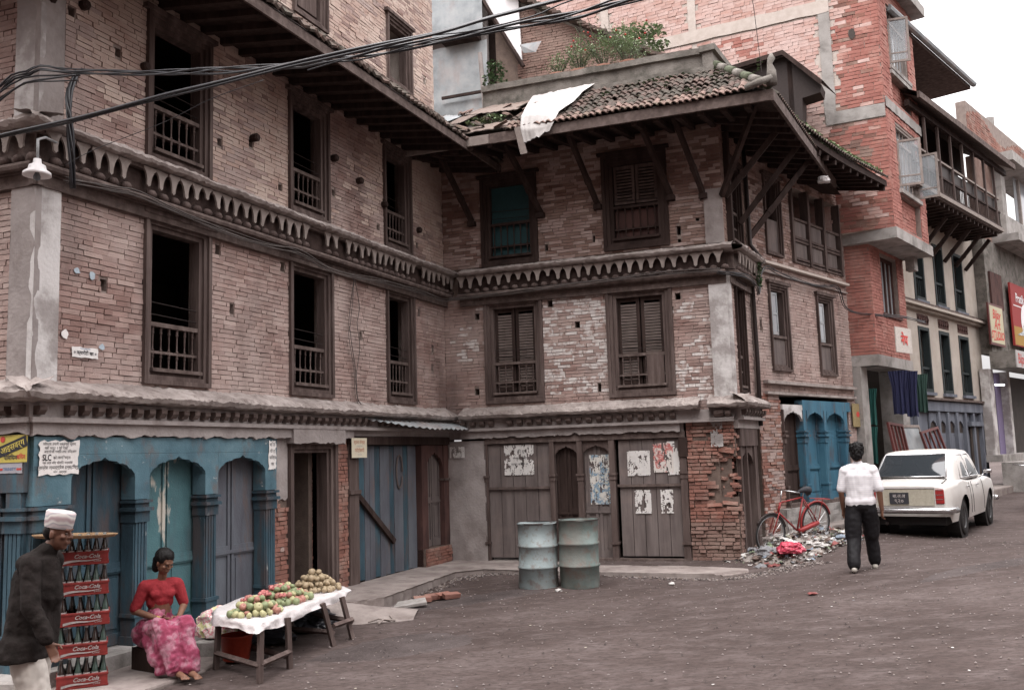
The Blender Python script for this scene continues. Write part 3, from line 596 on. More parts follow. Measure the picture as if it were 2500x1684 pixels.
# ground floor: plaster panel, plank shutters, carved posts, arched door, crumbling brick pier
pl=MB(); pl.grid(14,40,lambda s,t:(.02+.74*s,-.02+.02*noise.noise(Vector((s*3,t*6,0))),2.2*t)); pl.box(.75,.76,-.02,.1,0,2.13); pl.build('plaster_wall',M['plaster'],HB)
def plank_shutter(a,b,z0,zm,z1,n,lab=None):
    s=MB(); s.box(a,b,.06,.09,z0,z1); o=s.build('shutter',M['wood_dark'],HB)
    for k in range(n):
        p=a+(b-a)*k/n; q=a+(b-a)*(k+1)/n
        for (c,d_,yy) in ((z0,zm-.02,.035),(zm+.02,z1,.02)): inst(MB().box(p+.005,q-.005,yy+rng.uniform(0,.008),.058,c,d_-rng.uniform(0,.006)).mesh('plank',M['wood_brown']),'plank',o,I4)
    inst(MB().box(a-.03,b+.03,-.005,.019,zm-.022,zm+.022).mesh('cross_rail',M['wood_grey_h']),'cross_rail',o,I4)
    return o
plank_shutter(.80,1.98,.10,1.33,2.12,5); plank_shutter(3.24,4.30,.14,1.335,2.12,5)
for u,w in ((2.03,.09),(2.55,.10),(3.13,.1),(4.37,.12),(.77,.06)):
    c=MB(); c.box(u-w/2,u+w/2,-.02,.15,.04,2.13); c.box(u-w/2-.02,u+w/2+.02,-.045,.16,1.52,1.56); c.box(u-w/2-.02,u+w/2+.02,-.045,.16,.34,.38); c.box(u-w/2-.01,u+w/2+.01,-.03,.155,1.44,1.52); c.build('door_post',M['wood_grey'],HB)
bx('door_sill',M['wood_grey_h'],HB,2.6,4.44,-.06,.16,.045,.105)
arch_board(HB,I4,2.08,2.50,2.13,1.86,2.05,.02,.05,M['wood_grey']); arch_board(HB,I4,2.60,3.08,2.13,1.88,2.05,.02,.05,M['wood_grey'])
leaf_door(HB,I4,2.08,2.50,.08,2.12,.12,'wood_dark',name='door'); 
dd2=leaf_door(HB,I4,2.60,3.08,.10,2.12,.10,'wood_brown',name='door')
bx('bracket',M['wood_dark'],HB,4.30,4.46,-.04,.16,1.80,2.12)
def broken(u,z):
    if z>2.24: return 'brick_raw' if rng.random()<.6 else 'brick_dark'
    if z<.95: return 'brick_dark' if z<.72 else 'brick_raw'
    # missing bricks toward the right edge
    lim=5.0-.03*((z*7)%3) - (.10 if 1.0<z<1.6 else 0)
    if z>1.75: lim-=.0
    if u>lim and z<1.85: return None
    if rng.random()<.04: return None
    return 'brick_raw'
wall(HB,I4,4.44,UB-.02,.02,2.56,((4.98,1.12,5.25,1.78),),bm=broken,mort='mortar_dark',L=.225,H=.062,rough=.045,joint=.014)
wall(HB,TS,0,.14,.02,1.0,(),bm='brick_dark',mort='mortar_dark',L=.2,H=.062,rough=.03)
wall(HB,TS,.02,.16,1.0,2.1,(),bm=lambda u,z:'brick_raw' if rng.random()<.5 else None,mort='mortar_dark',L=.1,rough=.03,y0=.09)
rub=MB()
for k in range(60):
    u=rng.uniform(4.96,5.24); z=rng.uniform(1.1,2.5); rub.m=T(u,rng.uniform(.03,.14),z)@RZ(rng.uniform(-.6,.6))@RX(rng.uniform(-.3,.3))@RY(rng.uniform(-.2,.2)); rub.box(-.07,.07,-.04,.04,-.022,.022)
rub.build('broken_bricks',M['brick_raw'],HB,kind='stuff')
for u,z,a in ((5.1,1.88,.16),(4.86,.99,-.05),(5.12,1.02,.1),(5.18,.93,.05)): inst(rng.choice(brickmesh('brick_raw')),'brick',HB,T(u,-.05,z)@RY(a)@S(.24,.1,.055))
# side ground floor: old timber arch door
sd=MB(TS); sd.box(.16,.24,-.02,.2,.02,1.95); sd.box(.55,.62,-.02,.2,.02,1.95); sd.box(1.05,1.25,-.03,.2,.02,2.0); sd.box(.14,1.3,-.04,.2,1.95,2.25); sd.build('door_frame',M['wood_grey'],HB)
arch_board(HB,TS,.24,1.05,1.96,1.6,1.88,.0,.06,M['wood_grey'])
sp_=MB(TS); sp_.box(.24,.55,.08,.1,.02,1.7); sp_.build('door_leaf',M['wood_grey'],HB); sp_=MB(TS); sp_.box(.70,1.05,.08,.1,.02,1.7); sp_.build('door_leaf',M['wood_grey'],HB)
bx2=MB(TS); bx2.box(0,1.5,-.05,.3,2.25,2.56); bx2.build('plaster_band',M['plaster'],HB)
MB(TS).tube([(1.42,-.08,2.3),(1.44,-.09,3.5),(1.44,-.08,4.9),(1.40,-.3,5.3),(1.38,-.1,5.6),(1.40,-.08,7.4)],.04,8).build('drainpipe',M['iron'],HB,smooth=True)
# roof struts
for (u0_,z0_,u1_,z1_) in ((2.0,6.3,1.68,7.6),(3.08,6.32,2.85,7.6),(4.40,6.32,4.1,7.6),(4.96,6.28,4.68,7.6),(.63,6.3,.4,7.6)):
    struts_brace(HB,(u0_,-.05,z0_),(u1_,-1.0,7.42))
    bx('strut_foot',M['wood_dark'],HB,u0_-.07,u0_+.07,-.12,.02,z0_-.09,z0_)
Vs=lambda u,y,z:tuple(TS@Vector((u,y,z)))
struts_brace(HB,Vs(.02,-.05,6.2),Vs(.3,-1.0,7.35)); struts_brace(HB,Vs(.9,-.05,5.9),Vs(1.3,-1.1,7.3)); struts_brace(HB,Vs(1.4,-.1,5.75),Vs(2.3,-1.1,7.3)); struts_brace(HB,(UB,-.05,6.2),(UB+.75,-1.0,7.4))
bxp=MB(TS); bxp.box(.2,.3,-.1,.0,5.4,7.4); bxp.build('post',M['wood_dark'],HB)
# roof B
EB=7.25; OB=1.5; CU=6.27
eL=(-.6,-OB,EB); eR=(CU,-OB,EB); topz=8.47
# soffit
sf=MB(); sf.add([(-.8,-OB,EB),(CU,-OB,EB),(5.3,.1,7.55),(-.8,.1,7.55)],[(0,1,2,3),(3,2,1,0)]); 
c2=Vs(5.2,-1.19,EB); c3=Vs(5.2,.1,7.55); sf.add([(CU,-OB,EB),c2,c3,(5.3,.1,7.55)],[(0,1,2,3)]); sf.build('soffit',M['wood_dark_h'],HB)
bx('fascia',M['wood_grey_h'],HB,1.62,CU+.02,-OB-.05,-OB,EB-.04,EB+.13)
bx('fascia',M['wood_pale'],HB,-.15,1.60,-OB-.02,-OB+.03,EB-.02,EB+.14)
fs=MB(); a1=Vector(Vs(4.35,-1.19,EB)); a0=Vector((CU+.02,-OB-.04,EB)); 
dv=(a1-a0).normalized(); nv=Vector((dv.y,-dv.x,0))*.05
fs.add([tuple(a0+Vector((0,0,-.05))),tuple(a1+Vector((0,0,-.05))),tuple(a1+Vector((0,0,.12))),tuple(a0+Vector((0,0,.13))),tuple(a0+nv+Vector((0,0,-.05))),tuple(a1+nv+Vector((0,0,-.05))),tuple(a1+nv+Vector((0,0,.12))),tuple(a0+nv+Vector((0,0,.13)))],[(0,3,2,1),(4,5,6,7),(0,1,5,4),(3,7,6,2),(1,2,6,5),(0,4,7,3)]); fs.build('fascia',M['wood_grey_h'],HB)
rm2=MB().box(-.045,.045,0,1.9,-.06,.05).mesh('rafter',M['wood_dark'])
for i in range(18): inst(rm2,'rafter',HB,T(-.2+i*.36,-OB+.03,EB-.02)@RX(math.atan2(.3,1.6))@S(1,.83,1))
for i in range(12): inst(rm2,'rafter',HB,TS@T(-.6+i*.42,-1.17,EB-.02)@RX(math.atan2(.3,1.3))@S(1,.66,1))
# tiled slope: small interlocking tiles in rows, sagging
slope=math.atan2(topz-EB-.15,OB)
def tilemesh(mk):
    key=('tl',mk)
    if key not in BRICKMESH:
        t=MB(); pts=[(-.065,.0),(-.045,.032),(-.015,.04),(.01,.028),(.03,.008),(.065,.0)]
        for i in range(5):
            (x0,z0),(x1,z1)=pts[i],pts[i+1]; t.quad((x0,0,z0+.012),(x1,0,z1+.012),(x1,.26,z1),(x0,.26,z0)); t.quad((x0,0,z0-.006),(x1,0,z1-.006),(x1,0,z1+.012),(x0,0,z0+.012))
        BRICKMESH[key]=t.mesh('roof_tile',M[mk])
    return BRICKMESH[key]
rows=9; tl=[]; dpt=1.78
for rI in range(rows):
    for k in range(60):
        u=.1+k*.105+rng.uniform(-.006,.006); s=rI/rows
        if u>CU-.02-s*.95: continue
        if u<1.9-.0*s: continue
        tl.append((rI,u,s))
tl.sort(key=lambda t:(t[0],-t[1])); cnt=0; rest=MB(); nrows_ind=0
for rI,u,s in tl:
    y=-OB-.08+OB*s*1.0; z=EB+.14+(topz-EB-.15)*s+.05*noise.noise(Vector((u*.9,s*2,3)))-.03*math.sin(math.pi*s)
    mw=T(u,y-rng.uniform(0,.03),z)@RX(slope*.9+rng.uniform(-.07,.07))@RZ(rng.uniform(-.12,.12))
    if rI>1 and rng.random()<.03: continue
    mk='tile_edge' if rI==0 or (rI==1 and rng.random()<.5) else 'tile'
    if cnt<270: inst(tilemesh(mk),'roof_tile',HB,mw); cnt+=1
    else:
        me=tilemesh(mk); rest.add([mw@v.co for v in me.vertices],[tuple(p.vertices) for p in me.polygons])
rest.build('roof_tiles',M['tile'],HB,kind='stuff')
un=MB(); un.add([(-.3,-OB,EB+.10),(CU,-OB,EB+.12),(5.35,0,topz-.03),(-.3,0,topz-.03)],[(0,1,2,3)]); un.add([(CU,-OB,EB+.12),tuple(Vector(c2)+Vector((0,0,.12))),tuple(Vector(Vs(5.2,.1,topz-.1))),(5.35,0,topz-.03)],[(0,1,2,3)]); un.build('roof_underlay',M['concrete_dark'],HB)
for k in range(26):
    u=rng.uniform(.1,2.0); s=rng.uniform(.0,.75); inst(tilemesh('tile_edge' if k%3 else 'tile'),'roof_tile',HB,T(u,-OB+OB*s,EB+.22+(topz-EB-.15)*s)@RZ(rng.uniform(-1.4,1.4))@RX(slope*.8))
# side slope tiles
ss=MB()
for rI in range(8):
    for k in range(42):
        u=-1.0+k*.105; s=rI/8
        if u<-1.0+s*1.0: continue
        ss.m=TS@T(u,-1.25+1.25*s,EB+.15+(topz-EB-.2)*s)@RX(.75)
        me=tilemesh('tile'); ss.add([v.co for v in me.vertices],[tuple(p.vertices) for p in me.polygons])
ss.build('roof_tiles',M['tile'],HB,kind='stuff')
# hip of ridge tiles, with finial
h0=Vector((CU+.02,-OB-.03,EB+.20)); h1=Vector((5.25,.05,topz+.12))
for k in range(7):
    p=h0.lerp(h1,k/7+.02); q=h0.lerp(h1,(k+1.35)/7); b=MB(); b.tube([p,p.lerp(q,.5),q],[.085,.075,.06],8); b.build('ridge_tile',M['concrete_dark'] if k%2 else M['moss'],HB,smooth=True)
fi=MB(); fi.tube([h0+Vector((-.35,-.12,-.03)),h0+Vector((-.15,-.2,.0)),h0+Vector((.03,-.05,.10))],[.05,.06,.05],8); fi.tube([h0+Vector((.03,-.02,0)),h0+Vector((.04,0,.22)),h0+Vector((.02,0,.34)),h0+Vector((.05,0,.42)),h0+Vector((.05,0,.5))],[.09,.07,.04,.06,.02],8); fi.build('roof_finial',M['concrete_dark'],HB,smooth=True)
# terrace parapet behind the tiles
pp=MB(); pp.box(.9,5.15,.0,.18,8.42,8.78); pp.build('parapet_wall',M['concrete_dark'],HB)
def coping(a,b,y0,y1,z0,z1,m='concrete_dark',nm='parapet_coping'):
    c=MB(); n=int((b-a)/.12)
    for k in range(n):
        p=a+(b-a)*k/n; q=a+(b-a)*(k+1)/n; d0=.012*noise.noise(Vector((p*3,0,z0))); d1=.012*noise.noise(Vector((q*3,0,z0)))
        c.add([(p,y0+d0,z0+d0),(q,y0+d1,z0+d1),(q,y1,z0+d1),(p,y1,z0+d0),(p,y0+d0,z1+d0*2),(q,y0+d1,z1+d1*2),(q,y1,z1+d1),(p,y1,z1+d0)],[(0,3,2,1),(4,5,6,7),(0,1,5,4),(1,2,6,5),(2,3,7,6),(3,0,4,7)])
    c.build(nm,M[m],HB)
coping(.9,5.2,-.06,.22,8.78,8.89); coping(2.5,5.28,-.16,.0,8.38,8.50,nm='parapet_moulding')
cp=MB(TS); cp.box(-.1,3,.0,.18,8.4,8.78); cp.box(-.15,3,-.06,.22,8.781,8.89); cp.build('parapet_wall',M['concrete_dark'],HB)
bx('terrace_floor',M['concrete'],HB,-.2,5.2,.19,4.5,8.3,8.4)
flush(HB,280)
# ================================================================ pavements and steps
def slab(name,poly,zt,dz,m,**kw):
    """raised slab: poly of world xy, rounded, displaced top"""
    b=MB(); n=len(poly); top=[(x,y,(zt(x,y) if callable(zt) else zt)) for x,y in poly]; cx=sum(p[0] for p in poly)/n; cy=sum(p[1] for p in poly)/n
    ins=[(x+(cx-x)*.012,y+(cy-y)*.012,z) for x,y,z in top]
    b.add([(x,y,z-dz) for x,y,z in top]+[(x,y,z-.02) for x,y,z in top]+ins,[tuple(range(2*n,3*n))]+[(i,(i+1)%n,n+(i+1)%n,n+i) for i in range(n)]+[(n+i,n+(i+1)%n,2*n+(i+1)%n,2*n+i) for i in range(n)])
    return b.build(name,M[m],kind='structure',**kw)
def wob(a,b,n,amp=.025,sd=0):
    return [(a[0]+(b[0]-a[0])*i/n+amp*noise.noise(Vector((i*.9,sd,0))),a[1]+(b[1]-a[1])*i/n+amp*noise.noise(Vector((i*.9,sd,9)))) for i in range(n)]
pav=wob((-2.5,12.7),(-1.86,13.25),6,.03,1)+wob((-1.86,13.25),(-1.07,15.85),22,.03,2)+wob((-1.07,15.85),(-.6,16.15),5,.03,3)+wob((-.6,16.15),(1.28,15.15),16,.03,4)+wob((1.28,15.15),(3.05,14.45),16,.03,5)+wob((3.05,14.45),(3.62,14.85),5,.02,6)+[(4.0,16.2),(1.0,17.4),(-1.3,18.0),(-2.8,14.0)]
slab('pavement',pav,lambda x,y:.045,.4,'paving')
slab('kerb',wob((.2,15.56),(1.28,15.08),9,.02,14)+wob((1.28,15.08),(3.03,14.37),16,.02,7)+[(3.1,14.52),(1.33,15.25),(.25,15.75)],.065,.4,'paving')
slab('pavement',[(-3.19,9.82),(-3.2,10.6),(-2.9,11.4),(-3.2,12.3),(-4.6,10.4),(-5.6,8.6),(-5.6,8.2),(-3.78,8.2)],-.13,.3,'paving')
slab('doorstep',wob((-4.28,9.60),(-3.98,10.35),5,.01,9)+wob((-3.98,10.35),(-3.2,12.3),9,.015,11)+[(-3.75,12.6),(-5.05,8.9),(-4.6,8.85)],.01,.2,'concrete')
slab('doorstep',[(-3.2,12.3),(-2.75,13.2),(-3.0,13.6),(-3.6,12.7)],.04,.2,'paving')
M['asphalt_patch']=mat('dark_tar_patch',[(.036,.028,.027),(.062,.050,.048),(.09,.074,.072)],sc=1.3,rough=.8,bump=1.0,bsc=50,worn=((.12,.10,.096),.52,.66,30,(1,1,1),.5))
for k,(cx0,cy0,a0,b0,ro,nm_) in enumerate(((-1.3,10.6,1.1,.55,.5,'road_patch'),(6.2,12.8,1.5,.28,.55,'road_patch'),(-.6,13.6,1.4,.45,.5,'damp_patch'))):
    b=MB(); n_=48; ring=[]
    for r_i in range(6):
        for i in range(n_):
            th=2*math.pi*i/n_; f=(1+.28*noise.noise(Vector((math.cos(th)*1.4+k*5,math.sin(th)*1.4,0)))+.12*noise.noise(Vector((math.cos(th)*6,math.sin(th)*6,k))))*r_i/5
            x=a0*f*math.cos(th); y=b0*f*math.sin(th); X=cx0+x*math.cos(ro)-y*math.sin(ro); Y=cy0+x*math.sin(ro)+y*math.cos(ro); ring.append((X,Y,G(X,Y)+.012*noise.noise(Vector((X*1.3,Y*1.3,0)))+.006*noise.noise(Vector((X*4,Y*4,3)))+.008-.03*(r_i==5)))
    b.add(ring,[(r_i*n_+i,r_i*n_+(i+1)%n_,(r_i+1)*n_+(i+1)%n_,(r_i+1)*n_+i) for r_i in range(5) for i in range(n_)]); b.build(nm_,M['asphalt_patch'],smooth=True,kind='structure')
# cement gutter mouth by the fruit stand
gm=MB(); gm.grid(16,16,lambda s,t:(-2.6+1.25*s,12.1+1.25*t,-.13+.24*max(0,math.sin(math.pi*min(1,max(0,(t*1.15)))))*(1-s*.75)+.02*noise.noise(Vector((s*4,t*4,2))))); gm.build('gutter_mouth',M['paving'],smooth=True,kind='structure')
slab('pavement',[tuple((Matrix.Translation((4.45,17.35,0))@RZ(R(90-YC))@Vector((u,-.0-o,0)))[:2]) for u,o in ((-.1,0),(-.1,.3),(2,.45),(4.5,.7),(8,.8),(14.4,.75),(14.4,-.4),(8,-.4),(-.1,-.4))],lambda x,y:G(x,y)+.05+.14*min(1,max(0,(x-5.5)/3)),.5,'paving')
# ================================================================ HOUSE C
lc,rc=frame((4.45,17.35,0),YC); WC=local(lc,rc)
HCo=thing('brick_townhouse','narrow brick townhouse right of the corner house with bright blue double door','house',lc,rc)
def put(name,mb,m,root,**kw): return mb.build(name,M[m] if isinstance(m,str) else m,root,**kw)
opsC=[(.72,3.4,1.50,5.02),(2.88,3.4,3.66,5.0)]+holes([(.35,4.2)],.1,.2)
wall(HCo,I4,.05,4.55,2.9,5.5,opsC,bm='brick_old',L=.21,H=.06)
wall(HCo,I4,.05,4.55,5.5,7.9,[(.77,5.66,1.42,7.2),(1.90,5.66,4.35,7.2)],bm=lambda u,z:'brick_old' if rng.random()<.6 else 'brick_dark')  # darker bricks blended through this storey to tone in eave shade
wall(HCo,I4,.05,.92,.2,2.92,(),bm=lambda u,z:'brick_raw' if rng.random()<.55 else 'brick_old',mort='mortar_dark',rough=.02)
wall(HCo,I4,4.15,4.55,.2,2.92,(),bm='brick_old')
for z,o,h in ((5.45,.10,.05),(5.26,.05,.03),(3.16,.10,.06),(2.95,.08,.05)): bx('string_course',M['mortar_pale' if z>5.4 else 'ledge'],HCo,.3,4.5,-o,.02,z-h,z)
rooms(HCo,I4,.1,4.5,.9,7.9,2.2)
for a,b,k in ((.70,1.52,'open'),(2.86,3.68,'open')):
    w=window(HCo,I4,a,b,3.36,5.05,jamb=.13,rails=False,wires=False,m='wood_grey')
    mid=(a+b)/2
    inst(MB().box(a+.13,b-.13,.04,.08,3.49,4.0).mesh('carved_panel',M['wood_brown']),'carved_panel',w,I4); inst(MB().box(a+.1,b-.1,.0,.09,4.0,4.05).mesh('rail',M['wood_grey_h']),'rail',w,I4)
    for p,q in ((a+.14,mid-.02),): 
        s=MB(); s.box(p,p+.04,.0,.03,4.06,4.88); s.box(q-.04,q,.0,.03,4.06,4.88); s.box(p,q,.0,.03,4.84,4.88); s.box(p,q,.0,.03,4.06,4.12); s.box(p,q,.0,.03,4.45,4.49)
        inst(s.mesh('casement',M['tin']),'casement',w,I4); inst(MB().box(p+.03,q-.03,.012,.018,4.1,4.85).mesh('pane',M['glass_pale']),'pane',w,I4)
w=window(HCo,I4,.75,1.46,5.62,7.2,jamb=.1,rails=False,wires=False,m='wood_grey'); inst(MB().box(.85,1.36,.03,.06,5.72,6.35).mesh('carved_panel',M['wood_brown']),'carved_panel',w,I4)
w=MB()
for u in (1.88,2.66,3.42,4.28): w.box(u,u+.09,-.06,.12,5.6,7.2)
for z in (5.6,5.68,6.05,6.12,6.5): w.box(1.97,4.28,-.03,.1,z,z+.05)
w=w.build('window',M['wood_grey'],HCo)
for u in (2.02,2.78,3.54): inst(MB().box(u,u+.6,.0,.03,5.73,6.05).mesh('carved_panel',M['wood_brown']),'carved_panel',w,I4); inst(MB().box(u,u+.6,.0,.03,6.17,6.5).mesh('carved_panel',M['wood_brown']),'carved_panel',w,I4)
# blue door bays
bx('lintel_board',M['blue_deep'],HCo,1.80,4.18,-.05,.12,2.62,2.82); bx('lintel_board',M['plaster_white'],HCo,.93,1.79,-.05,.12,2.62,2.72)
for (a,b,m1) in ((.98,1.76,'plaster_white'),(1.98,2.74,'blue_deep'),(2.92,3.76,'blue_deep')):
    arch_board(HCo,I4,a,b,2.62,2.40,2.60,-.05,.05,M[m1])
    leaf_door(HCo,I4,a-.03,b+.03,.84,2.6,.12,'wood_dark' if m1[0]=='p' else 'blue_deep',split=False,rail=.6)
for u,w_,m1 in ((.95,.06,'wood_grey'),(1.87,.18,'blue_deep'),(2.83,.16,'blue_deep'),(3.87,.2,'blue_deep')): column(HCo,I4,u,.84,2.62,w_,m=m1,capz=2.12)
bx('threshold',M['wood_grey_h'],HCo,.92,4.1,-.1,.2,.77,.84)
st=MB(); st.grid(30,8,lambda s,t:(.6+3.9*s,-.16-.03*noise.noise(Vector((s*9,t*4,0))),.2+.57*t)); st.box(.6,4.5,-.15,.2,.2,.768); put('stone_step',st,'concrete',HCo)
# sagging eave with weeds
def ez(u): return 7.62-.045*u-.05*math.sin(u)
r=MB(); nn=14
for i in range(nn):
    a=-1.3+5.45*i/nn; b=-1.3+5.45*(i+1)/nn
    r.add([(a,-1.2,ez(a)-.12),(b,-1.2,ez(b)-.12),(b,.05,7.72),(a,.05,7.72)],[(3,2,1,0)]); r.add([(a,-1.2,ez(a)),(b,-1.2,ez(b)),(b,.4,8.9),(a,.4,8.9)],[(0,1,2,3)])
    r.add([(a,-1.2,ez(a)-.12),(b,-1.2,ez(b)-.12),(b,-1.2,ez(b)),(a,-1.2,ez(a))],[(0,1,2,3)])
r.add([(4.15,-1.2,ez(4.15)-.12),(4.15,.05,7.72),(4.15,.4,8.9),(4.15,-1.2,ez(4.15))],[(0,1,2,3)])
put('roof',r,'wood_dark_h',HCo)
rm3=MB().box(-.04,.04,0,1.4,-.06,.04).mesh('rafter',M['wood_dark'])
for i in range(14): inst(rm3,'rafter',HCo,T(-.6+i*.36,-1.17,ez(i*.36)-.14)@RX(math.atan2(.25,1.2))@S(1,.85,1))
tl=MB(); cnt=0
for rI in range(6):
    for k in range(50):
        u=-1.1+k*.105; s=rI/6; mw=T(u,-1.25+1.5*s,ez(u)+.02+1.2*s)@RX(.68)
        if rI<2 and cnt<90: inst(tilemesh('tile'),'roof_tile',HCo,mw); cnt+=1
        else: me=tilemesh('tile'); tl.add([mw@v.co for v in me.vertices],[tuple(p.vertices) for p in me.polygons])
put('roof_tiles',tl,'tile',HCo,kind='stuff')
flush(HCo,300)
# ================================================================ RED BRICK BUILDING
lw,rw=frame((8.35,20.05,0),117)
HW=thing('red_brick_building','tall new red brick building with bare party wall, overhanging upper storeys and open casement windows','building',lw,rw)
TF=RZ(R(90-38)-rw)  # front face frame relative to root (origin at corner)
def bmW(u,z):
    if u>-.35+.12*(int(z/.075)%2): return 'brick_red'
    n=noise.noise(Vector((u*.5,z*.7,3)))
    if u<-1.2: return 'brick_limed' if n+.5*rng.random()>-.25 else 'brick_red'
    return 'brick_limed' if n+.4*rng.random()>.25 else ('brick_dark' if n<-.35 and rng.random()<.5 else 'brick_raw' if rng.random()<.25 else 'brick_red')
colu=[(-1.27,9.3,-1.02,12.2),(-4.28,8.0,-4.09,14.6),(-6.53,12.3,-6.33,14.6),(-12,11.68,-1.02,12.02),(-1.25,9.03,.2,9.36)]
wall(HW,I4,-10.5,.0,6.56,15.2,[],bm=lambda u,z:None if any(c[0]-.02<u<c[2]+.02 and c[1]<z<c[3] for c in colu) else bmW(u,z),L=.25,H=.082,mort='mortar_pale',rough=.008)
def cblock(a,b,z0,z1,y=-.02,m='concrete',nm='concrete_column',Tm=I4):
    c=MB(Tm); nx_=max(1,int((b-a)/.12)); nz_=max(1,int((z1-z0)/.12))
    c.grid(nx_,nz_,lambda s,t:(a+(b-a)*s+(.02*noise.noise(Vector((t*20,s,1))) if b-a<.5 else 0),y,z0+(z1-z0)*t+(.025*noise.noise(Vector((s*20,t,4))) if z1-z0<.5 else 0)))
    return c.build(nm,M[m],HW)
for c in ((-1.27,-1.02,9.3,12.0),(-4.28,-4.09,12.0,15.2),(-6.53,-6.33,12.0,15.2)): cblock(*c,m='mortar_pale' if c[0]<-2 else 'concrete')
cblock(-10.5,-1.02,11.7,12.0,y=-.025,nm='concrete_beam',m='mortar_pale'); cblock(-1.25,0.0,9.05,9.34,y=-.03,nm='concrete_beam')
MB().lathe([(.001,-.0),(.06,.0)],seg=8)
hb=MB(T(-.57,-.012,11.06)@RX(math.pi/2)); hb.lathe([(.07,0),(.075,.004)],seg=8,sy=1.7); put('vent_hole',hb,'black',HW)
# front face, local frame TF : windows
opsF=[(.66,10.42,2.14,11.9),(.66,7.55,2.2,9.05)]
wall(HW,TF,.0,2.75,6.56,12.3,opsF+[(.66,9.62,2.14,10.2),(.66,6.66,2.2,7.42)],bm='brick_red',L=.24,H=.08,mort='mortar',rough=.004)
for c in ((.66,2.14,9.62,10.2),(.66,2.2,6.66,7.42)): wall(HW,TF,c[0],c[1],c[2],c[3],(),bm='brick_red',L=.24,H=.08,y0=.12,th=.1,name='recessed_panel')
cblock(-.03,2.78,9.27,9.5,y=-.03,nm='concrete_beam',Tm=TF)
def cf(nm,m,*a): return put(nm,MB(TF).box(*a),m,HW)
cf('window_sill','concrete',.6,2.2,-.06,.1,10.32,10.41); cf('window_sill','concrete',.6,2.26,-.06,.1,7.45,7.54); cf('window_sill','concrete',.6,2.2,-.05,.1,10.21,10.3)
cf('roof_slab','concrete',-.1,3.0,-.28,.4,12.3,12.55); cf('parapet','brick_red',-.0,2.75,-.02,.2,12.56,13.6)
cf('floor_slab','concrete',-.04,2.85,-.05,1.5,6.32,6.56); cf('column_stub','concrete',2.45,2.75,.3,.5,6.0,6.32)
put('side_wall',MB(TF).box(2.74,2.76,.02,3,6.56,12.3),'brick_red',HW)
def casement(x0,x1,z0,z1,ang,hinge,mull=2,gl='glass_pale'):
    w=x1-x0; c=MB(); e=.05; c.box(0,e,-.02,.02,0,z1-z0); c.box(w-e,w,-.02,.02,0,z1-z0); c.box(e,w-e,-.02,.02,0,e); c.box(e,w-e,-.02,.02,z1-z0-e,z1-z0); c.box(e,w-e,-.01,.01,(z1-z0)*.2,(z1-z0)*.2+.03)
    g_=MB().box(e,w-e,-.004,.004,e,z1-z0-e)
    if hinge=='l': mt=TF@T(x0,.02,z0)@RZ(ang)
    else: mt=TF@T(x1,.02,z0)@RZ(ang)@S(-1,1,1)
    return c,g_,mt
for (a,c,b,d),specs in ((opsF[0],[(.70,1.15,R(-70),'l')]),(opsF[1],[(.70,1.2,R(-75),'l'),(1.72,2.2,R(95),'r')])):
    f=MB(TF); e=.06; f.box(a,a+e,.03,.12,c,d); f.box(b-e,b,.03,.12,c,d); f.box(a+e,b-e,.03,.12,c,c+e); f.box(a+e,b-e,.03,.12,d-e,d); f.box(a+e,b-e,.04,.11,c+(d-c)*.74,c+(d-c)*.74+.05)
    for k in range(5): f.box(a+(b-a)*(k+1)/6-.012,a+(b-a)*(k+1)/6+.012,.06,.085,c+e,d-e)
    fo=put('window',f,'wood_pale',HW)
    inst(MB().box(a+e,b-e,.13,.14,c+e,d-e).mesh('pane',M['glass_pale']),'pane',fo,TF)
    for x0,x1,an,h in specs:
        cs,gs,mt=casement(x0,x1,c+.05,c+(d-c)*.74,an,h); inst(cs.mesh('casement',M['wood_pale']),'casement',fo,mt); inst(gs.mesh('pane',M['pane_clear']),'pane',fo,mt)
# lower bay, recessed half a metre
bp=Vector((7.52,20.82,0)); TBL=local(lw,rw).inverted()@Matrix.Translation(bp)@RZ(R(90-117)); TBF=local(lw,rw).inverted()@Matrix.Translation(Vector((7.965,20.593,0)))@RZ(R(90-38))
wall(HW,TBL,-.05,.5,3.86,6.32,(),bm='brick_red',L=.22,H=.075); wall(HW,TBF,0,2.55,3.86,6.32,[(.75,4.85,2.0,6.2)],bm='brick_red',L=.22,H=.075)
cf2=lambda nm,m,*a:put(nm,MB(TBF).box(*a),m,HW)
cf2('floor_slab','concrete',-.03,2.62,-.04,.6,3.62,3.86); put('floor_slab',MB(TBL).box(-.05,.5,-.03,.3,3.62,3.86),'concrete',HW)
f=MB(TBF)
for k in range(5): f.box(.75+k*.3,.81+k*.3,.1,.18,4.85,6.2)
f.box(.75,2.0,.1,.18,4.85,4.92); f.box(.75,2.0,.1,.18,6.12,6.2); f.box(.7,2.05,-.04,.1,4.78,4.849); fo=put('window',f,'wood_red',HW); inst(MB().box(.8,1.95,.14,.15,4.9,6.15).mesh('pane',M['glass_pale']),'pane',fo,TBF)
# shop below: concrete post, dark room
TCw=local(lw,rw).inverted()@WC
put('shop_post',MB(TCw).box(4.62,5.0,-.15,.3,.3,3.62),'concrete',HW); put('shop_post',MB(TCw).box(6.9,7.35,-.2,.3,.3,3.62),'concrete',HW)
put('shop_interior',MB(TCw).add([(4.95,1.5,.2),(7,1.5,.2),(7,1.5,3.7),(4.95,1.5,3.7),(4.95,.3,.2),(4.95,.3,3.7),(7,.3,.2),(7,.3,3.7)],[(0,1,2,3),(4,0,3,5),(6,7,2,1)]),'black',HW)
put('roof_deck',MB().box(-10.5,0,.3,4,15,15.2),'concrete',HW); put('side_wall',MB().box(-10.5,-.1,.5,.6,6.56,15),'concrete_dark',HW)
flush(HW,300)
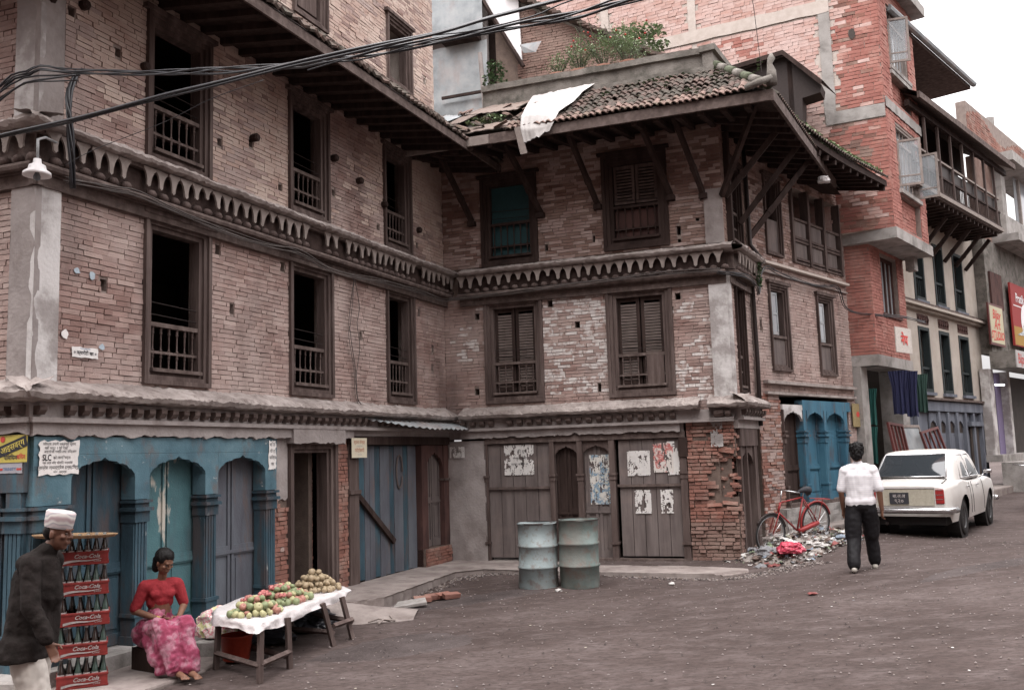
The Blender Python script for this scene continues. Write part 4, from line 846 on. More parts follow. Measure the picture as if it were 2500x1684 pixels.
# ================================================================ CREAM BUILDING with timber balcony
HK=thing('cream_building','cream stuccoed house with dark tall windows and a timber balcony under a sloping roof','building',lc,rc)
M['cream']=mat('cream_stucco',[(.33,.29,.25),(.43,.385,.34)],sc=2,bump=.3,dust=((.34,.28,.23),.5,.75,3,(1,1,.6),.6)); M['slate']=mat('slate_blue_timber',[(.085,.09,.11),(.13,.14,.165),(.17,.18,.21)],sc=3,st=(1,1,.3),bump=.3); M['green_dark']=flat('dark_green_timber',(.018,.026,.027))
wu=[(9.02,9.85),(10.66,11.50),(12.34,13.25)]
opsK=[(a,3.2,b,4.9) for a,b in wu]+[(a,5.6,b,7.3) for a,b in wu]
w=MB(); us=sorted({6.9,14.45,*[x for o in wu for x in o]}); zs=[3.0,3.2,4.9,5.6,7.3,8.0]
for i in range(len(us)-1):
    for k in range(len(zs)-1):
        if not any(o[0]<=us[i] and us[i+1]<=o[2] and o[1]<=zs[k] and zs[k+1]<=o[3] for o in opsK): w.box(us[i],us[i+1],0,.3,zs[k],zs[k+1])
put('stucco_wall',w,'cream',HK); rooms(HK,I4,6.9,14.4,.5,8,2)
for z,y,m1 in ((5.52,.14,'wood_grey_h'),(5.43,.22,'cream'),(5.36,.12,'cream'),(3.06,.12,'wood_grey_h')): bx('moulding',M[m1],HK,6.9,14.5,-y,.0,z-.06,z)
for a,b in wu:
    for (c,d) in ((3.2,4.9),(5.6,7.3)):
        f=MB(); e=.09; f.box(a,a+e,-.02,.15,c,d); f.box(b-e,b,-.02,.15,c,d); f.box(a+e,b-e,-.02,.15,d-e,d); f.box(a+e,b-e,-.03,.15,c,c+e); f.box(a+e,b-e,.02,.1,c+.6,c+.66); fo=put('window',f,'green_dark',HK)
        for k in range(4): inst(MB().tube([(a+.2+k*.14,.06,c+.08),(a+.2+k*.14,.06,c+.6)],.012,5).mesh('window_bar',M['green_dark']),'window_bar',fo,I4)
        inst(MB().box(a+.1,b-.1,.2,.21,c,d).mesh('pane',M['glass']),'pane',fo,I4)
        bx('window_sill',M['slate'],HK,a-.05,b+.05,-.08,.0,c-.08,c-.001)
    o=MB()
    for k in range(5): o.m=T(a+.08+k*.17,-.02,5.1)@RY(R(45)); o.box(-.05,.05,-.02,.03,-.05,.05)
    o.m=I4; o.box(a,b,-.015,.02,4.98,5.22); put('carved_frieze',o,'wood_red',HK)
# ground floor in slate-blue timber with small arches
g0=MB(); g0.box(7.3,14.45,.05,.2,.4,3.0); put('timber_front',g0,'slate',HK)
for k in range(4): 
    a=9.35+k*.75; arch_board(HK,I4,a,a+.55,2.7,2.25,2.5,.0,.045,M['slate']); bx('door_leaf',M['black'],HK,a,a+.55,.035,.048,2.0,2.5); bx('door_leaf',M['slate'],HK,a+.05,a+.5,.02,.034,.9,2.15)
for k in range(7): bx('door_post',M['slate'],HK,8.9+k*.75+.26 if k else 8.3,9.0+k*.75+.3 if k else 8.45,-.06,.045,.4,2.7)
bx('doorway',M['black'],HK,12.75,13.5,.0,.04,.5,2.3); bx('door_lintel',M['slate'],HK,12.55,13.7,-.1,.04,2.34,2.46); bx('fascia_board',M['slate'],HK,8,14.4,-.06,.04,2.72,2.98)
# balcony
bx('balcony_floor',M['wood_grey_h'],HK,6.5,13.7,-1.05,.0,7.86,7.98); bx('balcony_edge',M['wood_pale'],HK,6.5,13.75,-1.10,-1.052,7.9,8.0)
for i in range(18):
    u=7.2+i*.36; bx('joist',M['wood_dark'],HK,u,u+.08,-1.0,0,7.74,7.859)
for u in (9.6,10.5,11.6,12.6,13.5): struts_brace(HK,(u,-.02,6.9),(u,-.75,7.7),w=.07,name='bracket')
for z in (8.85,8.45,8.03): bx('rail',M['wood_pale' if z>8.5 else 'wood_dark'],HK,6.5,13.7,-1.06,-1.0,z,z+.05)
br=MB().tube([(0,0,8.05),(0,0,8.46)],.02,5); bmsh=MB().box(-.012,.012,-.01,.01,8.08,8.45).mesh('baluster',M['wood_dark'])
for i in range(60): inst(bmsh,'baluster',HK,T(6.6+i*.12,-1.03,0))
bx('railing_cloth',M['iron'],HK,6.6,13.6,-1.0,-.99,8.5,8.83)
for i in range(7): bx('balcony_post',M['wood_grey'],HK,7.4+i*.98,7.47+i*.98,-1.08,-1.02,8.03,9.95)
bx('back_wall',M['black'],HK,6.5,13.7,.0,.1,8.0,10.6)
r=MB(); r.add([(6.3,-1.3,9.9),(14.6,-1.3,9.9),(14.6,.2,10.8),(6.3,.2,10.8)],[(3,2,1,0)]); r.add([(6.3,-1.32,10.02),(14.6,-1.32,10.02),(14.6,.4,11.0),(6.3,.4,11.0)],[(0,1,2,3)]); r.box(6.3,14.6,-1.36,-1.3,9.88,10.03); put('roof',r,'wood_grey_h',HK)
bx('roof_beam',M['wood_dark'],HK,6.3,14.6,-1.1,-1.0,9.75,9.9); put('gable_wall',MB().box(6.5,14.4,.0,.1,10.0,11.0),'wood_dark',HK)
# set-back white attic with gutter
w=MB(); w.box(6,10.6,.35,.5,10.4,12.6); put('attic_wall',w,'cream',HK); bx('attic_side',M['cream'],HK,10.5,10.6,.51,3,10.4,12.6)
for u in (7.6,8.5,9.5): 
    f=MB(); f.box(u,u+.6,.25,.34,10.7,11.9); fo=put('window',f,'tin',HK); inst(MB().box(u+.06,u+.54,.23,.249,10.8,11.85).mesh('pane',M['glass_pale']),'pane',fo,I4)
r=MB(); r.box(5.5,12.0,-1.0,1,11.75,11.85); r.build('roof',M['wood_grey_h'],HK); put('gutter',MB().tube([(5.5,-1.08,11.88),(12.05,-1.08,11.88)],.08,8),'tin',HK)
ch=MB(); ch.box(9.2,9.8,1.2,1.8,11.86,13.6); ch.box(9.05,9.95,1.05,1.95,13.6,13.8); put('chimney',ch,'cream',HK)
# ================================================================ GREY BUILDING at right edge
HG=thing('grey_concrete_building','grey concrete building at the right edge with a photo shop and signboards','building',lc,rc)
g0=MB(); g0.box(14.5,16.2,-.3,.3,1.5,4.1) if False else None
put('concrete_wall',MB().box(14.5,26,-.30,.1,4.5,8.0),'concrete_dark',HG); put('concrete_wall',MB().box(16.2,26,-.6,.0,8.0,8.95),'concrete',HG); put('concrete_wall',MB().box(16.4,16.9,-.5,.0,8.95,10.6),'concrete',HG)
put('concrete_wall',MB().box(14.6,16.4,-.25,.0,8.0,10.6),'brick_dark',HG)
put('roof_slab',MB().box(16.0,26,-1.0,.3,10.6,10.9),'concrete',HG); put('floor_slab',MB().box(15.8,26,-1.0,.2,8.02,8.25),'concrete',HG)
w=MB(); w.box(18.3,18.45,-.58,-.4,8.95,10.5); w.box(20,20.15,-.58,-.4,8.95,10.5); w.box(22,22.15,-.58,-.4,8.95,10.5); fo=put('window',w,'wood_pale',HG); inst(MB().box(18,24,-.5,-.48,8.95,10.55).mesh('pane',M['glass_pale']),'pane',fo,I4)
wall(HG,I4,14.4,21.5,11.0,12.3,(),bm=lambda u,z:None if z>11.95+.25*math.sin(u*1.3) else 'brick_raw',L=.25,H=.08,y0=-.2)
wall(HG,T(14.4,-.2,0)@RZ(R(66)),-2.5,0,11.0,12.0,(),bm='brick_dark',L=.25,H=.08) if False else None
put('water_tank_post',MB().tube([(18.6,.2,12),(18.6,.2,12.9)],.16,8),'concrete',HG)
put('window',MB().box(14.75,16.0,-.36,-.3,5.9,7.0),'wood_red',HG); 
# shop box sign and ground-floor glass
put('canopy_box',MB().box(14.1,26,-1.0,-.31,4.0,4.5),'concrete_dark',HG)
put('shop_wall',MB().box(13.9,14.35,-.3,-.05,1.4,4.0),'plaster_white',HG); put('shop_wall',MB().box(15.8,16.05,-.32,.1,1.4,4.0),'plaster_white',HG)
put('shop_interior',MB().box(14.35,26,.3,.4,1.3,4.0),'black',HG); M['lilac']=flat('lilac_panel',(.22,.18,.30)); put('door_panel',MB().box(15.2,15.8,-.1,-.05,1.5,3.95),'lilac',HG)
put('threshold',MB().box(13.8,26,-.5,.3,1.3,1.5),'concrete',HG)
flush(HG,120)
stp=thing('shop_steps','grey concrete steps climbing to the photo shop door behind the white car','steps',lc,rc)
for k in range(4): put('step',MB().box(13.6+k*.0,26,-1.5-.35*k+.2,-.5 if k==0 else -1.5-.35*(k-1)+.199,.2,1.29-.25*k),'concrete',stp)
# ================================================================ structures on the roofs behind
lb2=(OA[0],OA[1],0)
HT=thing('tin_shack','rooftop shack clad in grey tin sheets with a white triangular gable','shack',lb2,rb)
def sheet(a,b,z0,z1,y,m='tin',w=3,nm='tin_sheet',sh=0,root=HT,am=.012,per=.12):
    n=int((b-a)/.03); q=MB(); q.grid(n,6,lambda s,t:(a+(b-a)*s+sh*t,y-am*math.cos(2*math.pi*(a+(b-a)*s)/per)+.03*noise.noise(Vector((s*2,t*3,a))),z0+(z1-z0)*t+.05*noise.noise(Vector((s*2,t,z0))))); return q.build(nm,M[m],root,smooth=True)
sheet(-2.4,.05,9.52,11.05,2.45,am=.002); sheet(-2.4,.0,8.6,9.7,2.38,m='tin',am=.002); sheet(-2.4,.02,11.2,13.6,2.3,am=.003); put('back_wall',MB().box(-2.6,.0,2.6,2.7,7.9,14.5),'plaster',HT)
put('board',MB().box(-1.0,.5,2.28,2.33,9.78,9.84),'wood_dark_h',HT); put('board',MB().box(-.95,-.1,2.15,2.5,11.05,11.16),'wood_dark_h',HT); put('board',MB().box(-.95,.55,2.9,2.95,9.0,12.2),'wood_dark_h',HT)
gp=MB(); gp.prism([(-.28,12.6),(.83,12.6),(.80,11.8),(.84,10.33)],2.5,2.54); M['white_wall']=flat('white_sheet',(.80,.78,.79),var=.05); put('gable_panel',gp,'white_wall',HT)
eg=MB(); eg.tube([(-.42,2.42,12.7),(.9,2.42,10.25)],.05,5); put('verge_board',eg,'wood_dark',HT)
put('awning_post',MB().tube([(.02,2.1,10.6),(.12,2.1,9.0)],.05,6),'plaster',HT)
q=MB(); q.add([(.83,2.4,10.75),(1.5,1.9,10.5),(1.36,1.9,10.28),(.95,2.3,10.5)],[(0,1,2,3),(3,2,1,0)]); put('corrugated_sheet',q,'tin',HT)
HGb=thing('gabled_brick_house','old brick gable with mossy tiled verge rising behind the flower pots','house',lb2,rb)
gb=MB(); gb.prism([(.2,9.0),(5.2,9.0),(5.2,9.3),(3.74,9.95),(.80,11.75),(.2,12.2)],2.6,2.9)
put('gable_wall',gb,'mortar_dark',HGb)
def skipg(u,z): return z>11.75-(u-.8)*.62 or u<.75
wall(HGb,I4,.7,4.2,8.6,11.9,(),bm='brick_dark',skip=skipg,y0=2.58,th=.03,core=False) ; 
vt=MB().box(-.09,.09,-.12,.25,-.02,.03).mesh('verge_tile',M['tile'])
for k in range(34):
    s=k/33; inst(vt,'verge_tile',HGb,T(.62+3.6*s,2.45,11.98-2.25*s+rng.uniform(-.015,.015))@RY(R(12))@RZ(rng.uniform(-.2,.2)))
put('verge_board',MB().tube([(.5,2.62,11.98),(4.3,2.62,9.62)],.07,5),'concrete_dark',HGb)
flush(HGb,150)
HP=thing('tin_porch','dark tin porch roof on the terrace in front of the red party wall','porch',lw,rw)
q=MB(); y=-1.5
q.add([(-3.4,y-.5,10.05),(-1.75,y-.5,10.20),(-1.75,y+1,10.45),(-3.4,y+1,10.3)],[(0,1,2,3)]); q.add([(-1.75,y-.5,10.20),(-1.0,y-.5,9.38),(-.9,y+1,9.5),(-1.75,y+1,10.45)],[(0,1,2,3)]); q.add([(-3.4,y-.5,9.95),(-1.77,y-.5,10.1),(-1.04,y-.5,9.28),(-1.0,y-.5,9.38),(-1.75,y-.5,10.2),(-3.4,y-.5,10.05)],[(0,1,4,5),(1,2,3,4)])
put('tin_roof',q,'wood_dark',HP); put('porch_shade_panel',MB().prism([(-3.4,8.4),(-1.5,8.4),(-1.45,9.15),(-1.08,9.2),(-1.05,9.36),(-1.75,10.12),(-3.4,9.97)],y-.3,y+.2),'iron',HP); put('porch_post',MB().box(-1.72,-1.62,y-.3,y-.2,8.4,10.0),'wood_dark',HP)  # near-black panel stands in for the shaded underside of the porch roof
# ================================================================ street things
def at_(o,loc,rz=0): o.location=loc; o.rotation_euler=(0,0,rz); return o
def copy_tree(o,parent=None):
    c=o.copy(); COL.objects.link(c)
    if parent is not None: c.parent=parent
    for ch in list(o.children): copy_tree(ch,c)
    return c
# ---- oil drums
def dm(name,c1,c2,rust): return mat(name,[c1,c2],sc=2.2,rough=.5,bump=.4,bsc=30,dust=((.15,.095,.078),.50,.62,7,(1,1,1),rust),worn=((.27,.215,.19),.5,.75,1.2,(1,1,.4),.45))
drm=[dm('pale_blue_drum_paint',(.20,.245,.25),(.29,.34,.345),.6),dm('green_grey_drum_paint',(.085,.115,.105),(.18,.215,.205),.55)]
def drum(x,y,h,m,label,sd):
    z=G(x,y)-.01; t=thing('oil_drum',label,'drum',(x,y,z),sd,'oil drums on the road')
    r=.292; b=MB(); seg=40; prof=[(r*.98,.0),(r,.02),(r,h*.30),(r+.014,h*.31),(r+.014,h*.335),(r,h*.345),(r,h*.62),(r+.014,h*.635),(r+.014,h*.66),(r,h*.67),(r,h-.02),(r+.012,h-.012),(r+.010,h),(r-.008,h),(r-.012,h-.1),(r-.02,h-.6),(.01,h-.62)]
    b.lathe(prof,seg=seg,cap=False)
    for i,v in enumerate(b.v):
        d=noise.noise(Vector((v[0]*4+sd,v[1]*4,v[2]*3)))*.018; a=math.atan2(v[1],v[0]); k=1+d/r
        zz=v[2]+(.012*noise.noise(Vector((v[0]*9,v[1]*9,sd))) if v[2]<.05 else 0); b.v[i]=(v[0]*k,v[1]*k,zz)
    b.build('shell',m,t,smooth=True)
    b=MB(); b.lathe([(r+.013,h-.012),(r+.016,h-.004),(r+.006,h+.004),(r-.008,h-.002)],seg=seg,cap=False); b.build('rim',M['iron'],t,smooth=True); return t
drum(.29,14.27,.94,drm[0],'pale blue rusty oil drum standing at the left of the pair','d' and 1.0); drum(.89,14.13,.97,drm[1],'green and grey oil drum with a dented flared base, right of the pair',2.4)
# ---- bottle crates
cred=flat('red_crate_plastic',(.21,.026,.023),rough=.55,var=.5,sc=9); white=flat('white_print',(.36,.32,.31),var=.4)
gls=flat('green_tinted_bottle_glass',(.035,.06,.05),rough=.12,spec=.8); cola=flat('dark_cola_glass',(.02,.013,.011),rough=.12,spec=.8); cap_m=flat('steel_cap',(.5,.5,.5),rough=.35,metal=.6)
bprof=[(.028,0),(.029,.04),(.026,.07),(.028,.10),(.029,.12),(.022,.15),(.014,.185),(.0125,.22),(.015,.225),(.0145,.235)]
bm1=MB().lathe([(r*1.05,z*1.13) for r,z in bprof],seg=9).mesh('bottle_body',gls,True); bm2=MB().lathe([(r*1.05,z*1.13) for r,z in bprof],seg=9).mesh('bottle_body',cola,True)
lbm=MB().lathe([(.0315,.085),(.0318,.125)],seg=9,cap=False).mesh('label_print',white); cpm=MB().lathe([(.0165,.255),(.0165,.268)],seg=8).mesh('bottle_cap',cap_m)
ordn=['bottom','second from the bottom','middle','second from the top','topmost']
CL,CWd=.44,.30
def wave(w,h):
    p=[];q=[]
    for i in range(13):
        s=i/12; x=-w/2+w*s; y=h*(-.5+s*.9+.22*math.sin(s*2*math.pi)); th=h*(.30*(1-s)+.05)
        p.append((x,y+th)); q.append((x,y-th))
    m=MB(); 
    for i in range(12): m.add([(q[i][0],0,q[i][1]),(q[i+1][0],0,q[i+1][1]),(p[i+1][0],0,p[i+1][1]),(p[i][0],0,p[i][1])],[(0,1,2,3)])
    return m
rzc=math.atan2(.16,.36)
for i in range(5):
    z0=-.13+.283*i; jx=rng.uniform(-.012,.012)
    t=thing('bottle_crate',f'red plastic soft drink crate, {ordn[i]} of the stack by the blue door','crate',(-4.19+jx,9.30+jx,z0),rzc+rng.uniform(-.03,.03),'crates in the drinks stack')
    c=MB(); h=.125
    c.box(-CL/2,CL/2,-CWd/2,-CWd/2+.012,0,h); c.box(-CL/2,CL/2,CWd/2-.012,CWd/2,0,h); c.box(-CL/2,-CL/2+.012,-CWd/2+.012,CWd/2-.012,0,h); c.box(CL/2-.012,CL/2,-CWd/2+.012,CWd/2-.012,0,h); c.box(-CL/2+.012,CL/2-.012,-CWd/2+.012,CWd/2-.012,0,.01)
    c.build('crate_shell',cred,t,bevel=.004)
    rmb=MB()
    for zz in (h-.012,.012): rmb.box(-CL/2-.006,CL/2+.006,-CWd/2-.006,-CWd/2,zz-.008,zz+.008); rmb.box(CL/2,CL/2+.006,-CWd/2,CWd/2,zz-.008,zz+.008)
    rmb.build('crate_rib',cred,t)
    dv=MB()
    for k in range(1,6): dv.box(-CL/2+CL*k/6-.002,-CL/2+CL*k/6+.002,-CWd/2+.013,CWd/2-.013,.012,.09)
    for k in range(1,4): dv.box(-CL/2+.013,CL/2-.013,-CWd/2+CWd*k/4-.0015,-CWd/2+CWd*k/4+.0015,.012,.088)
    dv.build('crate_divider',cred,t)
    text('Coca-Cola',.052,white,t,(.03,-CWd/2-.009,.080),name='logo',shear=.35,bold=.0012)
    wv=wave(.34,.035); wv.m=None; o=wv.build('logo_wave',white,t); o.location=(-.01,-CWd/2-.0085,.042)
    text('Coke',.03,white,t,(.12,-CWd/2-.009,.035),name='logo',shear=.35)
    for a in range(6):
        for b_ in range(4):
            if rng.random()<.08: continue
            x=-CL/2+CL*(a+.5)/6; y=-CWd/2+CWd*(b_+.5)/4; full=rng.random()<.55
            bt=bpy.data.objects.new('drink_bottle',bm2 if full else bm1); link(bt); bt.matrix_world=T(*t.location)@RZ(t.rotation_euler.z)@T(x,y,.012)@RZ(rng.uniform(0,6))
            tag(bt,('dark cola' if full else 'green glass')+f' bottle in the {ordn[i]} crate, {["nearest","second","third","rear"][b_]} row, {["first","second","third","fourth","fifth","sixth"][a]} from the left'.replace(' from the top',' upper').replace(' from the bottom',' lower'),'bottle',f'bottles in the {ordn[i]} crate'.replace(' from the',' from'))
            if b_<2 or a>4: inst(lbm,'label_print',bt,I4)
            if full: inst(cpm,'bottle_cap',bt,I4)
tr=MB(T(-4.25,9.22,1.25)@RX(R(-2))@RY(R(1))); tr.lathe([(.01,.0),(.30,.005),(.36,.012),(.385,.03),(.39,.04),(.38,.038),(.35,.024),(.29,.014),(.01,.015)],seg=36,sy=.85)
o=tr.build('winnowing_tray',mat('woven_bamboo',[(.16,.095,.055),(.36,.25,.15)],sc=14,bump=.8,st=(1,4,1)),smooth=True,label='round woven bamboo tray lying on top of the bottle stack',category='tray') if False else tag(tr.build('winnowing_tray',mat('woven_bamboo',[(.16,.095,.055),(.36,.25,.15)],sc=14,bump=.8),smooth=True),'round woven bamboo tray lying on top of the bottle stack','tray')
# ---- fruit stand
TZ=.375
poly=[(-3.12,9.9),(-2.5,9.2),(-2.38,9.95),(-2.05,11.6),(-2.42,12.2),(-3.2,11.1),(-3.25,10.35)]
fs_=thing('fruit_stand','low wooden trestle fruit stand set up on the kerb beside the seated woman','stand',(-2.8,10.6,-.15))
def rel(p): return (p[0]+2.8,p[1]-10.6)
tp=MB(); tp.prism([rel(p) for p in poly],TZ-.02+.15,TZ+.15,'z'); tp.build('table_top',M['wood_brown'],fs_)
tops=[]
for (x,y,sx,sy) in ((-3.12,9.95,.03,0),(-2.49,9.27,0,.04),(-2.33,9.80,-.02,0),(-3.02,10.5,0,0),(-2.08,10.8,-.1,-.1),(-1.93,11.15,-.12,0),(-2.64,11.15,0,0),(-2.54,11.8,0,0)):
    l=MB(); g0=G(x,y)+.15; zt=TZ-.021+.15; X,Y=rel((x,y)); l.tube([(X,Y,g0),(X+sx,Y+sy,zt)],.034,4); l.build('leg',M['wood_grey'],fs_); tops.append((X,Y,g0))
def bar(i,j,h,w=.03):
    a=tops[i];b=tops[j]; MB().tube([(a[0],a[1],a[2]+h),(b[0],b[1],b[2]+h)],w,4).build('stretcher',M['wood_grey'],fs_)
bar(0,1,.16);bar(1,2,.17);bar(4,5,.22);bar(2,3,.12);bar(5,7,.2);bar(4,6,.15)
# crumpled plastic sheet on the table
cx_=sum(p[0] for p in poly)/7; cy_=sum(p[1] for p in poly)/7
def border(s):
    n=len(poly); k=s*n; i=int(k)%n; q=k-int(k); a=poly[i]; b=poly[(i+1)%n]; return a[0]+(b[0]-a[0])*q,a[1]+(b[1]-a[1])*q
NS=150; cl=MB(); ringsv=[]
for j,(kk,dz) in enumerate(((.3,.012),(.7,.016),(.97,.02),(1.015,.012),(1.03,-.015),(1.04,-.045),(1.05,-.075))):
    for i in range(NS):
        x,y=border(i/NS); X=cx_+(x-cx_)*kk; Y=cy_+(y-cy_)*kk
        w=noise.noise(Vector((x*7,y*7,j*.7))); w2=noise.noise(Vector((x*2.3,y*2.3,4)))
        if j>=3: amp=(j-2); X+=.012*amp*w; Y+=.012*amp*noise.noise(Vector((y*8,x*8,j))); drop=dz*(1+.9*w2)+.012*w
        else: drop=dz+.010*w
        ringsv.append((X,Y,TZ+drop))
cl.add(ringsv+[(cx_,cy_,TZ+.01)],[(j*NS+i,j*NS+(i+1)%NS,(j+1)*NS+(i+1)%NS,(j+1)*NS+i) for j in range(6) for i in range(NS)]+[(7*NS,i,(i+1)%NS) for i in range(NS)])
tag(cl.build('plastic_sheet',mat('crumpled_white_plastic',[(.50,.46,.45),(.68,.65,.65)],sc=9,rough=.35,spec=.5,bump=.8,bsc=30),smooth=True),'crumpled white plastic sheet covering the fruit stand','tablecloth')
def fruitmesh(name,m,seg=9):
    b=MB(); b.lathe([(.001,-.038),(.018,-.036),(.034,-.02),(.041,.0),(.038,.02),(.024,.034),(.008,.036),(.003,.030)],seg=seg,cap=False); return b.mesh(name,m,True)
fm={k:flat(k,c,rough=.45,var=.3,sc=20,coord='obj') for k,c in {'green_guava':(.24,.28,.15),'yellow_green_guava':(.42,.40,.22),'reddish_fruit':(.40,.19,.15),'brown_sapota':(.36,.28,.18),'pink_pulp':(.55,.20,.19)}.items()}
fmm={k:fruitmesh('fruit',v) for k,v in fm.items()}
def heap(cen,ax,n,layers,rad,mats,label,grp,name='fruit'):
    k=0; z=TZ+.05; ca,sa=math.cos(ax),math.sin(ax); placed=[]
    for L_ in range(layers):
        f=1-L_/(layers+.2); step=.078; a=rad[0]*f; b=rad[1]*f
        ny=int(b/step*2)+1
        for j in range(ny):
            v=-b+2*b*(j+.5)/ny; wd=a*math.sqrt(max(0,1-(v/b)**2)) if b>0 else a; nx_=max(1,int(2*wd/step))
            for i in range(nx_):
                u=-wd+2*wd*(i+.5)/nx_; 
                if k>=n: return
                x=cen[0]+u*ca-v*sa+rng.uniform(-.012,.012); y=cen[1]+u*sa+v*ca+rng.uniform(-.012,.012)
                mk=rng.choice(mats); s=rng.uniform(.72,1.15)
                o=bpy.data.objects.new(name,fmm[mk]); link(o); o.location=(x,y,z+L_*.060+rng.uniform(-.006,.006)); o.rotation_euler=(rng.uniform(-1,1),rng.uniform(-1,1),rng.uniform(0,6)); o.scale=(s,s,s*rng.uniform(.78,1.1)); tag(o,label,'fruit',grp); k+=1
G1,G2,G3='green and yellow guavas in the near heap','split pink guavas in the middle heap','brown round fruits in the far pile'
heap((-2.68,9.83),R(55),120,3,(.30,.25),['green_guava','yellow_green_guava','yellow_green_guava','green_guava','reddish_fruit'],'small green yellow or reddish fruit in the nearest heap on the stand',G1)
heap((-2.60,10.62),R(75),120,3,(.44,.28),['green_guava','green_guava','yellow_green_guava','reddish_fruit'],'green fruit in the long middle heap on the stand',G2)
heap((-2.42,11.46),R(60),120,4,(.34,.28),['brown_sapota'],'round brown fruit in the pyramid at the far end of the stand',G3)
for k in range(16):
    x=-2.66+rng.uniform(-.14,.14); y=10.66+rng.uniform(-.34,.34); 
    if k>10: x=-2.74+rng.uniform(-.12,.1); y=9.95+rng.uniform(-.05,.15)
    b=MB(); 
    for q in range(5):
        a=q*1.257+rng.random(); b.m=T(.025*math.cos(a),.025*math.sin(a),0)@RZ(a)@RY(.6); b.lathe([(.001,-.02),(.022,-.008),(.024,.006),(.008,.02)],seg=7,cap=False)
    o=b.build('cut_fruit',fm['pink_pulp'],smooth=True); o.location=(x,y,TZ+.205+rng.uniform(-.01,.01)-abs(x+2.66)*.3-abs(y-10.66)*.12 if k<=10 else TZ+.15); tag(o,'split fruit showing pink flesh laid on top of the '+('middle' if k<=10 else 'nearest')+' heap','fruit','cut pink fruits on the stand')
# ---- under and beside the stand
b=MB(); b.lathe([(.13,0),(.135,.01),(.165,.24),(.175,.245),(.175,.26),(.16,.26),(.125,.02),(.01,.015)],seg=20,cap=False); o=tag(b.build('bucket',flat('red_plastic_bucket',(.33,.045,.025),rough=.4),smooth=True),'red plastic bucket standing under the near end of the fruit stand','bucket'); at_(o,(-3.0,10.25,-.13))
def lump(name,c,r,m,label,cat,sd=0,amp=.35,sub=3,**kw):
    bm_=__import__('bmesh').new(); __import__('bmesh').ops.create_icosphere(bm_,subdivisions=sub,radius=1)
    for v in bm_.verts:
        n=noise.noise(v.co*1.8+Vector((sd,0,0)))+.6*noise.noise(v.co*4.5+Vector((0,sd,0)))+.35*abs(noise.noise(v.co*9+Vector((0,sd,0)))); v.co*=1+amp*n
        v.co=Vector((v.co.x*r[0],v.co.y*r[1],max(v.co.z,-.55)*r[2]))
    me=bpy.data.meshes.new(name); bm_.to_mesh(me); bm_.free(); me.materials.append(m); o=bpy.data.objects.new(name,me); link(o); o.location=c; return tag(o,label,cat,**kw)
dk=flat('dark_plastic_sacking',(.035,.037,.045),rough=.35,spec=.5,var=.4); 
lump('sack',(-3.05,11.1,.0),(.42,.34,.17),dk,'heap of dark crumpled plastic sacks under the fruit stand','sack',1,.45,4)
lump('sack',(-2.6,11.9,-.02),(.3,.3,.14),dk,'dark sack crumpled behind the far trestle of the fruit stand','sack',5,.45,4)
prt=mat('pink_printed_paper',[(.70,.64,.60),(.66,.20,.24),(.72,.70,.66),(.62,.58,.30)],sc=11,rough=.5,contrast=(.42,.58)); lump('shopping_bag',(-3.38,10.75,.14),(.24,.14,.2),prt,'pink and white printed plastic bag standing between the woman and the fruit','bag',3,.25,4)
st_=MB(); st_.prism([(-.22,-.16),(.24,-.18),(.22,.2),(-.2,.2)],0,.14,'z'); o=st_.build('stone_block',M['concrete']); at_(o,(-3.32,10.62,-.13)); tag(o,'grey stone block on the slab behind the stand','stone')
# ---- signs and papers on the shopfront
def paper(Tm,root_m,a,b,z0,z1,m,name='paper_notice',lab='',cat='notice',y=-.064,group=None,ragged=.006):
    n=10; pts=[]
    for (p,q) in (((a,z0),(b,z0)),((b,z0),(b,z1)),((b,z1),(a,z1)),((a,z1),(a,z0))):
        for i in range(n): s=i/n; pts.append((p[0]+(q[0]-p[0])*s+rng.uniform(-ragged,ragged),p[1]+(q[1]-p[1])*s+rng.uniform(-ragged,ragged)))
    q=MB(); q.prism([(x-a,z-z0) for x,z in pts],0,.0015); o=q.build(name,m); o.matrix_world=root_m@Tm@T(a,y,z0); tag(o,lab,cat,group); return o
e0=4.0-.32
sg=paper(TE,WA,e0,4.055,1.99,2.255,M['yellow'],'enamel_sign','square yellow enamel sign with black diagonal band of lettering at the far left','sign',y=-.075,ragged=0)
bd=MB(T(.19,-.003,.155)@RY(R(-17))); bd.box(-.185,.185,-.001,.001,-.055,.05); bd.build('sign_band',M['ink'],sg)
o=text('आइसबर्ग',.085,M['yellow'],sg,(0,0,0),mw=T(.19,-.006,.15)@RY(R(-17)),bold=.001); 
text('पिमियम',.06,M['ink'],sg,(.165,-.003,.045),bold=.001); text('बियर',.06,M['ink_red'],sg,(.30,-.003,.05),bold=.001); o=MB().lathe([(.024,0),(.03,.001)],seg=14).build('crest',M['ink_red'],sg); o.matrix_basis=T(.06,-.004,.225)@RX(math.pi/2)
pg=flat('grey_printed_card',(.36,.35,.38),var=.15); s2=paper(TE,WA,3.63,3.99,1.885,2.0,pg,'paper_notice','small grey card with TRINITY lettering under the yellow sign','notice',y=-.068,ragged=.003); text('TRINITY',.045,M['ink_blue'],s2,(.2,-.003,.04)); 
for x in (.08,.32): o=MB().box(x-.03,x+.03,-.003,-.001,.03,.05).build('print_bar',M['ink_red'],s2)
sl_=paper(I4,WA,-9.08,-8.60,1.86,2.19,M['paper'],'paper_notice','large white poster with bold SLC and lines of printed text beside the yellow sign','poster',y=-.075,ragged=.012)
text('SLC',.085,M['ink'],sl_,(.09,-.003,.165),bold=.002,sx=.75)
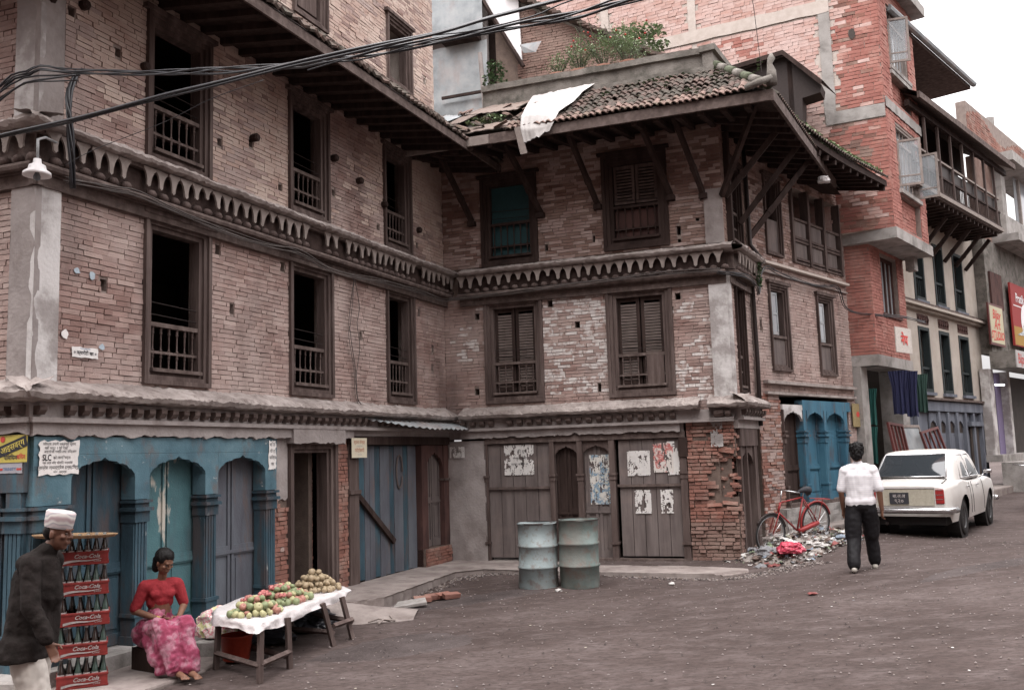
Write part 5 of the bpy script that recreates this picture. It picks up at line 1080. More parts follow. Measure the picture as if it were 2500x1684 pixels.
for s_,x,z,sz in (('परीक्षा तयारी सम्बन्धी सूचना',.24,.30,.036),('यही भाद्र १ गते देखि',.20,.26,.036),('अङ्ग्रेजी गणित तथा विज्ञान',.25,.225,.036),('को लागि भर्ना',.27,.165,.04),('यस वर्ष सीट सीमित भएकोले',.22,.115,.034),('एक्सप्रेस ल्याङ्ग्वेज इन्स्टिच्युट',.22,.07,.044),('फोन : सम्पर्क',.25,.025,.03)): text(s_,sz,M['ink'],sl_,(x,-.003,z))
p_=paper(I4,WA,-5.46,-5.31,1.83,2.2,M['paper'],'paper_notice','torn white strip poster pasted at the right end of the blue lintel','poster',y=-.07,ragged=.014)
for k,s_ in enumerate(('भि डि','यो ह','फिल्म','घर')): text(s_,.06,M['ink'],p_,(.075,-.003,.32-.085*k))
p_=paper(I4,WA,-8.665,-8.325,3.06,3.165,M['paper'],'paper_notice','white strip notice pasted on the bricks below the torn blue scraps','notice',y=-.02,ragged=.006); text('० क्यारीटी खा ०',.05,M['ink'],p_,(.17,-.003,.045),bold=.001); text('नेपाल राष्ट्र बैंक',.022,M['ink_blue'],p_,(.17,-.003,.088))
scr=flat('bleached_blue_scrap',(.42,.50,.56),var=.3)
for k,(u,z,w,h,lb_) in enumerate(((-8.75,3.28,.10,.10,'small white triangular scrap of paper above the strip notice'),(-8.27,3.19,.09,.08,'pale blue paper scrap beside the right end of the strip notice'),(-8.62,3.96,.09,.07,'torn blue scrap high on the bricks, left of a pair'),(-8.42,3.94,.10,.1,'torn blue scrap on the bricks just left of the dark hole'))):
    q=MB(); pts=[(w*.5*math.cos(a+rng.uniform(-.2,.2))*rng.uniform(.6,1.1),h*.5*math.sin(a)*rng.uniform(.6,1.1)) for a in [i*2*math.pi/9 for i in range(9)]]; q.prism(pts,0,.001); o=q.build('paper_scrap',M['paper'] if k==0 else scr); o.matrix_world=WA@T(u,-.018,z); tag(o,lb_,'paper scrap')
cr_=flat('cream_card',(.60,.55,.42),var=.1); cs_=paper(I4,WA,-3.47,-3.03,1.95,2.25,cr_,'hanging_sign','cream card sign with faded orange lettering on the raw brick pier','sign',y=-.1,ragged=.001); og=flat('faded_orange_print',(.45,.17,.10))
for s_,z,sz,mm in (('सूचना केन्द्र',.235,.07,og),('काठमाडौं नेपाल',.175,.03,pg),('फोटोकपी',.11,.08,og),('यहाँ गरिन्छ',.045,.03,pg)): text(s_,sz,mm,cs_,(.22,-.003,z))
def torn(Wm,u,z,w,h,lb_,n=14,m='paper',y=-.0,sd=0,name='torn_poster',txt=()):
    """poster remains: many small ragged flakes of one sheet"""
    q=MB(); c=.014
    nx_,nz_=int(w/c),int(h/c)
    for i in range(nx_):
        for k in range(nz_):
            v=.8*noise.noise(Vector((i*.14+sd,k*.07,sd)))+.6*noise.noise(Vector((i*.5,k*.16,sd)))+.35*noise.noise(Vector((i*.9,k*.7,sd)))
            if v>-.10:
                j=lambda:rng.uniform(-.003,.003); x=i*c; zz=k*c; q.quad((x+j(),0,zz+j()),(x+c+.004+j(),0,zz+j()),(x+c+.004+j(),0,zz+c+.004+j()),(x+j(),0,zz+c+.004+j()))
    o=q.build(name,M[m] if isinstance(m,str) else m); o.matrix_world=Wm@T(u,y,z); tag(o,lb_,'poster')
    for s_,x,zz,sz in txt: text(s_,sz,M['ink'],o,(x,-.003,zz))
    return o
blp=mat('blue_white_poster',[(.66,.64,.60),(.60,.58,.54),(.14,.26,.38),(.62,.60,.52)],sc=7,contrast=(.4,.62)); rdp=mat('red_white_poster',[(.66,.62,.58),(.68,.64,.60),(.50,.10,.09),(.66,.62,.58)],sc=6,contrast=(.4,.65))
torn(WB,1.12,1.56,.56,.54,'torn white poster with printed lines on the left plank shutter',y=.008,sd=3,txt=(('की धुम',.34,.42,.07),('सम्पूर्ण घरको',.3,.3,.05),('माग्नु किशन म.',.3,.19,.06)))
torn(WB,2.70,1.02,.36,.86,'narrow blue and white film poster on the arched door behind the drums',m=blp,y=.072,sd=8)
torn(WB,3.86,1.55,.34,.5,'torn white and red poster near the top right of the right shutter',m=rdp,y=.008,sd=12); torn(WB,3.4,1.5,.4,.42,'faint poster scraps at the upper left of the right shutter',y=.009,sd=21); torn(WB,3.5,.86,.28,.40,'torn white poster low on the right shutter, left of two',y=.02,sd=27); torn(WB,3.95,.86,.22,.40,'torn white poster low on the right shutter, right of two',y=.02,sd=33); torn(WB,4.1,1.5,.2,.56,'thin vertical poster scraps along the right edge of the shutter',y=.009,sd=41)
torn(WB,.06,1.9,.3,.2,'white paper remains on the plaster by the corner door',y=-.045,sd=45); torn(WB,4.86,1.95,.2,.42,'white lime splash sticking to the crumbling brick corner',m='plaster_white',y=-.05,sd=51)
# ---- street lamp, canopy, cloth on roof
M['enamel']=flat('white_enamel',(.72,.70,.70),rough=.3,spec=.5,var=.08)
lp=thing('street_lamp','white enamel lamp reflector hanging from a pipe under the corner cornice','street lamp',(-4.52,8.84,4.72)); 
MB().lathe([(.001,.17),(.035,.165),(.04,.12),(.075,.10),(.085,.06),(.125,.03),(.13,.0),(.12,.0),(.08,.05),(.001,.06)],seg=24,cap=False).build('lamp_shade',M['enamel'],lp,smooth=True)
MB().tube([(0,0,.16),(0,0,.36),(.01,.12,.42),(.02,.35,.44)],.014,8).build('pipe',M['tin'],lp,smooth=True); MB().lathe([(.001,-.05),(.03,-.04),(.035,-.01),(.02,.03)],seg=12).build('bulb',M['glass'],lp,smooth=True)
cn=MB(); 
def cnf(s,t):
    w0=Vector((-3.1+3.35*s,.0,2.60)); w1=Vector((-3.35+3.4*s+.1*t,-.52,2.40)); p=w0.lerp(w1,t*(.35+.65*min(1,s*2.2))); return (p.x,p.y,p.z+.012*math.sin(s*120)+.02*noise.noise(Vector((s*5,t*3,0))))
cn.grid(120,5,cnf); tag(cn.build('tin_canopy',M['tin'],smooth=False),'thin bent tin canopy jutting out over the blue plank door','canopy').matrix_world=WA
clo=MB()
cpts=[[(1.95,-.10,8.52),(2.35,-.11,8.53),(2.75,-.12,8.54),(3.15,-.12,8.55)],[(2.02,-.55,8.24),(2.32,-.58,8.24),(2.68,-.6,8.24),(3.02,-.5,8.28)],[(2.12,-1.1,7.88),(2.35,-1.12,7.86),(2.6,-1.1,7.86),(2.98,-1.0,7.92)],[(2.2,-1.5,7.62),(2.42,-1.55,7.60),(2.6,-1.52,7.58),(2.86,-1.45,7.62)],[(2.22,-1.62,7.36),(2.4,-1.66,7.32),(2.58,-1.64,7.32),(2.8,-1.6,7.38)],[(2.28,-1.63,7.10),(2.42,-1.65,7.13),(2.58,-1.66,7.17),(2.74,-1.62,7.26)]]
def bil(s,t):
    a=s*3; i=min(int(a),2); fa=a-i; b=t*5; j=min(int(b),4); fb=b-j
    P_=lambda jj,ii:Vector(cpts[jj][ii]); p=(P_(j,i).lerp(P_(j,i+1),fa)).lerp(P_(j+1,i).lerp(P_(j+1,i+1),fa),fb)
    f=max(0,t-.25); return (p.x,p.y-.03*f*noise.noise(Vector((s*9,t*2,0))),p.z+.03*noise.noise(Vector((s*7,t*3,1)))*(.3+f)+.025*noise.noise(Vector((s*16,t*4,5))))
clo.grid(30,40,bil); M['cloth_white']=mat('white_roof_cloth',[(.28,.26,.25),(.44,.42,.41),(.50,.48,.47)],sc=3,bump=.5,bsc=14); 
o=tag(clo.build('roof_cloth',M['cloth_white'],smooth=True),'white cloth draped over the tiled roof and hanging down past the eave','cloth'); o.matrix_world=WB
sr=MB(); sr.grid(4,12,lambda s,t:(2.10+.13*s+.1*t,-1.6-.02*s,7.40-.48*t)); o=sr.build('cloth_strip',M['wood_pale'],o,smooth=True); 
# loose tin sheets left of the cloth
def rsheet(p,lab,m='tin_rust',th=.01):
    a,b,c,d=[Vector(x) for x in p]; q=MB(); q.grid(24,8,lambda s,t:tuple((a.lerp(b,s)).lerp(d.lerp(c,s),t)+Vector((0,0,.025*noise.noise(Vector((s*3,t*3,a.x)))+.006*math.sin(s*50))))); q.grid(24,8,lambda s,t:tuple((a.lerp(b,s)).lerp(d.lerp(c,s),t)+Vector((0,0,-.012+.025*noise.noise(Vector((s*3,t*3,a.x)))+.006*math.sin(s*50))))); o=q.build('tin_sheet',M[m],smooth=True); o.matrix_world=WB; tag(o,lab,'tin sheet'); return o
rsheet([(.95,-.9,8.05),(1.9,-.85,8.02),(2.0,-.05,8.45),(1.15,-.02,8.5)],'flat rusty tin sheet patching the corner roof left of the white cloth'); rsheet([(.35,-1.2,7.75),(.92,-1.1,7.85),(1.12,.0,8.50),(.75,.1,8.52)],'narrow brown tin sheet sloping beside the grey shack wall'); rsheet([(.15,-1.35,7.55),(1.95,-1.5,7.48),(1.95,-1.15,7.72),(.3,-1.0,7.74)],'long sagging rusty sheet along the corner of the eaves'); rsheet([(.1,-.9,8.0),(.6,-1.0,7.95),(.65,-.3,8.3),(.2,-.3,8.35)],'small tin scrap where the two roofs meet',m='tin')
# ---- cables
def cable(pts,r,label,m='cable',strands=1,rad=.02,tw=1.2,cat='cable',group=None,name='cable'):
    pts=[Vector(p) for p in pts]
    # resample catmull
    out_=[];n=len(pts)
    for i in range(n-1):
        p0,p1,p2,p3=pts[max(i-1,0)],pts[i],pts[i+1],pts[min(i+2,n-1)]; k=max(2,int((p2-p1).length/.09))
        for j in range(k):
            t=j/k; out_.append(.5*((2*p1)+(p2-p0)*t+(2*p0-5*p1+4*p2-p3)*t*t+(3*p1-p0-3*p2+p3)*t**3))
    out_.append(pts[-1]); b=MB(); L_=0
    if strands==1: b.tube(out_,r,6)
    else:
        for s in range(strands):
            q=[];L_=0
            for i,p in enumerate(out_):
                if i: L_+=(p-out_[i-1]).length
                d=(out_[min(i+1,len(out_)-1)]-out_[max(i-1,0)]).normalized(); a=d.cross(Vector((0,0,1))).normalized(); c=a.cross(d); ph=L_*tw*2+s*6.283/strands+.8*noise.noise(Vector((L_*.8,s,0))); rr=rad*(1+.7*noise.noise(Vector((L_*.9,s*3,2)))); q.append(p+a*math.cos(ph)*rr+c*math.sin(ph)*rr)
            b.tube(q,r*(1,.8,1.1,.7,.9)[s%5],5)
    o=b.build(name,M[m],smooth=True); tag(o,label,cat,group); return o
cable([(-4.61,7.93,4.72),(-4.33,7.82,4.75),(-3.56,7.52,4.76),(-2.68,7.11,4.77),(-2.28,6.91,4.76),(-1.58,6.61,4.77),(-1.34,6.51,4.77),(-.88,6.31,4.77),(-.41,6.11,4.76),(-.05,5.91,4.76),(.47,5.7,4.78),(.98,5.5,4.81),(3,4.7,4.9)],.013,'thick straight black cable crossing the view from lower left to top','cable',2,.012,.25)
cable([(-4.66,8.26,5.31),(-4.58,8.25,5.35),(-4.46,8.24,5.46),(-4.33,8.24,5.49),(-4.21,8.23,5.54),(-3.93,8.14,5.46),(-3.65,8.05,5.4),(-2.95,7.76,5.25),(-2.41,7.47,5.13),(-1.69,7.09,4.98),(-1.41,6.89,4.93),(-1.09,6.8,4.91),(-.79,6.69,4.91),(-.54,6.59,4.91),(-.25,6.49,4.91),(-.04,6.39,4.9),(.28,6.29,4.9),(.55,6.19,4.9),(.74,6.09,4.91),(1.0,5.99,4.92),(1.33,5.88,4.97),(3,5.2,5.2)],.0095,'twisted bundle of black cables looping over the corner pilaster and up across the view','cable',4,.022,1.5)
cable([(-4.8,8.3,5.1),(-4.58,8.25,5.28),(-4.35,8.24,5.42),(-4.1,8.2,5.42),(-3.8,8.1,5.38)],.009,'shorter black cables sagging left of the corner pilaster','cable',3,.03,1)
cable([(-1.49,6.9,4.86),(-.63,6.59,4.94),(-.24,6.39,4.89),(.21,6.19,4.89),(.56,5.99,4.93),(2,5.4,5.1)],.005,'thin black wire running just below the thick cables')
cable([(-4.05,8.43,4.68),(-3.74,8.32,4.78),(-3.07,8.2,4.97),(-2.6,8.08,5.13),(-2.08,7.87,5.2)],.003,'hair-thin wire slanting up in front of the first upper window')
def A_(u,o,z): v=WA@Vector((u,-o,z)); return (v.x,v.y,v.z)
def B_(u,o,z): v=WB@Vector((u,-o,z)); return (v.x,v.y,v.z)
def C_(u,o,z): v=WC@Vector((u,-o,z)); return (v.x,v.y,v.z)
WS=WB@TS
def S_(u,o,z): v=WS@Vector((u,-o,z)); return (v.x,v.y,v.z)
cable([A_(-8.99,.36,5.92),A_(-9.08,.36,5.69),A_(-9.115,.38,5.51),A_(-9.11,.4,5.34),A_(-9.07,.4,5.01),A_(-8.98,.32,4.71)],.015,'thick bunch of black cables dropping down past the cornice at the corner','cable',4,.022,.5)
cable([A_(-9.0,.25,4.80),A_(-8.3,.22,4.88),A_(-7.98,.22,4.91),A_(-7.1,.2,4.83),A_(-5.75,.2,4.79),A_(-4.99,.2,4.84),A_(-4.36,.2,4.74),A_(-3.77,.2,4.72),A_(-2.65,.2,4.78),A_(-1.48,.2,4.81),A_(-.49,.22,4.78),(B_(.25,.25,4.83)),B_(.72,.25,4.82),B_(2.04,.22,4.87),B_(3.06,.22,4.90),B_(4.36,.22,4.94),B_(5.2,.25,4.89)],.008,'sagging bundle of wires fixed along the cornice of both old facades','cable_grey',4,.03,.5)
cable([A_(-3.32,.1,4.83),A_(-3.35,.06,4.4),A_(-3.43,.06,3.88),A_(-3.30,.06,3.34),A_(-3.21,.06,2.81),A_(-2.86,.2,2.64)],.006,'loose wire hanging down the bricks between the second and third windows','cable_grey',2,.015,.4)
cable([A_(-3.32,.1,4.7),A_(-3.13,.06,4.29),A_(-3.21,.06,4.06),A_(-3.14,.06,3.67),A_(-3.25,.06,3.2),A_(-3.21,.06,2.81)],.0055,'second hanging wire swinging out to the right between the same windows','cable_grey')
cable([B_(5.15,.25,4.86),S_(.1,.3,4.80),S_(.9,.28,4.74),S_(1.4,.2,4.68),C_(.1,.2,5.15),C_(.5,.14,5.28),C_(1.08,.12,5.24),C_(2.57,.12,5.19),C_(3.77,.12,5.28),C_(4.12,.12,4.9),C_(4.52,.3,4.76),C_(5.6,.8,4.72),C_(6.8,.9,4.7)],.010,'black wires looping across the townhouse cornice to the red building','cable',3,.025,.6)
# ---- plants
def leaves(name,m,cen,rad,n,sz,label=None,cat=None,kind=None,world=I4,parent=None,group=None,flat_=.6):
    b=MB()
    for i in range(n):
        while True:
            d=Vector((rng.uniform(-1,1),rng.uniform(-1,1),rng.uniform(-1,1)))
            if d.length<=1 and (noise.noise(Vector((d.x*2.6+cen[0]*3,d.y*2,d.z*2.6+cen[2])))>.02 or rng.random()<.08): break
        p=Vector((cen[0]+d.x*rad[0],cen[1]+d.y*rad[1],cen[2]+d.z*rad[2])); s=sz*rng.choice((.5,.7,1,1,1.3,1.8))
        mm=T(*p)@RZ(rng.uniform(0,6.28))@RX(rng.uniform(-flat_,flat_)*1.4); b.m=mm; b.add([(0,-s*.5,0),(s*.35,0,s*.08),(0,s*.6,0),(-s*.35,0,s*.08)],[(0,1,2,3)])
    b.m=None; o=b.build(name,M[m],parent); 
    if parent is None: o.matrix_world=world
    return tag(o,label,cat,group,kind)
def bush(t,m1,rr,hh):
    b=MB()
    for k in range(int(20*rr/.3)):
        a=rng.uniform(0,6.28); q=rng.random()**.6; top=Vector((rr*1.15*q*math.cos(a),rr*.9*q*math.sin(a),.34+hh*(1.45-.75*q*q)*rng.uniform(.55,1.12))); r0=rng.uniform(.05,.12)
        for j in range(rng.randint(24,60)):
            tt=rng.random()**.5; p=Vector((0,0,.28)).lerp(top,.3+.7*tt)+Vector((rng.gauss(0,r0*.55),rng.gauss(0,r0*.55),rng.gauss(0,r0*.5))); s=rng.choice((.02,.03,.035,.05)); b.m=T(*p)@RZ(rng.uniform(0,6.28))@RX(rng.uniform(-.9,.9)); b.add([(0,-s*.5,0),(s*.35,0,s*.08),(0,s*.6,0),(-s*.35,0,s*.08)],[(0,1,2,3)])
    b.m=None; b.build('foliage',M[m1],t)
pot_m=flat('terracotta_pot',(.27,.13,.09),var=.3)
potspec=[(2.32,.35,'flower pot with a low pale green plant, leftmost on the parapet','leaf_pale',.2,.26),(2.75,.35,'flower pot with tall red-flowered plant, second on the parapet','leaf_pale',.34,.5),(3.22,.35,'largest flower pot with a dense tall bush behind the parapet','leaf_pale',.48,.62),(3.68,.35,'rounded flower pot at the right end with a feathery bush','leaf_pale',.46,.5)]
for u,yy,lb_,m1,rr,hh in potspec:
    p=WB@Vector((u,yy,8.70)); t=thing('potted_plant',lb_,'potted plant',tuple(p),0,'flower pots along the terrace parapet')
    MB().lathe([(.13,0),(.165,.22),(.20,.26),(.205,.31),(.18,.31),(.15,.2)],seg=14,cap=False).build('flower_pot',pot_m,t,smooth=True)
    s=MB()
    for k in range(22): a=rng.uniform(0,6.28); q=rng.uniform(.3,1.15); s.tube([(0,0,.2),(rr*.5*q*math.cos(a),rr*.5*q*math.sin(a),.28+hh*.5),(rr*q*math.cos(a),rr*q*math.sin(a),.28+hh*q*1.2)],.006,4)
    s.build('stem',M['moss'],t); bush(t,m1,rr,hh)
    if hh>.45: 
        f=MB()
        for k in range(4): f.m=T(rng.uniform(-rr,rr)*.8,-rr*.8,.4+hh*rng.uniform(.4,1.2)); f.lathe([(.001,-.02),(.026,0),(.001,.02)],seg=6,cap=False)
        f.build('flowers',M['ink_red'],t,kind='stuff')
leaves('climbing_vine','leaf_pale',(-5.3,-1.4,11.35),(.95,.15,.55),1500,.08,'pale green climbing vine spreading up the red wall above the flower pots','vine',world=local(lw,rw))
leaves('roof_weeds','leaf_pale',(1.35,-.95,7.86),(.42,.2,.09),260,.05,'green weeds growing among the tin sheets at the left of the corner roof','weeds',world=WB)
leaves('roof_weeds','leaf',(.45,-1.35,7.42),(.12,.1,.08),90,.05,'tuft of weeds sprouting where the two eaves meet','weeds',world=WB)
leaves('balcony_plant','leaf',(.55,1.6,9.75),(.28,.2,.42),420,.06,'leggy shrub growing in front of the grey tin wall','shrub',world=WB)
for u0_,u1_,zz,nn_,lb_ in ((-1.1,.9,7.83,900,'weeds along the townhouse eave just behind the corner finial'),(1.2,4.0,7.72,1500,'thick green weeds carpeting the far end of the townhouse eave')):
    b=MB()
    for i in range(nn_):
        u=rng.uniform(u0_,u1_); d=rng.random()**1.5; s=rng.uniform(.03,.075)
        if noise.noise(Vector((u*2.2,0,1)))<-.2: continue
        b.m=T(u,-1.22+d*.5,ez(u)+.05+d*.38+rng.uniform(0,.12))@RZ(rng.uniform(0,6.28))@RX(rng.uniform(-.8,.8)); b.add([(0,-s*.5,0),(s*.4,0,s*.1),(0,s*.6,0),(-s*.4,0,s*.1)],[(0,1,2,3)])
    b.m=None; o=b.build('roof_weeds',M['leaf_pale']); o.matrix_world=WC; tag(o,lb_,'weeds')
b=MB()
for i in range(420):
    u=rng.uniform(2.2,6.1); s=rng.random(); 
    if noise.noise(Vector((u*2.5,s*3,1)))<.12: continue
    b.m=T(u-.9*s*.0,-OB-.05+OB*s,EB+.2+(topz-EB-.15)*s)@RZ(rng.uniform(0,6.28)); q=rng.uniform(.02,.05); b.add([(0,-q,0),(q*.6,0,q*.5),(0,q,0),(-q*.6,0,q*.5)],[(0,1,2,3)])
b.m=None; b.build('roof_moss',M['leaf'],HB,kind='stuff')
leaves('gutter_plant','leaf',tuple(TS@Vector((1.35,-.22,5.0))),(.06,.08,.3),150,.05,'small green plant rooted in the side cornice by the drainpipe','plant',world=WB)
# ---- plastic wrapped lamp at the eave end, wires
lump('plastic_bag',C_(1.45,.95,7.0),(.12,.1,.09),M['cloth_white'],'white plastic bag tied to the end of the corner roof eave','bag',9,.3,3)
MB_=MB().tube([tuple(WB@Vector((CU-.1,-1.35,EB+.5))),tuple(WB@Vector((CU-.16,-1.35,EB+1.6))),tuple(WB@Vector((CU-.42,-1.4,10.6)))],.006,5); tag(MB_.build('aerial_rod',M['iron']),'thin leaning metal rod rising from the roof corner','rod')
# ---- clothes, frames, signs on the right
def shirt(name,u,o,z,w,h,m,lab,grp=None):
    q=MB(); pts=[(-w*.5,0),(-w*.18,.03),(w*.18,.03),(w*.5,0),(w*.62,-h*.32),(w*.45,-h*.36),(w*.42,-h),(-w*.42,-h),(-w*.45,-h*.36),(-w*.62,-h*.32)]
    ph=rng.uniform(0,6); q.grid(28,14,lambda a_,t_:((a_-.5)*w*(1.2-.35*min(1,t_*2.6)),.028*math.sin(a_*17+ph+t_*1.2)*(.3+t_)+.01*math.sin(a_*41+ph),-h*t_+.02*math.sin(a_*9+ph)*t_)); q.grid(28,14,lambda a_,t_:((a_-.5)*w*(1.2-.35*min(1,t_*2.6)),.02+.028*math.sin(a_*17+ph+t_*1.2)*(.3+t_),-h*t_)); ob=q.build(name,m); ob.matrix_world=T(*(WC@Vector((u,-o,z))))@RZ(R(-22)); tag(ob,lab,'shirt',grp)
    mod=ob.modifiers.new('s','SUBSURF'); mod.levels=mod.render_levels=1; mod.subdivision_type='SIMPLE'; return ob
nav=flat('navy_cloth',(.018,.020,.058)); grn=flat('dark_green_cloth',(.025,.055,.045)); tea=flat('teal_cloth',(.018,.085,.075))
shirt('hanging_shirt',5.2,.75,3.5,.34,.95,nav,'navy blue shirt hanging under the red bay, left of two'); shirt('hanging_shirt',5.65,.85,3.5,.28,1.0,nav,'navy shirt with white print hanging under the red bay'); shirt('hanging_shirt',6.15,.9,3.45,.28,.85,grn,'dark green shirt hanging at the right end of the row')
shirt('hanging_shirt',5.2,.1,3.15,.26,.8,tea,'teal cloth hanging in the dark shop opening, upper'); shirt('hanging_shirt',5.2,.08,2.3,.22,.8,tea,'teal cloth hanging lower in the dark shop opening')
rdw=flat('dark_red_frame_wood',(.11,.03,.027),rough=.5)
def wframe(u,o,z,w,h,n,m,lab,tilt,rz,base=None):
    f=MB(); f.box(0,w,0,.05,0,.06); f.box(0,w,0,.05,h-.06,h); f.box(0,.06,0,.05,.06,h-.06); f.box(w-.06,w,0,.05,.06,h-.06)
    for k in range(n): x=(k+1)*w/(n+1); f.box(x-.02,x+.02,.005,.045,.06,h-.06)
    if base: f.k=1; f.box(.06,w-.06,.02,.03,.06,h-.06); f.k=0
    ob=f.build('window_frame',[m,base] if base else m); ob.matrix_world=WC@T(u,-o,z)@RY(R(rz))@RX(R(tilt)); tag(ob,lab,'frame'); return ob
wframe(5.0,.8,.7,.9,1.72,3,rdw,'dark red wooden frame with bars leaning against the shop wall behind the car',-10,3); wframe(5.95,.75,.75,1.35,1.62,0,M['wood_pale'],'large pale board in a red frame leaning behind the car',-12,0,base=M['tin']); wframe(6.95,.95,.8,1.25,1.42,3,rdw,'low dark red barred frame leaning in front of the pale board',-14,-6)
ub=flat('umber_banner_cloth',(.55,.50,.46),var=.3); sbn=MB().box(0,.82,-.02,.0,0,.55).build('shop_sign',ub); sbn.matrix_world=WC@T(4.62,-.95,3.86)@RZ(R(-3.5)); sbn.location=sbn.matrix_world.translation; tag(sbn,'small white and red painted sign on the lower brick bay','sign'); text('नेप',.3,M['ink_red'],sbn,(.42,-.03,.27),bold=.01)
q=MB().box(0,.55,-.015,.0,0,.50).build('poster_board',flat('faded_ochre_paper',(.30,.235,.12),var=.3)); q.matrix_world=WC@T(4.25,-.05,2.3); tag(q,'faded yellow paper board at the right of the blue door','poster'); inst(MB().lathe([(.001,0),(.09,.0)],seg=9,cap=False).mesh('print_mark',M['ink_red']),'print_mark',q,T(.27,-.018,.27)@RX(math.pi/2)@S(1,.7,1))
# studio signs
sgm=flat('cream_sign_paint',(.46,.42,.29),var=.08); sb=MB().box(0,1.55,-.05,.0,0,1.25).build('studio_sign',rdw); sb.matrix_world=WC@T(14.05,-.36,4.72); tag(sb,'tall cream signboard with red hand-lettered Bijay Art Studio','sign'); inst(MB().box(.09,1.46,-.056,-.051,.07,1.18).mesh('sign_face',sgm),'sign_face',sb,I4)
for s_,z in (('Bijay',.93),('Art',.62),('STUDIO',.30)): text(s_,.40 if s_!='STUDIO' else .34,M['ink_red'],sb,(.76,-.06,z),shear=.2,bold=.008,sx=1.1)
inst(MB().box(.3,1.35,-.062,-.057,.12,.15).mesh('underline',M['ink_red']),'underline',sb,RY(R(-4)))
rs=flat('red_poster_paint',(.27,.03,.028),var=.15); pb=MB().box(0,4.0,-.06,0,0,2.0).build('photo_hoarding',rs); pb.matrix_world=WC@T(16.5,-.4,4.85); tag(pb,'large red and ochre hoarding with a white disc and white lettering at the right edge','sign')
och=flat('ochre_poster_paint',(.33,.19,.04),var=.1); inst(MB().box(0.05,3.95,-.066,-.061,.03,.62).mesh('ochre_field',och),'ochre_field',pb,I4)
dc=MB(); dc.lathe([(.001,0),(.58,.0)],seg=32,cap=False); inst(dc.mesh('white_disc',M['enamel']),'white_disc',pb,T(1.55,-.068,.85)@RX(math.pi/2))
fg=MB(); fg.prism([(.35,.35),(1.0,.5),(1.35,.85),(1.6,1.15),(1.9,1.1),(2.1,.7),(2.0,.3),(1.6,.35),(1.2,.38)],-.075,-.07); sp2=mat('spotted_cloth_print',[(.05,.05,.06),(.55,.58,.60)],sc=16,contrast=(.42,.5)); inst(fg.mesh('painted_figure',sp2),'painted_figure',pb,I4)
text('Pratik',.42,M['enamel'],pb,(1.0,-.07,1.55),bold=.005,align='CENTER'); inst(MB().box(.2,3,-.066,-.061,1.28,1.31).mesh('underline',M['enamel']),'underline',pb,I4)
cb=MB().box(0,9,-.03,0,0,.5).build('fascia_sign',flat('white_fascia_paint',(.42,.40,.39),var=.1)); cb.matrix_world=WC@T(14.1,-1.001,4.0); tag(cb,'long white shop fascia lettered Bijay Art Studio in faded red','sign'); text('Bijay Art Studio',.42,M['ink_red'],cb,(.15,-.035,.25),align='LEFT',bold=.004)
tl_=MB().tube([C_(14.5,.3,3.55),C_(15.4,.3,3.58)],.03,6); tube_m=mat('lit_fluorescent_tube',[(.9,.93,1),(.9,.93,1)],emit=2.5); tag(tl_.build('tube_light',tube_m),'short lit fluorescent tube inside the photo shop','light')
# ================================================================ white saloon car, parked heading up the street
cpos=(7.41,17.65); cyaw=36.4
ch_=Vector((math.sin(R(cyaw)),math.cos(R(cyaw)),0)); zr=G(cpos[0],cpos[1]); fpt=Vector((cpos[0],cpos[1],0))+ch_*2.36; zf=G(fpt.x,fpt.y)
pitch_=math.atan2(zf-zr,2.36)
CAR=thing('parked_car','white four-door saloon car with yellowed roof parked facing up the street','car',(cpos[0],cpos[1],zr),R(90-cyaw))
CAR.rotation_euler=(0,-pitch_,R(90-cyaw)); CAR.scale=(1,1,1.09)
paint=mat('aged_white_car_paint',[(.50,.48,.455),(.56,.54,.515)],sc=3,rough=.3,spec=.5,dust=((.30,.26,.23),.55,.8,4,(1,1,.5),.5)); yel=mat('yellowed_roof_paint',[(.60,.58,.55),(.55,.42,.24)],sc=1.1,rough=.35,coord='obj',contrast=(.42,.58)); chrome=flat('dull_chrome',(.55,.55,.56),rough=.2,metal=.9,var=.15); tyre_m=flat('tyre_rubber',(.022,.02,.02),rough=.8); rim_m=flat('steel_rim',(.28,.29,.30),rough=.4,metal=.6); under=flat('car_underbody',(.02,.018,.018)); cgl=flat('car_glass',(.03,.035,.04),rough=.04,spec=1,var=.1,bump=0)
def interp(x,tab):
    for (a,b),(c,d) in zip(tab,tab[1:]):
        if x<=c: return b+(d-b)*(x-a)/(c-a)
    return tab[-1][1]
shz=[(-.97,.80),(-.9,.84),(-.5,.88),(.0,.895),(.5,.86),(.9,.84),(1.7,.86),(2.3,.86),(2.9,.80),(3.12,.72)]
ctz=[(-.97,.84),(-.9,.90),(-.45,.955),(1.9,.95),(2.2,.945),(2.9,.87),(3.12,.78)]
wdt=[(-.97,.66),(-.92,.73),(-.75,.765),(0,.785),(1.2,.785),(2.4,.775),(2.95,.74),(3.12,.66)]
xs=[-.97,-.92,-.8,-.6]+[ -.42+.07*i for i in range(13)]+[.6,.8,1.0,1.2,1.4,1.6,1.8]+[1.94+.07*i for i in range(13)]+[2.92,3.05,3.12]
def zlow(x):
    z=.26
    for xc in (0,2.36):
        d=abs(x-xc)
        if d<.40: z=max(z,.29+math.sqrt(.40**2-d**2)*.93)
    if x<-.85: z=.36
    if x>3.0: z=.34
    return z
side=[(.0,.0,),(.0,.1),(.0,.25),(.0,.45),(.0,.62),(.0,.8),(.0,.92),(.0,1.0)]
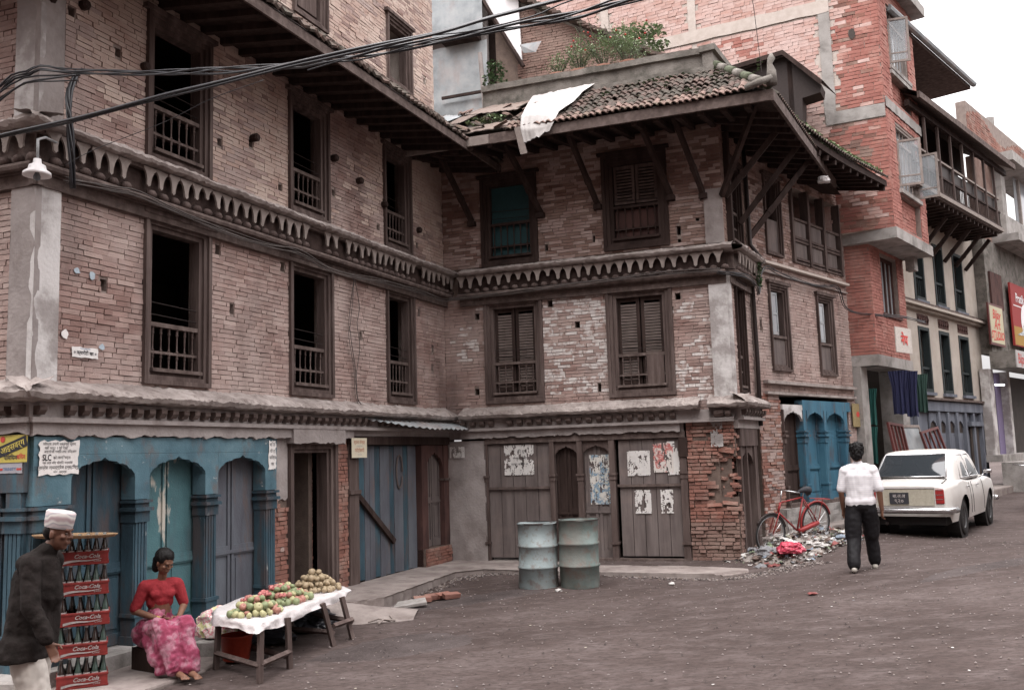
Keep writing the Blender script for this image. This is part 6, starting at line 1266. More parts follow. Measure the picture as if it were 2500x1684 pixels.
def section(x):
    w=interp(x,wdt); zs=interp(x,shz); zc=interp(x,ctz); zl=zlow(x); pts=[]
    for k in range(10):
        t=k/9; z=zl+(zs-zl)*t
        q=(z-.26)/(zs-.26)
        yy=w*(.93+.07*math.sin(min(1,q*1.5)*math.pi/2)) - (.035*max(0,(q-.62)/.38)**1.6)
        pts.append((yy,z))
    for k in range(1,8):
        t=k/7; yy=(w-.035)*(1-t)
        z=zs+(zc-zs)*(math.sin(min(1,t*2.4)*math.pi/2)*.85+.15*t); pts.append((yy,z))
    return pts
for sgn in (1,-1):
    b=MB(); secs=[section(x) for x in xs]; n=len(secs[0])
    vs_=[(x,sgn*y,z) for x,s in zip(xs,secs) for y,z in s]
    b.add(vs_,[(i*n+k,i*n+k+1,(i+1)*n+k+1,(i+1)*n+k) for i in range(len(xs)-1) for k in range(n-1)])
    if sgn==1: B1=b
    else: B1.add(b.v,b.f)
# rear and front closing panels
for x,s in ((xs[0],secs[0]),(xs[-1],secs[-1])):
    k=len(s); B1.add([(x,y,z) for y,z in s]+[(x,-y,z) for y,z in s[::-1]],[tuple(range(2*k))])
B1.build('body',paint,CAR,smooth=True)
bpy.context.view_layer.update()
ub_=MB(); ub_.box(-.85,3.0,-.62,.62,.22,.5); ub_.build('underbody',under,CAR)
# cabin : lofted rings belt -> roof
def cab(t):
    # returns ring of (x,y,z) at height fraction t
    zb,zt=.90,1.365
    xr=-.52+ (.10+.52+.02)*t**.9; xf=1.98-(.62)*t; w=.735-.17*t**1.1; z=zb+(zt-zb)*(math.sin(t*math.pi/2)**.95 if t<1 else 1)
    r_=[]; 
    for k in range(24):
        a=2*math.pi*(k+.5)/24; c,s_=math.cos(a),math.sin(a); e=.32
        X=abs(c)**e*(1 if c>0 else -1); Y=abs(s_)**e*(1 if s_>0 else -1); r_.append(((xf+xr)/2+(xf-xr)/2*X,w*Y,z))
    return r_
cb_=MB(); ts=[0,.2,.4,.6,.78,.9,.97]; rg=[cab(t) for t in ts]; top=cab(.97)
rg.append([(x*.86+.12,y*.8,1.385) for x,y,z in top]); rg.append([(x*.5+.4,y*.4,1.40) for x,y,z in top])
cb_.add([p for r_ in rg for p in r_]+[(.75,0,1.402)],[(j*24+k,j*24+(k+1)%24,(j+1)*24+(k+1)%24,(j+1)*24+k) for j in range(len(rg)-1) for k in range(24)]+[((len(rg)-1)*24+k,(len(rg)-1)*24+(k+1)%24,len(rg)*24) for k in range(24)])
nf=6*24
cb_.mi=[0 if i<5*24 else 1 for i in range(len(cb_.f))]; cb_.build('roof',[paint,yel],CAR,smooth=True)
def glass(name,quad,push=(0,0,0),trim=True,nn=8):
    a,b,c,d=[Vector(p) for p in quad]; g_=MB(); pv=Vector(push)
    bul=Vector(push).normalized()*.02
    g_.grid(nn,nn,lambda s,t:tuple((a.lerp(b,s)).lerp(d.lerp(c,s),t)+pv+bul*math.sin(math.pi*s)*math.sin(math.pi*t))); o=g_.build(name,cgl,CAR,smooth=True)
    if trim:
        t_=MB(); t_.tube([a+pv,b+pv,c+pv,d+pv,a+pv],.013,6); t_.build('window_trim',chrome,CAR,smooth=True)
    return o
glass('rear_window',[(-.49,-.60,.945),(-.49,.60,.945),(-.02,.52,1.30),(-.02,-.52,1.30)],(-.035,0,.028))
for sg_ in (1,-1):
    q=[(-.02,sg_*.70,.93),(.62,sg_*.715,.93),(.62,sg_*.60,1.30),(.20,sg_*.595,1.30)]; glass('side_window',q,(0,sg_*.022,0)); q=[(.68,sg_*.715,.93),(1.50,sg_*.715,.93),(1.14,sg_*.60,1.30),(.68,sg_*.60,1.30)]; glass('side_window',q,(0,sg_*.022,0))
    tb=MB(); 
    for xc in (.64,): tb.tube([(xc,sg_*.738,.93),(xc,sg_*.622,1.31)],.012,5)
    tb.build('pillar_trim',chrome,CAR)
    for x in (.18,1.02): 
        MB().box(x,x+.11,min(sg_*.782,sg_*.806),max(sg_*.782,sg_*.806),.775,.80).build('door_handle',chrome,CAR,bevel=.005)
    dg_=MB()
    for x in (.47,.66,1.62): dg_.tube([(x,sg_*.786,.34),(x,sg_*.792,.55),(x-.01,sg_*.779,.75),(x-.02,sg_*.757,.85)],.004,4)
    dg_.build('door_gap',under,CAR)
    mr_=MB(T(1.55,sg_*.90,.98)); mr_.lathe([(.001,-.03),(.07,-.02),(.075,.03),(.06,.035)],seg=12,sx=.4); mr_.m=None; mr_.tube([(1.5,sg_*.74,.88),(1.55,sg_*.86,.96)],.01,5); mr_.build('door_mirror',chrome,CAR,smooth=True)
    for xc in (0,2.36):
        wh=MB(T(xc,sg_*.665,.29)@RX(math.pi/2)); wh.lathe([(.17,-.075),(.25,-.08),(.285,-.06),(.29,0),(.285,.06),(.25,.08),(.17,.075)],seg=28,cap=False); w_=wh.build('wheel',tyre_m,CAR,smooth=True)
        rr_=MB(T(xc,sg_*.665,.29)@RX(math.pi/2)); rr_.lathe([(.001,-.03*sg_*1),(.10,-.055*sg_),(.13,-.03*sg_),(.165,-.06*sg_),(.18,-.07*sg_)],seg=24,cap=False); rr_.build('rim',rim_m,w_,smooth=True)
        wa=MB(T(xc,sg_*.60,.29)@RX(math.pi/2)); wa.lathe([(.39,-.1),(.39,.12),(.01,.12)],seg=20,cap=False); wa.build('wheel_arch',under,CAR)
    tlm=flat('tail_lamp_red',(.30,.02,.02),rough=.2,spec=.8); y0_,y1_=sorted((sg_*.50,sg_*.64))
    tm_=MB().box(-.995,-.95,y0_,y1_,.56,.79).build('tail_lamp',tlm,CAR,bevel=.012)
    for z in (.63,.70,.775): inst(MB().box(-1.001,-.996,y0_+.01,y1_-.01,z,z+.008).mesh('lamp_trim',chrome),'lamp_trim',tm_,I4)
    hd=MB(T(3.13,sg_*.52,.62)@RY(math.pi/2)); hd.lathe([(.001,.02),(.08,.01),(.09,-.01)],seg=14,cap=False); hd.build('headlight',chrome,CAR,smooth=True)
bp_=MB(); bp_.tube([(-.80,-.80,.46),(-1.02,-.74,.46),(-1.07,-.5,.46),(-1.08,0,.46),(-1.07,.5,.46),(-1.02,.74,.46),(-.80,.80,.46)],.05,8); bp_.build('rear_bumper',chrome,CAR,smooth=True)
bp_=MB(); bp_.tube([(2.95,-.78,.45),(3.17,-.68,.45),(3.2,0,.45),(3.17,.68,.45),(2.95,.78,.45)],.045,8); bp_.build('front_bumper',chrome,CAR,smooth=True)
MB().box(-.992,-.972,-.49,.49,.798,.81).build('boot_trim',chrome,CAR); MB().box(-.986,-.9715,-.48,.48,.53,.795).build('rear_panel',flat('beige_rear_panel',(.40,.37,.30),rough=.4),CAR)
bl=MB(); bl.tube([(-.96,-.5,.80),(-.85,-.60,.885),(-.6,-.62,.93),(-.5,-.55,.955)],.007,4); bl.tube([(-.96,.5,.80),(-.85,.60,.885),(-.6,.62,.93),(-.5,.55,.955)],.007,4); bl.build('boot_gap',under,CAR)
pl_=MB().box(-1.006,-.988,-.06,.26,.56,.74).build('number_plate',M['ink'],CAR)
for s_,z,sz in (('बा.अ.अ',.685,.075),('९२०',.605,.095)):
    me=text_mesh(s_,sz,white,bold=.0015); inst(me,'plate_lettering',pl_,T(-1.009,.10,z)@RZ(R(-90)))
ex=MB(); ex.tube([(-.95,.35,.24),(-.2,.35,.26)],.03,8); ex.build('exhaust_pipe',M['iron'],CAR)
# motorcycle handlebar and mirror showing behind the car roof
mcb=flat('motorcycle_black',(.02,.02,.022),rough=.3); MC=thing('motorcycle','parked motorcycle mostly hidden behind the white car, one mirror showing','motorcycle',(11.6,21.6,G(11.6,21.6)),R(60))
for x in (-.6,.6):
    w_=MB(T(x,0,.3)@RX(math.pi/2)); w_.lathe([(.25,-.04),(.3,-.03),(.3,.03),(.25,.04)],seg=20,cap=False); w_.build('wheel',tyre_m,MC,smooth=True)
lb_m=MB(); lb_m.tube([(-.6,0,.3),(-.3,0,.6),(.3,0,.75),(.5,0,.85),(.62,0,.3)],[.03,.1,.13,.05,.03],8); lb_m.build('frame',mcb,MC,smooth=True); MB().tube([(-.55,0,.72),(-.1,0,.74),(.05,0,.72)],[.08,.11,.06],8).build('saddle',mcb,MC,smooth=True)
MB().tube([(.42,-.35,1.02),(.48,-.1,.98),(.48,.1,.98),(.42,.35,1.02)],.014,6).build('handlebar',chrome,MC,smooth=True); mm_=MB(); mm_.tube([(.45,-.25,1.0),(.48,-.32,1.2)],.006,5); mm_.m=T(.48,-.33,1.23)@RY(math.pi/2); mm_.lathe([(.001,-.01),(.05,0),(.001,.01)],seg=10,cap=False); mm_.build('mirror',chrome,MC,smooth=True)
# ================================================================ bicycle
bic=flat('red_bicycle_enamel',(.26,.03,.03),rough=.4,var=.3); bkx,bky=5.0,16.2; bzz=G(bkx,bky)+.06
# heading: front wheel lower-left, nearer
BK=thing('bicycle','old red roadster bicycle leaning on the townhouse step behind the rubbish','bicycle',(bkx,bky,bzz),0)
hd_=math.atan2(-.5,-.87); BK.rotation_euler=(R(-6),0,hd_); BK.scale=(.94,.94,.94)
rW=.335; gz=G(4.35,15.45)-bzz
def wheel_(x,z,nm='wheel'):
    t=MB(); N_=36
    pts=[(x+rW*math.cos(a),0,z+rW*math.sin(a)) for a in [2*math.pi*i/N_ for i in range(N_+1)]]; t.tube(pts,.017,6,cap=False); w=t.build(nm,tyre_m,BK,smooth=True)
    t=MB(); t.tube([(x+(rW-.025)*math.cos(a),0,z+(rW-.025)*math.sin(a)) for a in [2*math.pi*i/N_ for i in range(N_+1)]],.010,5,cap=False); t.build('rim',rim_m,w,smooth=True)
    t=MB()
    for i in range(28): a=2*math.pi*i/28; t.tube([(x+.02*math.cos(a+.8),.03*(1 if i%2 else -1),z+.02*math.sin(a+.8)),(x+(rW-.03)*math.cos(a),0,z+(rW-.03)*math.sin(a))],.0018,3,cap=False)
    t.build('spokes',chrome,w); t=MB(); t.tube([(x,-.05,z),(x,.05,z)],.02,8); t.build('hub',chrome,w); return w
fz=rW+gz*.8
wheel_(0,rW); wheel_(1.10,fz,'wheel')
bb=(.46,0,.27+gz*.3); st_=(.34,0,.80); hdt=(.88,0,.82+gz*.5); hdb=(.93,0,.66+gz*.5)
f=MB(); f.tube([bb,st_],.016,7); f.tube([st_,hdt],.015,7); f.tube([bb,hdb],.017,7); f.tube([hdt,hdb],.02,7)
for s_ in (-.05,.05): f.tube([(0,s_,rW),(bb[0],s_*.4,bb[2])],.011,6); f.tube([(0,s_,rW),(st_[0],s_*.4,st_[2]-.03)],.010,6)
f.build('frame',bic,BK,smooth=True)
f=MB(); 
for s_ in (-.05,.05): f.tube([(hdb[0],s_*.6,hdb[2]),(hdb[0]+.06,s_,hdb[2]-.1),(1.10,s_,fz)],.011,6)
f.build('fork',bic,BK,smooth=True)
f=MB()
for k in range(1): 
    pts=[(0+(rW+.035)*math.cos(a),0,rW+(rW+.035)*math.sin(a)) for a in [R(-20+ i*10) for i in range(19)]]; f.tube(pts,.022,5)
f.build('mudguard',bic,BK,smooth=True); f=MB(); f.tube([(1.10+(rW+.03)*math.cos(a),0,fz+(rW+.03)*math.sin(a)) for a in [R(30+i*11) for i in range(13)]],.02,5); f.build('mudguard',M['iron'],BK,smooth=True)
f=MB(); f.tube([(0,.045,rW),(.46,.05,bb[2]),],.045,6); f.build('chain_guard',bic,BK,smooth=True)
f=MB(); f.tube([(.20,0,.90),(.30,0,.93),(.46,0,.90)],[.085,.06,.018],8); f.build('saddle',M['ink'],BK,smooth=True); MB().tube([st_,(.32,0,.9)],.012,6).build('seat_post',chrome,BK)
f=MB(); f.tube([(hdt[0],0,hdt[2]),(.86,0,.93)],.012,6); f.tube([(.70,-.27,.92),(.86,-.22,.95),(.90,0,.95),(.86,.22,.95),(.70,.27,.92)],.011,6); f.build('handlebar',chrome,BK,smooth=True)
f=MB(); f.tube([(.10,-.06,.76),(-.28,-.06,.74)],.008,5);f.tube([(.10,.06,.76),(-.28,.06,.74)],.008,5);f.tube([(-.28,-.06,.74),(-.28,.06,.74)],.008,5);f.tube([(-.1,-.06,.75),(0,-.05,rW)],.006,5);f.tube([(-.1,.06,.75),(0,.05,rW)],.006,5); f.build('luggage_rack',bic,BK)
f=MB(); f.tube([(.46,.08,bb[2]),(.40,.09,bb[2]-.16)],.010,5); f.box(.34,.44,.08,.16,bb[2]-.18,bb[2]-.155); f.tube([(.46,-.08,bb[2]),(.52,-.09,bb[2]+.16)],.010,5); f.build('crank',chrome,BK)
import bmesh
# ================================================================ rubbish heap, loose things on the ground
pile=MB()
def pz(x,y): return G(x,y)+.0
def pw(s,t):
    a=Vector((3.85,14.85)).lerp(Vector((6.0,16.75)),s); nrm=Vector((-.62,.78)); p=a+nrm*((t-.25)*1.3); h=.17*math.sin(math.pi*min(1,max(0,t)))*(.55+.6*math.sin(math.pi*s))*(1+.8*noise.noise(Vector((s*9,t*5,2)))); e=min(1,6*min(s,1-s,t+.02,1.02-t)); return (p.x,p.y,pz(p.x,p.y)-.12*(1-e)+.0*e+h*max(0,e)-.01)
pile.grid(40,14,pw); tag(pile.build('rubbish_heap',mat('trodden_rubbish',[(.10,.085,.075),(.20,.17,.155),(.32,.29,.27),(.15,.12,.11)],sc=9,bump=1),smooth=True),kind='stuff',label='low heap of trodden rubbish along the wall by the bicycle')
cols_=[('litter_white',(.52,.50,.48)),('litter_grey',(.20,.20,.21)),('litter_blue',(.20,.24,.29)),('litter_brown',(.13,.09,.075)),('litter_red',(.22,.07,.065)),('litter_cream',(.34,.31,.25)),('litter_green',(.18,.22,.14))]
lm=[flat(n_,c_,var=.3,rough=.6) for n_,c_ in cols_]; lit=MB()
for i in range(1500):
    s,t=rng.random(),rng.random()**1.3; x,y,z=pw(s,t); sz=rng.uniform(.012,.065)*(1.5 if rng.random()<.08 else .8)
    lit.k=rng.choice((0,0,0,1,1,2,3,3,3,4,5,5,6)); lit.m=T(x+rng.uniform(-.1,.1),y+rng.uniform(-.1,.1),z+rng.uniform(.0,.05))@RZ(rng.uniform(0,6.3))@RX(rng.uniform(-.9,.9)); a=sz
    lit.add([(-a,-a*.6,0),(0,-a*.7,a*.4),(a,-a*.3,0),(a*.8,a*.6,a*.3),(0,a*.7,-a*.1),(-a*.9,a*.5,a*.25),(0,0,a*.35)],[(0,1,6),(1,2,6),(2,3,6),(3,4,6),(4,5,6),(5,0,6)])
lit.m=None; tag(lit.build('litter',lm),kind='stuff',label='scattered paper and plastic scraps on the heap')
pk=flat('pink_plastic',(.50,.05,.09),rough=.35,spec=.5,var=.4,sc=9); lump('plastic_bag',(4.28,15.15,G(4.3,15.15)+.20),(.20,.15,.11),pk,'crumpled bright pink plastic bag on top of the rubbish heap','bag',2,.3,4)
for k,(s,t,r_,c_,lb_) in enumerate(((.72,.7,.17,5,'crumpled cream plastic sack right of the pink bag'),(.16,.55,.15,1,'grey crumpled plastic bag near the brick corner'),(.30,.35,.12,0,'white torn plastic bag at the front of the heap'),(.07,.3,.10,4,'dark red rag at the kerb end of the heap'),(.60,.3,.10,0,'small white bag in the middle front of the heap'))):
    x,y,z=pw(s,t); lump('plastic_bag',(x,y,z+.03),(r_,r_*.7,r_*.6),lm[c_],lb_,'bag',k*3.3,.5,3)
cl_=MB()
for i in range(70):
    s,t=rng.random(),rng.random(); x,y,z=pw(s,t); bm_=bmesh.new(); bmesh.ops.create_icosphere(bm_,subdivisions=2,radius=1); r_=rng.uniform(.03,.10); sd_=i*1.7
    for v in bm_.verts: n_=noise.noise(v.co*1.7+Vector((sd_,0,0)))+.8*noise.noise(v.co*4+Vector((0,sd_,0))); v.co*=1+.6*n_; v.co=Vector((v.co.x*r_*1.5+x,v.co.y*r_+y,v.co.z*r_*.55+z+.015))
    cl_.k=rng.choice((0,0,0,1,1,2,3,5,3)); bm_.verts.index_update(); cl_.add([v.co[:] for v in bm_.verts],[tuple(v.index for v in f.verts) for f in bm_.faces]); bm_.free()
tag(cl_.build('crumpled_litter',lm),kind='stuff',label='crumpled bags and papers matted into the heap')
gr=MB(); gm_=[flat('grit_'+n_,c_,var=.3) for n_,c_ in (('pale',(.20,.17,.16)),('dark',(.04,.03,.028)),('brown',(.13,.10,.085)))]
edge_=[(-2.5,12.7),(-1.86,13.2),(-1.05,15.75),(-.6,16.05),(1.28,15.0),(3.05,14.35),(3.8,14.7),(4.6,15.0)]
for i in range(5200):
    if i<3400: x=rng.uniform(-3.2,9.5); y=rng.uniform(7.6,17.5); q=rng.uniform(.004,.013)
    else:
        k=rng.randrange(len(edge_)-1); f_=rng.random(); a_,b_=edge_[k],edge_[k+1]; d_=abs(rng.gauss(0,.16)); x=a_[0]+(b_[0]-a_[0])*f_+d_*.45; y=a_[1]+(b_[1]-a_[1])*f_-d_*.9; q=rng.uniform(.005,.02)
    gr.k=rng.choice((0,0,1,2)); gr.m=T(x,y,G(x,y)+.010+.012*noise.noise(Vector((x*1.3,y*1.3,0))))@RZ(rng.uniform(0,6.3)); gr.add([(-q,-q,0),(q,-q*.7,0),(q*.8,q,0),(-q*.9,q*.8,0),(0,0,q*.9)],[(0,1,4),(1,2,4),(2,3,4),(3,0,4)])
gr.m=None; tag(gr.build('road_grit',gm_),kind='stuff',label='grit and dirt scattered on the road and along the kerb')
import bmesh
for k,(x,y,r_) in enumerate(((-1.35,13.55,0),(-1.2,13.72,.3),(-1.05,13.80,.5),(-.95,13.72,.2))):
    o=bpy.data.objects.new('loose_brick',rng.choice(brickmesh('brick_raw'))); link(o); o.matrix_world=T(x,y,G(x,y)+.05)@RZ(r_+.3)@RX(.2)@S(.24,.11,.06); tag(o,('broken orange brick lying by the gutter, '+['nearest to the viewer','second of four','third of four','farthest up the gutter'][k]),'brick','loose bricks in the gutter')
sl2=MB().prism([(-.22,-.1),(.25,-.14),(.2,.12),(-.18,.14)],0,.035,'z').build('stone_slab',M['concrete']); sl2.matrix_world=T(-1.5,13.25,G(-1.5,13.25)+.04)@RX(.15)@RY(-.15); tag(sl2,'flat grey stone slab tilted over the gutter beside the orange bricks','stone')
for k,(x,y,r_,c_,lb_) in enumerate(((2.2,13.99,.045,0,'small white stone on the road right of the drums'),(.55,13.75,.05,0,'crumpled white paper between the bases of the drums'),(3.6,11.93,.06,4,'flat reddish scrap lying alone in the middle of the road'))): lump('scrap',(x,y,G(x,y)+.015),(r_,r_,r_*.5 if k<2 else r_*.25),lm[c_],lb_,'litter',k,.4,2)
spk=MB(); 
for i in range(300):
    x=rng.uniform(-3,9); y=rng.uniform(8,19); q=rng.uniform(.004,.015); spk.k=rng.choice((0,0,1,3,5)); 
    if x>6.5 and y>15: continue
    spk.m=T(x,y,G(x,y)+.012)@RZ(rng.uniform(0,6.3)); spk.add([(-q,-q,0),(q,-q*.7,0),(q*.8,q,.004),(-q*.9,q*.8,.002)],[(0,1,2,3)])
spk.m=None; tag(spk.build('road_litter',lm),kind='stuff',label='tiny stones and scraps strewn over the road')
for k,(x,y) in enumerate(((-1.9,12.1),(-1.75,11.95),(-1.6,12.2))):
    o=MB().tube([(0,0,0),(.12,.05,.03),(.28,.02,.0)],.012,5).build('twig',M['wood_pale']); at_(o,(x,y,G(x,y)+.02),k*.8); tag(o,'pale broken stick beside the fruit stand legs, '+['nearest','middle','farthest'][k],'stick','broken sticks')
# ================================================================ people
import bmesh
def cap(b,p0,r0,p1,r1,seg=14):
    p0,p1=Vector(p0),Vector(p1); d=(p1-p0); L_=d.length
    if L_<1e-5: d=Vector((0,0,1)); L_=1e-5
    d=d/L_ if L_>1e-5 else d; pts=[];rs=[]
    for a in (-90,-65,-35): pts.append(p0+d*r0*math.sin(R(a))); rs.append(max(.0005,r0*math.cos(R(a))))
    for t in (0,.33,.66,1): pts.append(p0.lerp(p1,t)); rs.append(r0+(r1-r0)*t)
    for a in (35,65,90): pts.append(p1+d*r1*math.sin(R(a))); rs.append(max(.0005,r1*math.cos(R(a))))
    b.tube(pts,rs,seg)
def ell(b,c,r,rot=None,seg=16):
    m0=b.m; mm=T(*c)@(rot if rot is not None else I4)@S(*r); b.m=(m0@mm) if m0 is not None else mm; b.lathe([(math.cos(R(a)),math.sin(R(a))) if abs(a)<90 else (.01,math.sin(R(a))) for a in range(-90,91,15)],seg=seg); b.m=m0
def fuse(b,name,m,parent,vox=.007,smooth=3,disp=0,dsc=12,zmin=None,**kw):
    me0=b.mesh('t',m); o=bpy.data.objects.new('t',me0); COL.objects.link(o); md=o.modifiers.new('r','REMESH'); md.mode='VOXEL'; md.voxel_size=vox; s=o.modifiers.new('s','SMOOTH'); s.iterations=smooth; s.factor=.5
    dg=bpy.context.evaluated_depsgraph_get(); me=bpy.data.meshes.new_from_object(o.evaluated_get(dg)); bpy.data.objects.remove(o)
    if disp:
        n=len(me.vertices); co=np.empty(n*3,'f'); me.vertices.foreach_get('co',co); co=co.reshape(-1,3); no=np.empty(n*3,'f'); me.vertices.foreach_get('normal',no); no=no.reshape(-1,3)
        for i in range(n): v=Vector(co[i]); co[i]+=no[i]*disp*(noise.noise(Vector((v.x*dsc,v.y*dsc,v.z*dsc*.45)))+.4*noise.noise(v*dsc*2.3))
        me.vertices.foreach_set('co',co.ravel())
    if zmin is not None:
        for v in me.vertices:
            if v.co.z<zmin: v.co.z=zmin+.012*noise.noise(Vector((v.co.x*14,v.co.y*14,0)))
    me.materials.clear(); me.materials.append(m); me.polygons.foreach_set('use_smooth',[True]*len(me.polygons)); me.update()
    o=bpy.data.objects.new(name,me); link(o,parent); return tag(o,**kw)
def hand(b,w,fd,side,curl=.5,r=.0085,up=Vector((0,0,1))):
    """palm at w heading fd; side = direction of the thumb"""
    w=Vector(w); fd=Vector(fd).normalized(); sd=Vector(side); sd=(sd-fd*sd.dot(fd)).normalized(); nr=fd.cross(sd).normalized()
    for k in (-1.2,-.4,.4,1.2): cap(b,w+sd*k*.012,.014,w+fd*.085+sd*k*.019,.012,8)
    for k,ln in ((1.5,.068),(.5,.078),(-.5,.072),(-1.5,.056)):
        p=w+fd*.085+sd*k*.0165; d=fd; 
        for j,q in enumerate((.45,.32,.23)):
            ang=curl*(.5+j*.5); d2=(d*math.cos(ang)+nr*math.sin(ang)).normalized(); p2=p+d2*ln*q; cap(b,p,r*(1-j*.1),p2,r*(.92-j*.1),7); p=p2; d=d2
    p=w+fd*.02+sd*.028; d=(fd*.6+sd*.75+nr*.2).normalized(); p2=p+d*.04; cap(b,p,.012,p2,.010,7); d=(fd*.95+sd*.1+nr*.35).normalized(); cap(b,p2,.010,p2+d*.032,.008,7)
def head(b,c,fw,up,s=1.0):
    """skull, face features; fw facing direction; returns basis matrix"""
    fw=Vector(fw).normalized(); up=Vector(up); up=(up-fw*up.dot(fw)).normalized(); rt=fw.cross(up)
    mt=Matrix((rt,fw,up)).transposed().to_4x4(); mt.translation=Vector(c); mt=mt@S(s,s,s); m0=b.m; b.m=mt
    ell(b,(0,-.012,.035),(.076,.095,.088)); ell(b,(0,.012,-.035),(.062,.072,.085)); ell(b,(0,.045,-.092),(.030,.026,.022)); ell(b,(0,.02,-.065),(.052,.052,.045))
    cap(b,(0,.083,.018),.009,(0,.100,-.022),.013,8); ell(b,(-.011,.09,-.024),(.010,.010,.008)); ell(b,(.011,.09,-.024),(.010,.010,.008))
    cap(b,(-.035,.078,.030),.011,(.035,.078,.030),.011,8); ell(b,(-.042,.062,-.018),(.022,.02,.018)); ell(b,(.042,.062,-.018),(.022,.02,.018))
    cap(b,(-.019,.082,-.054),.007,(.019,.082,-.054),.007,7); cap(b,(-.017,.080,-.066),.008,(.017,.080,-.066),.008,7)
    for s_ in (-1,1): ell(b,(s_*.078,-.005,-.008),(.010,.019,.032))
    b.m=m0; return mt
def eyes(mt,parent):
    e=MB(mt)
    for s_ in (-1,1): ell(e,(s_*.030,.0775,.006),(.012,.009,.006),seg=8)
    e.build('eyes',flat('eye_dark',(.05,.035,.03),rough=.2),parent,smooth=True)
# --- walking man, seen from behind
gx_,gy_=4.78,13.35; mg=G(4.6,13.15); MAN=thing('person','man in a white striped polo shirt and black trousers walking up the street','person',(gx_,gy_,mg),R(-18))
H_=.985
def m_(x,y,z): return Vector((x*H_,y*H_,z*H_))
b=MB(); hip=.95
cap(b,m_(-.09,0,.93),.105,m_(.09,0,.93),.105); cap(b,m_(0,0,1.0),.11,m_(0,.02,1.25),.10); cap(b,m_(-.13,0,1.40),.075,m_(.13,0,1.40),.075); cap(b,m_(0,0,1.42),.055,m_(.0,.02,1.54),.052)
fL=(-.155,-.14,0); fR=(.14,.30,0)
cap(b,m_(-.09,0,.90),.085,m_(-.12,-.01,.48),.058); cap(b,m_(-.12,-.01,.48),.055,m_(-.15,-.15,.09),.038); cap(b,m_(.09,0,.90),.085,m_(.11,.17,.49),.058); cap(b,m_(.11,.17,.49),.055,m_(.14,.24,.10),.038)
# arms: left hangs slightly out, right slightly bent
cap(b,m_(-.19,0,1.38),.052,m_(-.25,-.02,1.10),.042); cap(b,m_(-.25,-.02,1.10),.040,m_(-.235,.08,.86),.028); hand(b,m_(-.235,.08,.86),(.0,.25,-1),(.6,.8,0),.6)
cap(b,m_(.19,0,1.38),.052,m_(.255,-.05,1.10),.044); cap(b,m_(.255,-.05,1.10),.042,m_(.275,.00,.85),.029); hand(b,m_(.275,.0,.85),(-.05,.12,-1),(-.4,.9,0),.7)
mt=head(b,m_(0.0,.03,1.64),(.15,1,-.05),(0,0,1),1.0); fuse(b,'body',M['skin'],MAN)
eyes(mt,MAN)
hb=MB(mt); ell(hb,(0,-.022,.060),(.100,.112,.100)); ell(hb,(0,-.065,-.005),(.088,.066,.095)); ell(hb,(-.055,-.0,.115),(.045,.06,.032)); ell(hb,(.05,-.04,.118),(.045,.055,.028)); ell(hb,(.0,.02,.135),(.05,.05,.03)); fuse(hb,'hair',M['hair'],MAN,.006,1,.018,45)
shirtm=mat('striped_white_knit',[(.52,.51,.55),(.60,.58,.59)],sc=1,rough=.85,coord='obj'); 
t_=shirtm.node_tree; wv_=t_.nodes.new('ShaderNodeTexWave'); wv_.bands_direction='Z'; wv_.inputs['Scale'].default_value=11; wv_.inputs['Distortion'].default_value=1.2; tc_=t_.nodes.new('ShaderNodeTexCoord'); t_.links.new(tc_.outputs['Object'],wv_.inputs[0]); cr_n=[n for n in t_.nodes if n.type=='VALTORGB'][0]; t_.links.new(wv_.outputs['Fac'],cr_n.inputs[0]); cr_n.color_ramp.elements[0].position=.0; cr_n.color_ramp.elements[1].position=.35
sb_=MB(); cap(sb_,m_(-.075,0,.97),.135,m_(.075,0,.97),.135); cap(sb_,m_(-.06,0,1.0),.125,m_(-.09,.0,1.33),.118); cap(sb_,m_(.06,0,1.0),.125,m_(.09,.0,1.33),.118); cap(sb_,m_(0,.0,1.0),.13,m_(0,.0,1.33),.128); cap(sb_,m_(-.17,0,1.39),.088,m_(.17,0,1.39),.088); cap(sb_,m_(-.10,0,1.42),.085,m_(.10,0,1.42),.085); cap(sb_,m_(-.05,.005,1.44),.075,m_(.05,.005,1.44),.075); cap(sb_,m_(0,.01,1.46),.066,m_(0,.018,1.505),.060)
cap(sb_,m_(-.19,0,1.38),.072,m_(-.245,-.01,1.15),.070); cap(sb_,m_(.19,0,1.38),.072,m_(.25,-.04,1.15),.072)
so_=fuse(sb_,'shirt',shirtm,MAN,.008,6,.011,6.5,zmin=.89)
trm=flat('black_trouser_cloth',(.008,.007,.009),var=.3); tb_=MB(); cap(tb_,m_(-.08,0,.92),.128,m_(.08,0,.92),.128); cap(tb_,m_(-.095,0,.88),.116,m_(-.135,-.01,.48),.108); cap(tb_,m_(-.125,-.01,.48),.096,m_(-.15,-.15,.12),.092); cap(tb_,m_(.095,0,.88),.116,m_(.125,.16,.49),.108); cap(tb_,m_(.115,.16,.49),.096,m_(.14,.24,.13),.082); fuse(tb_,'trousers',trm,MAN,.009,3,.014,8)
shm=flat('pale_shoe',(.40,.37,.33),rough=.6)
for (x,y,lift) in ((-.15,-.13,0),(.14,.28,0)):
    s=MB(); cap(s,m_(x,y-.08,.045),.042,m_(x,y+.10,.038),.038,10); cap(s,m_(x,y-.06,.07),.038,m_(x,y-.02,.09),.034,10); fuse(s,'shoe',shm,MAN,.007,2)
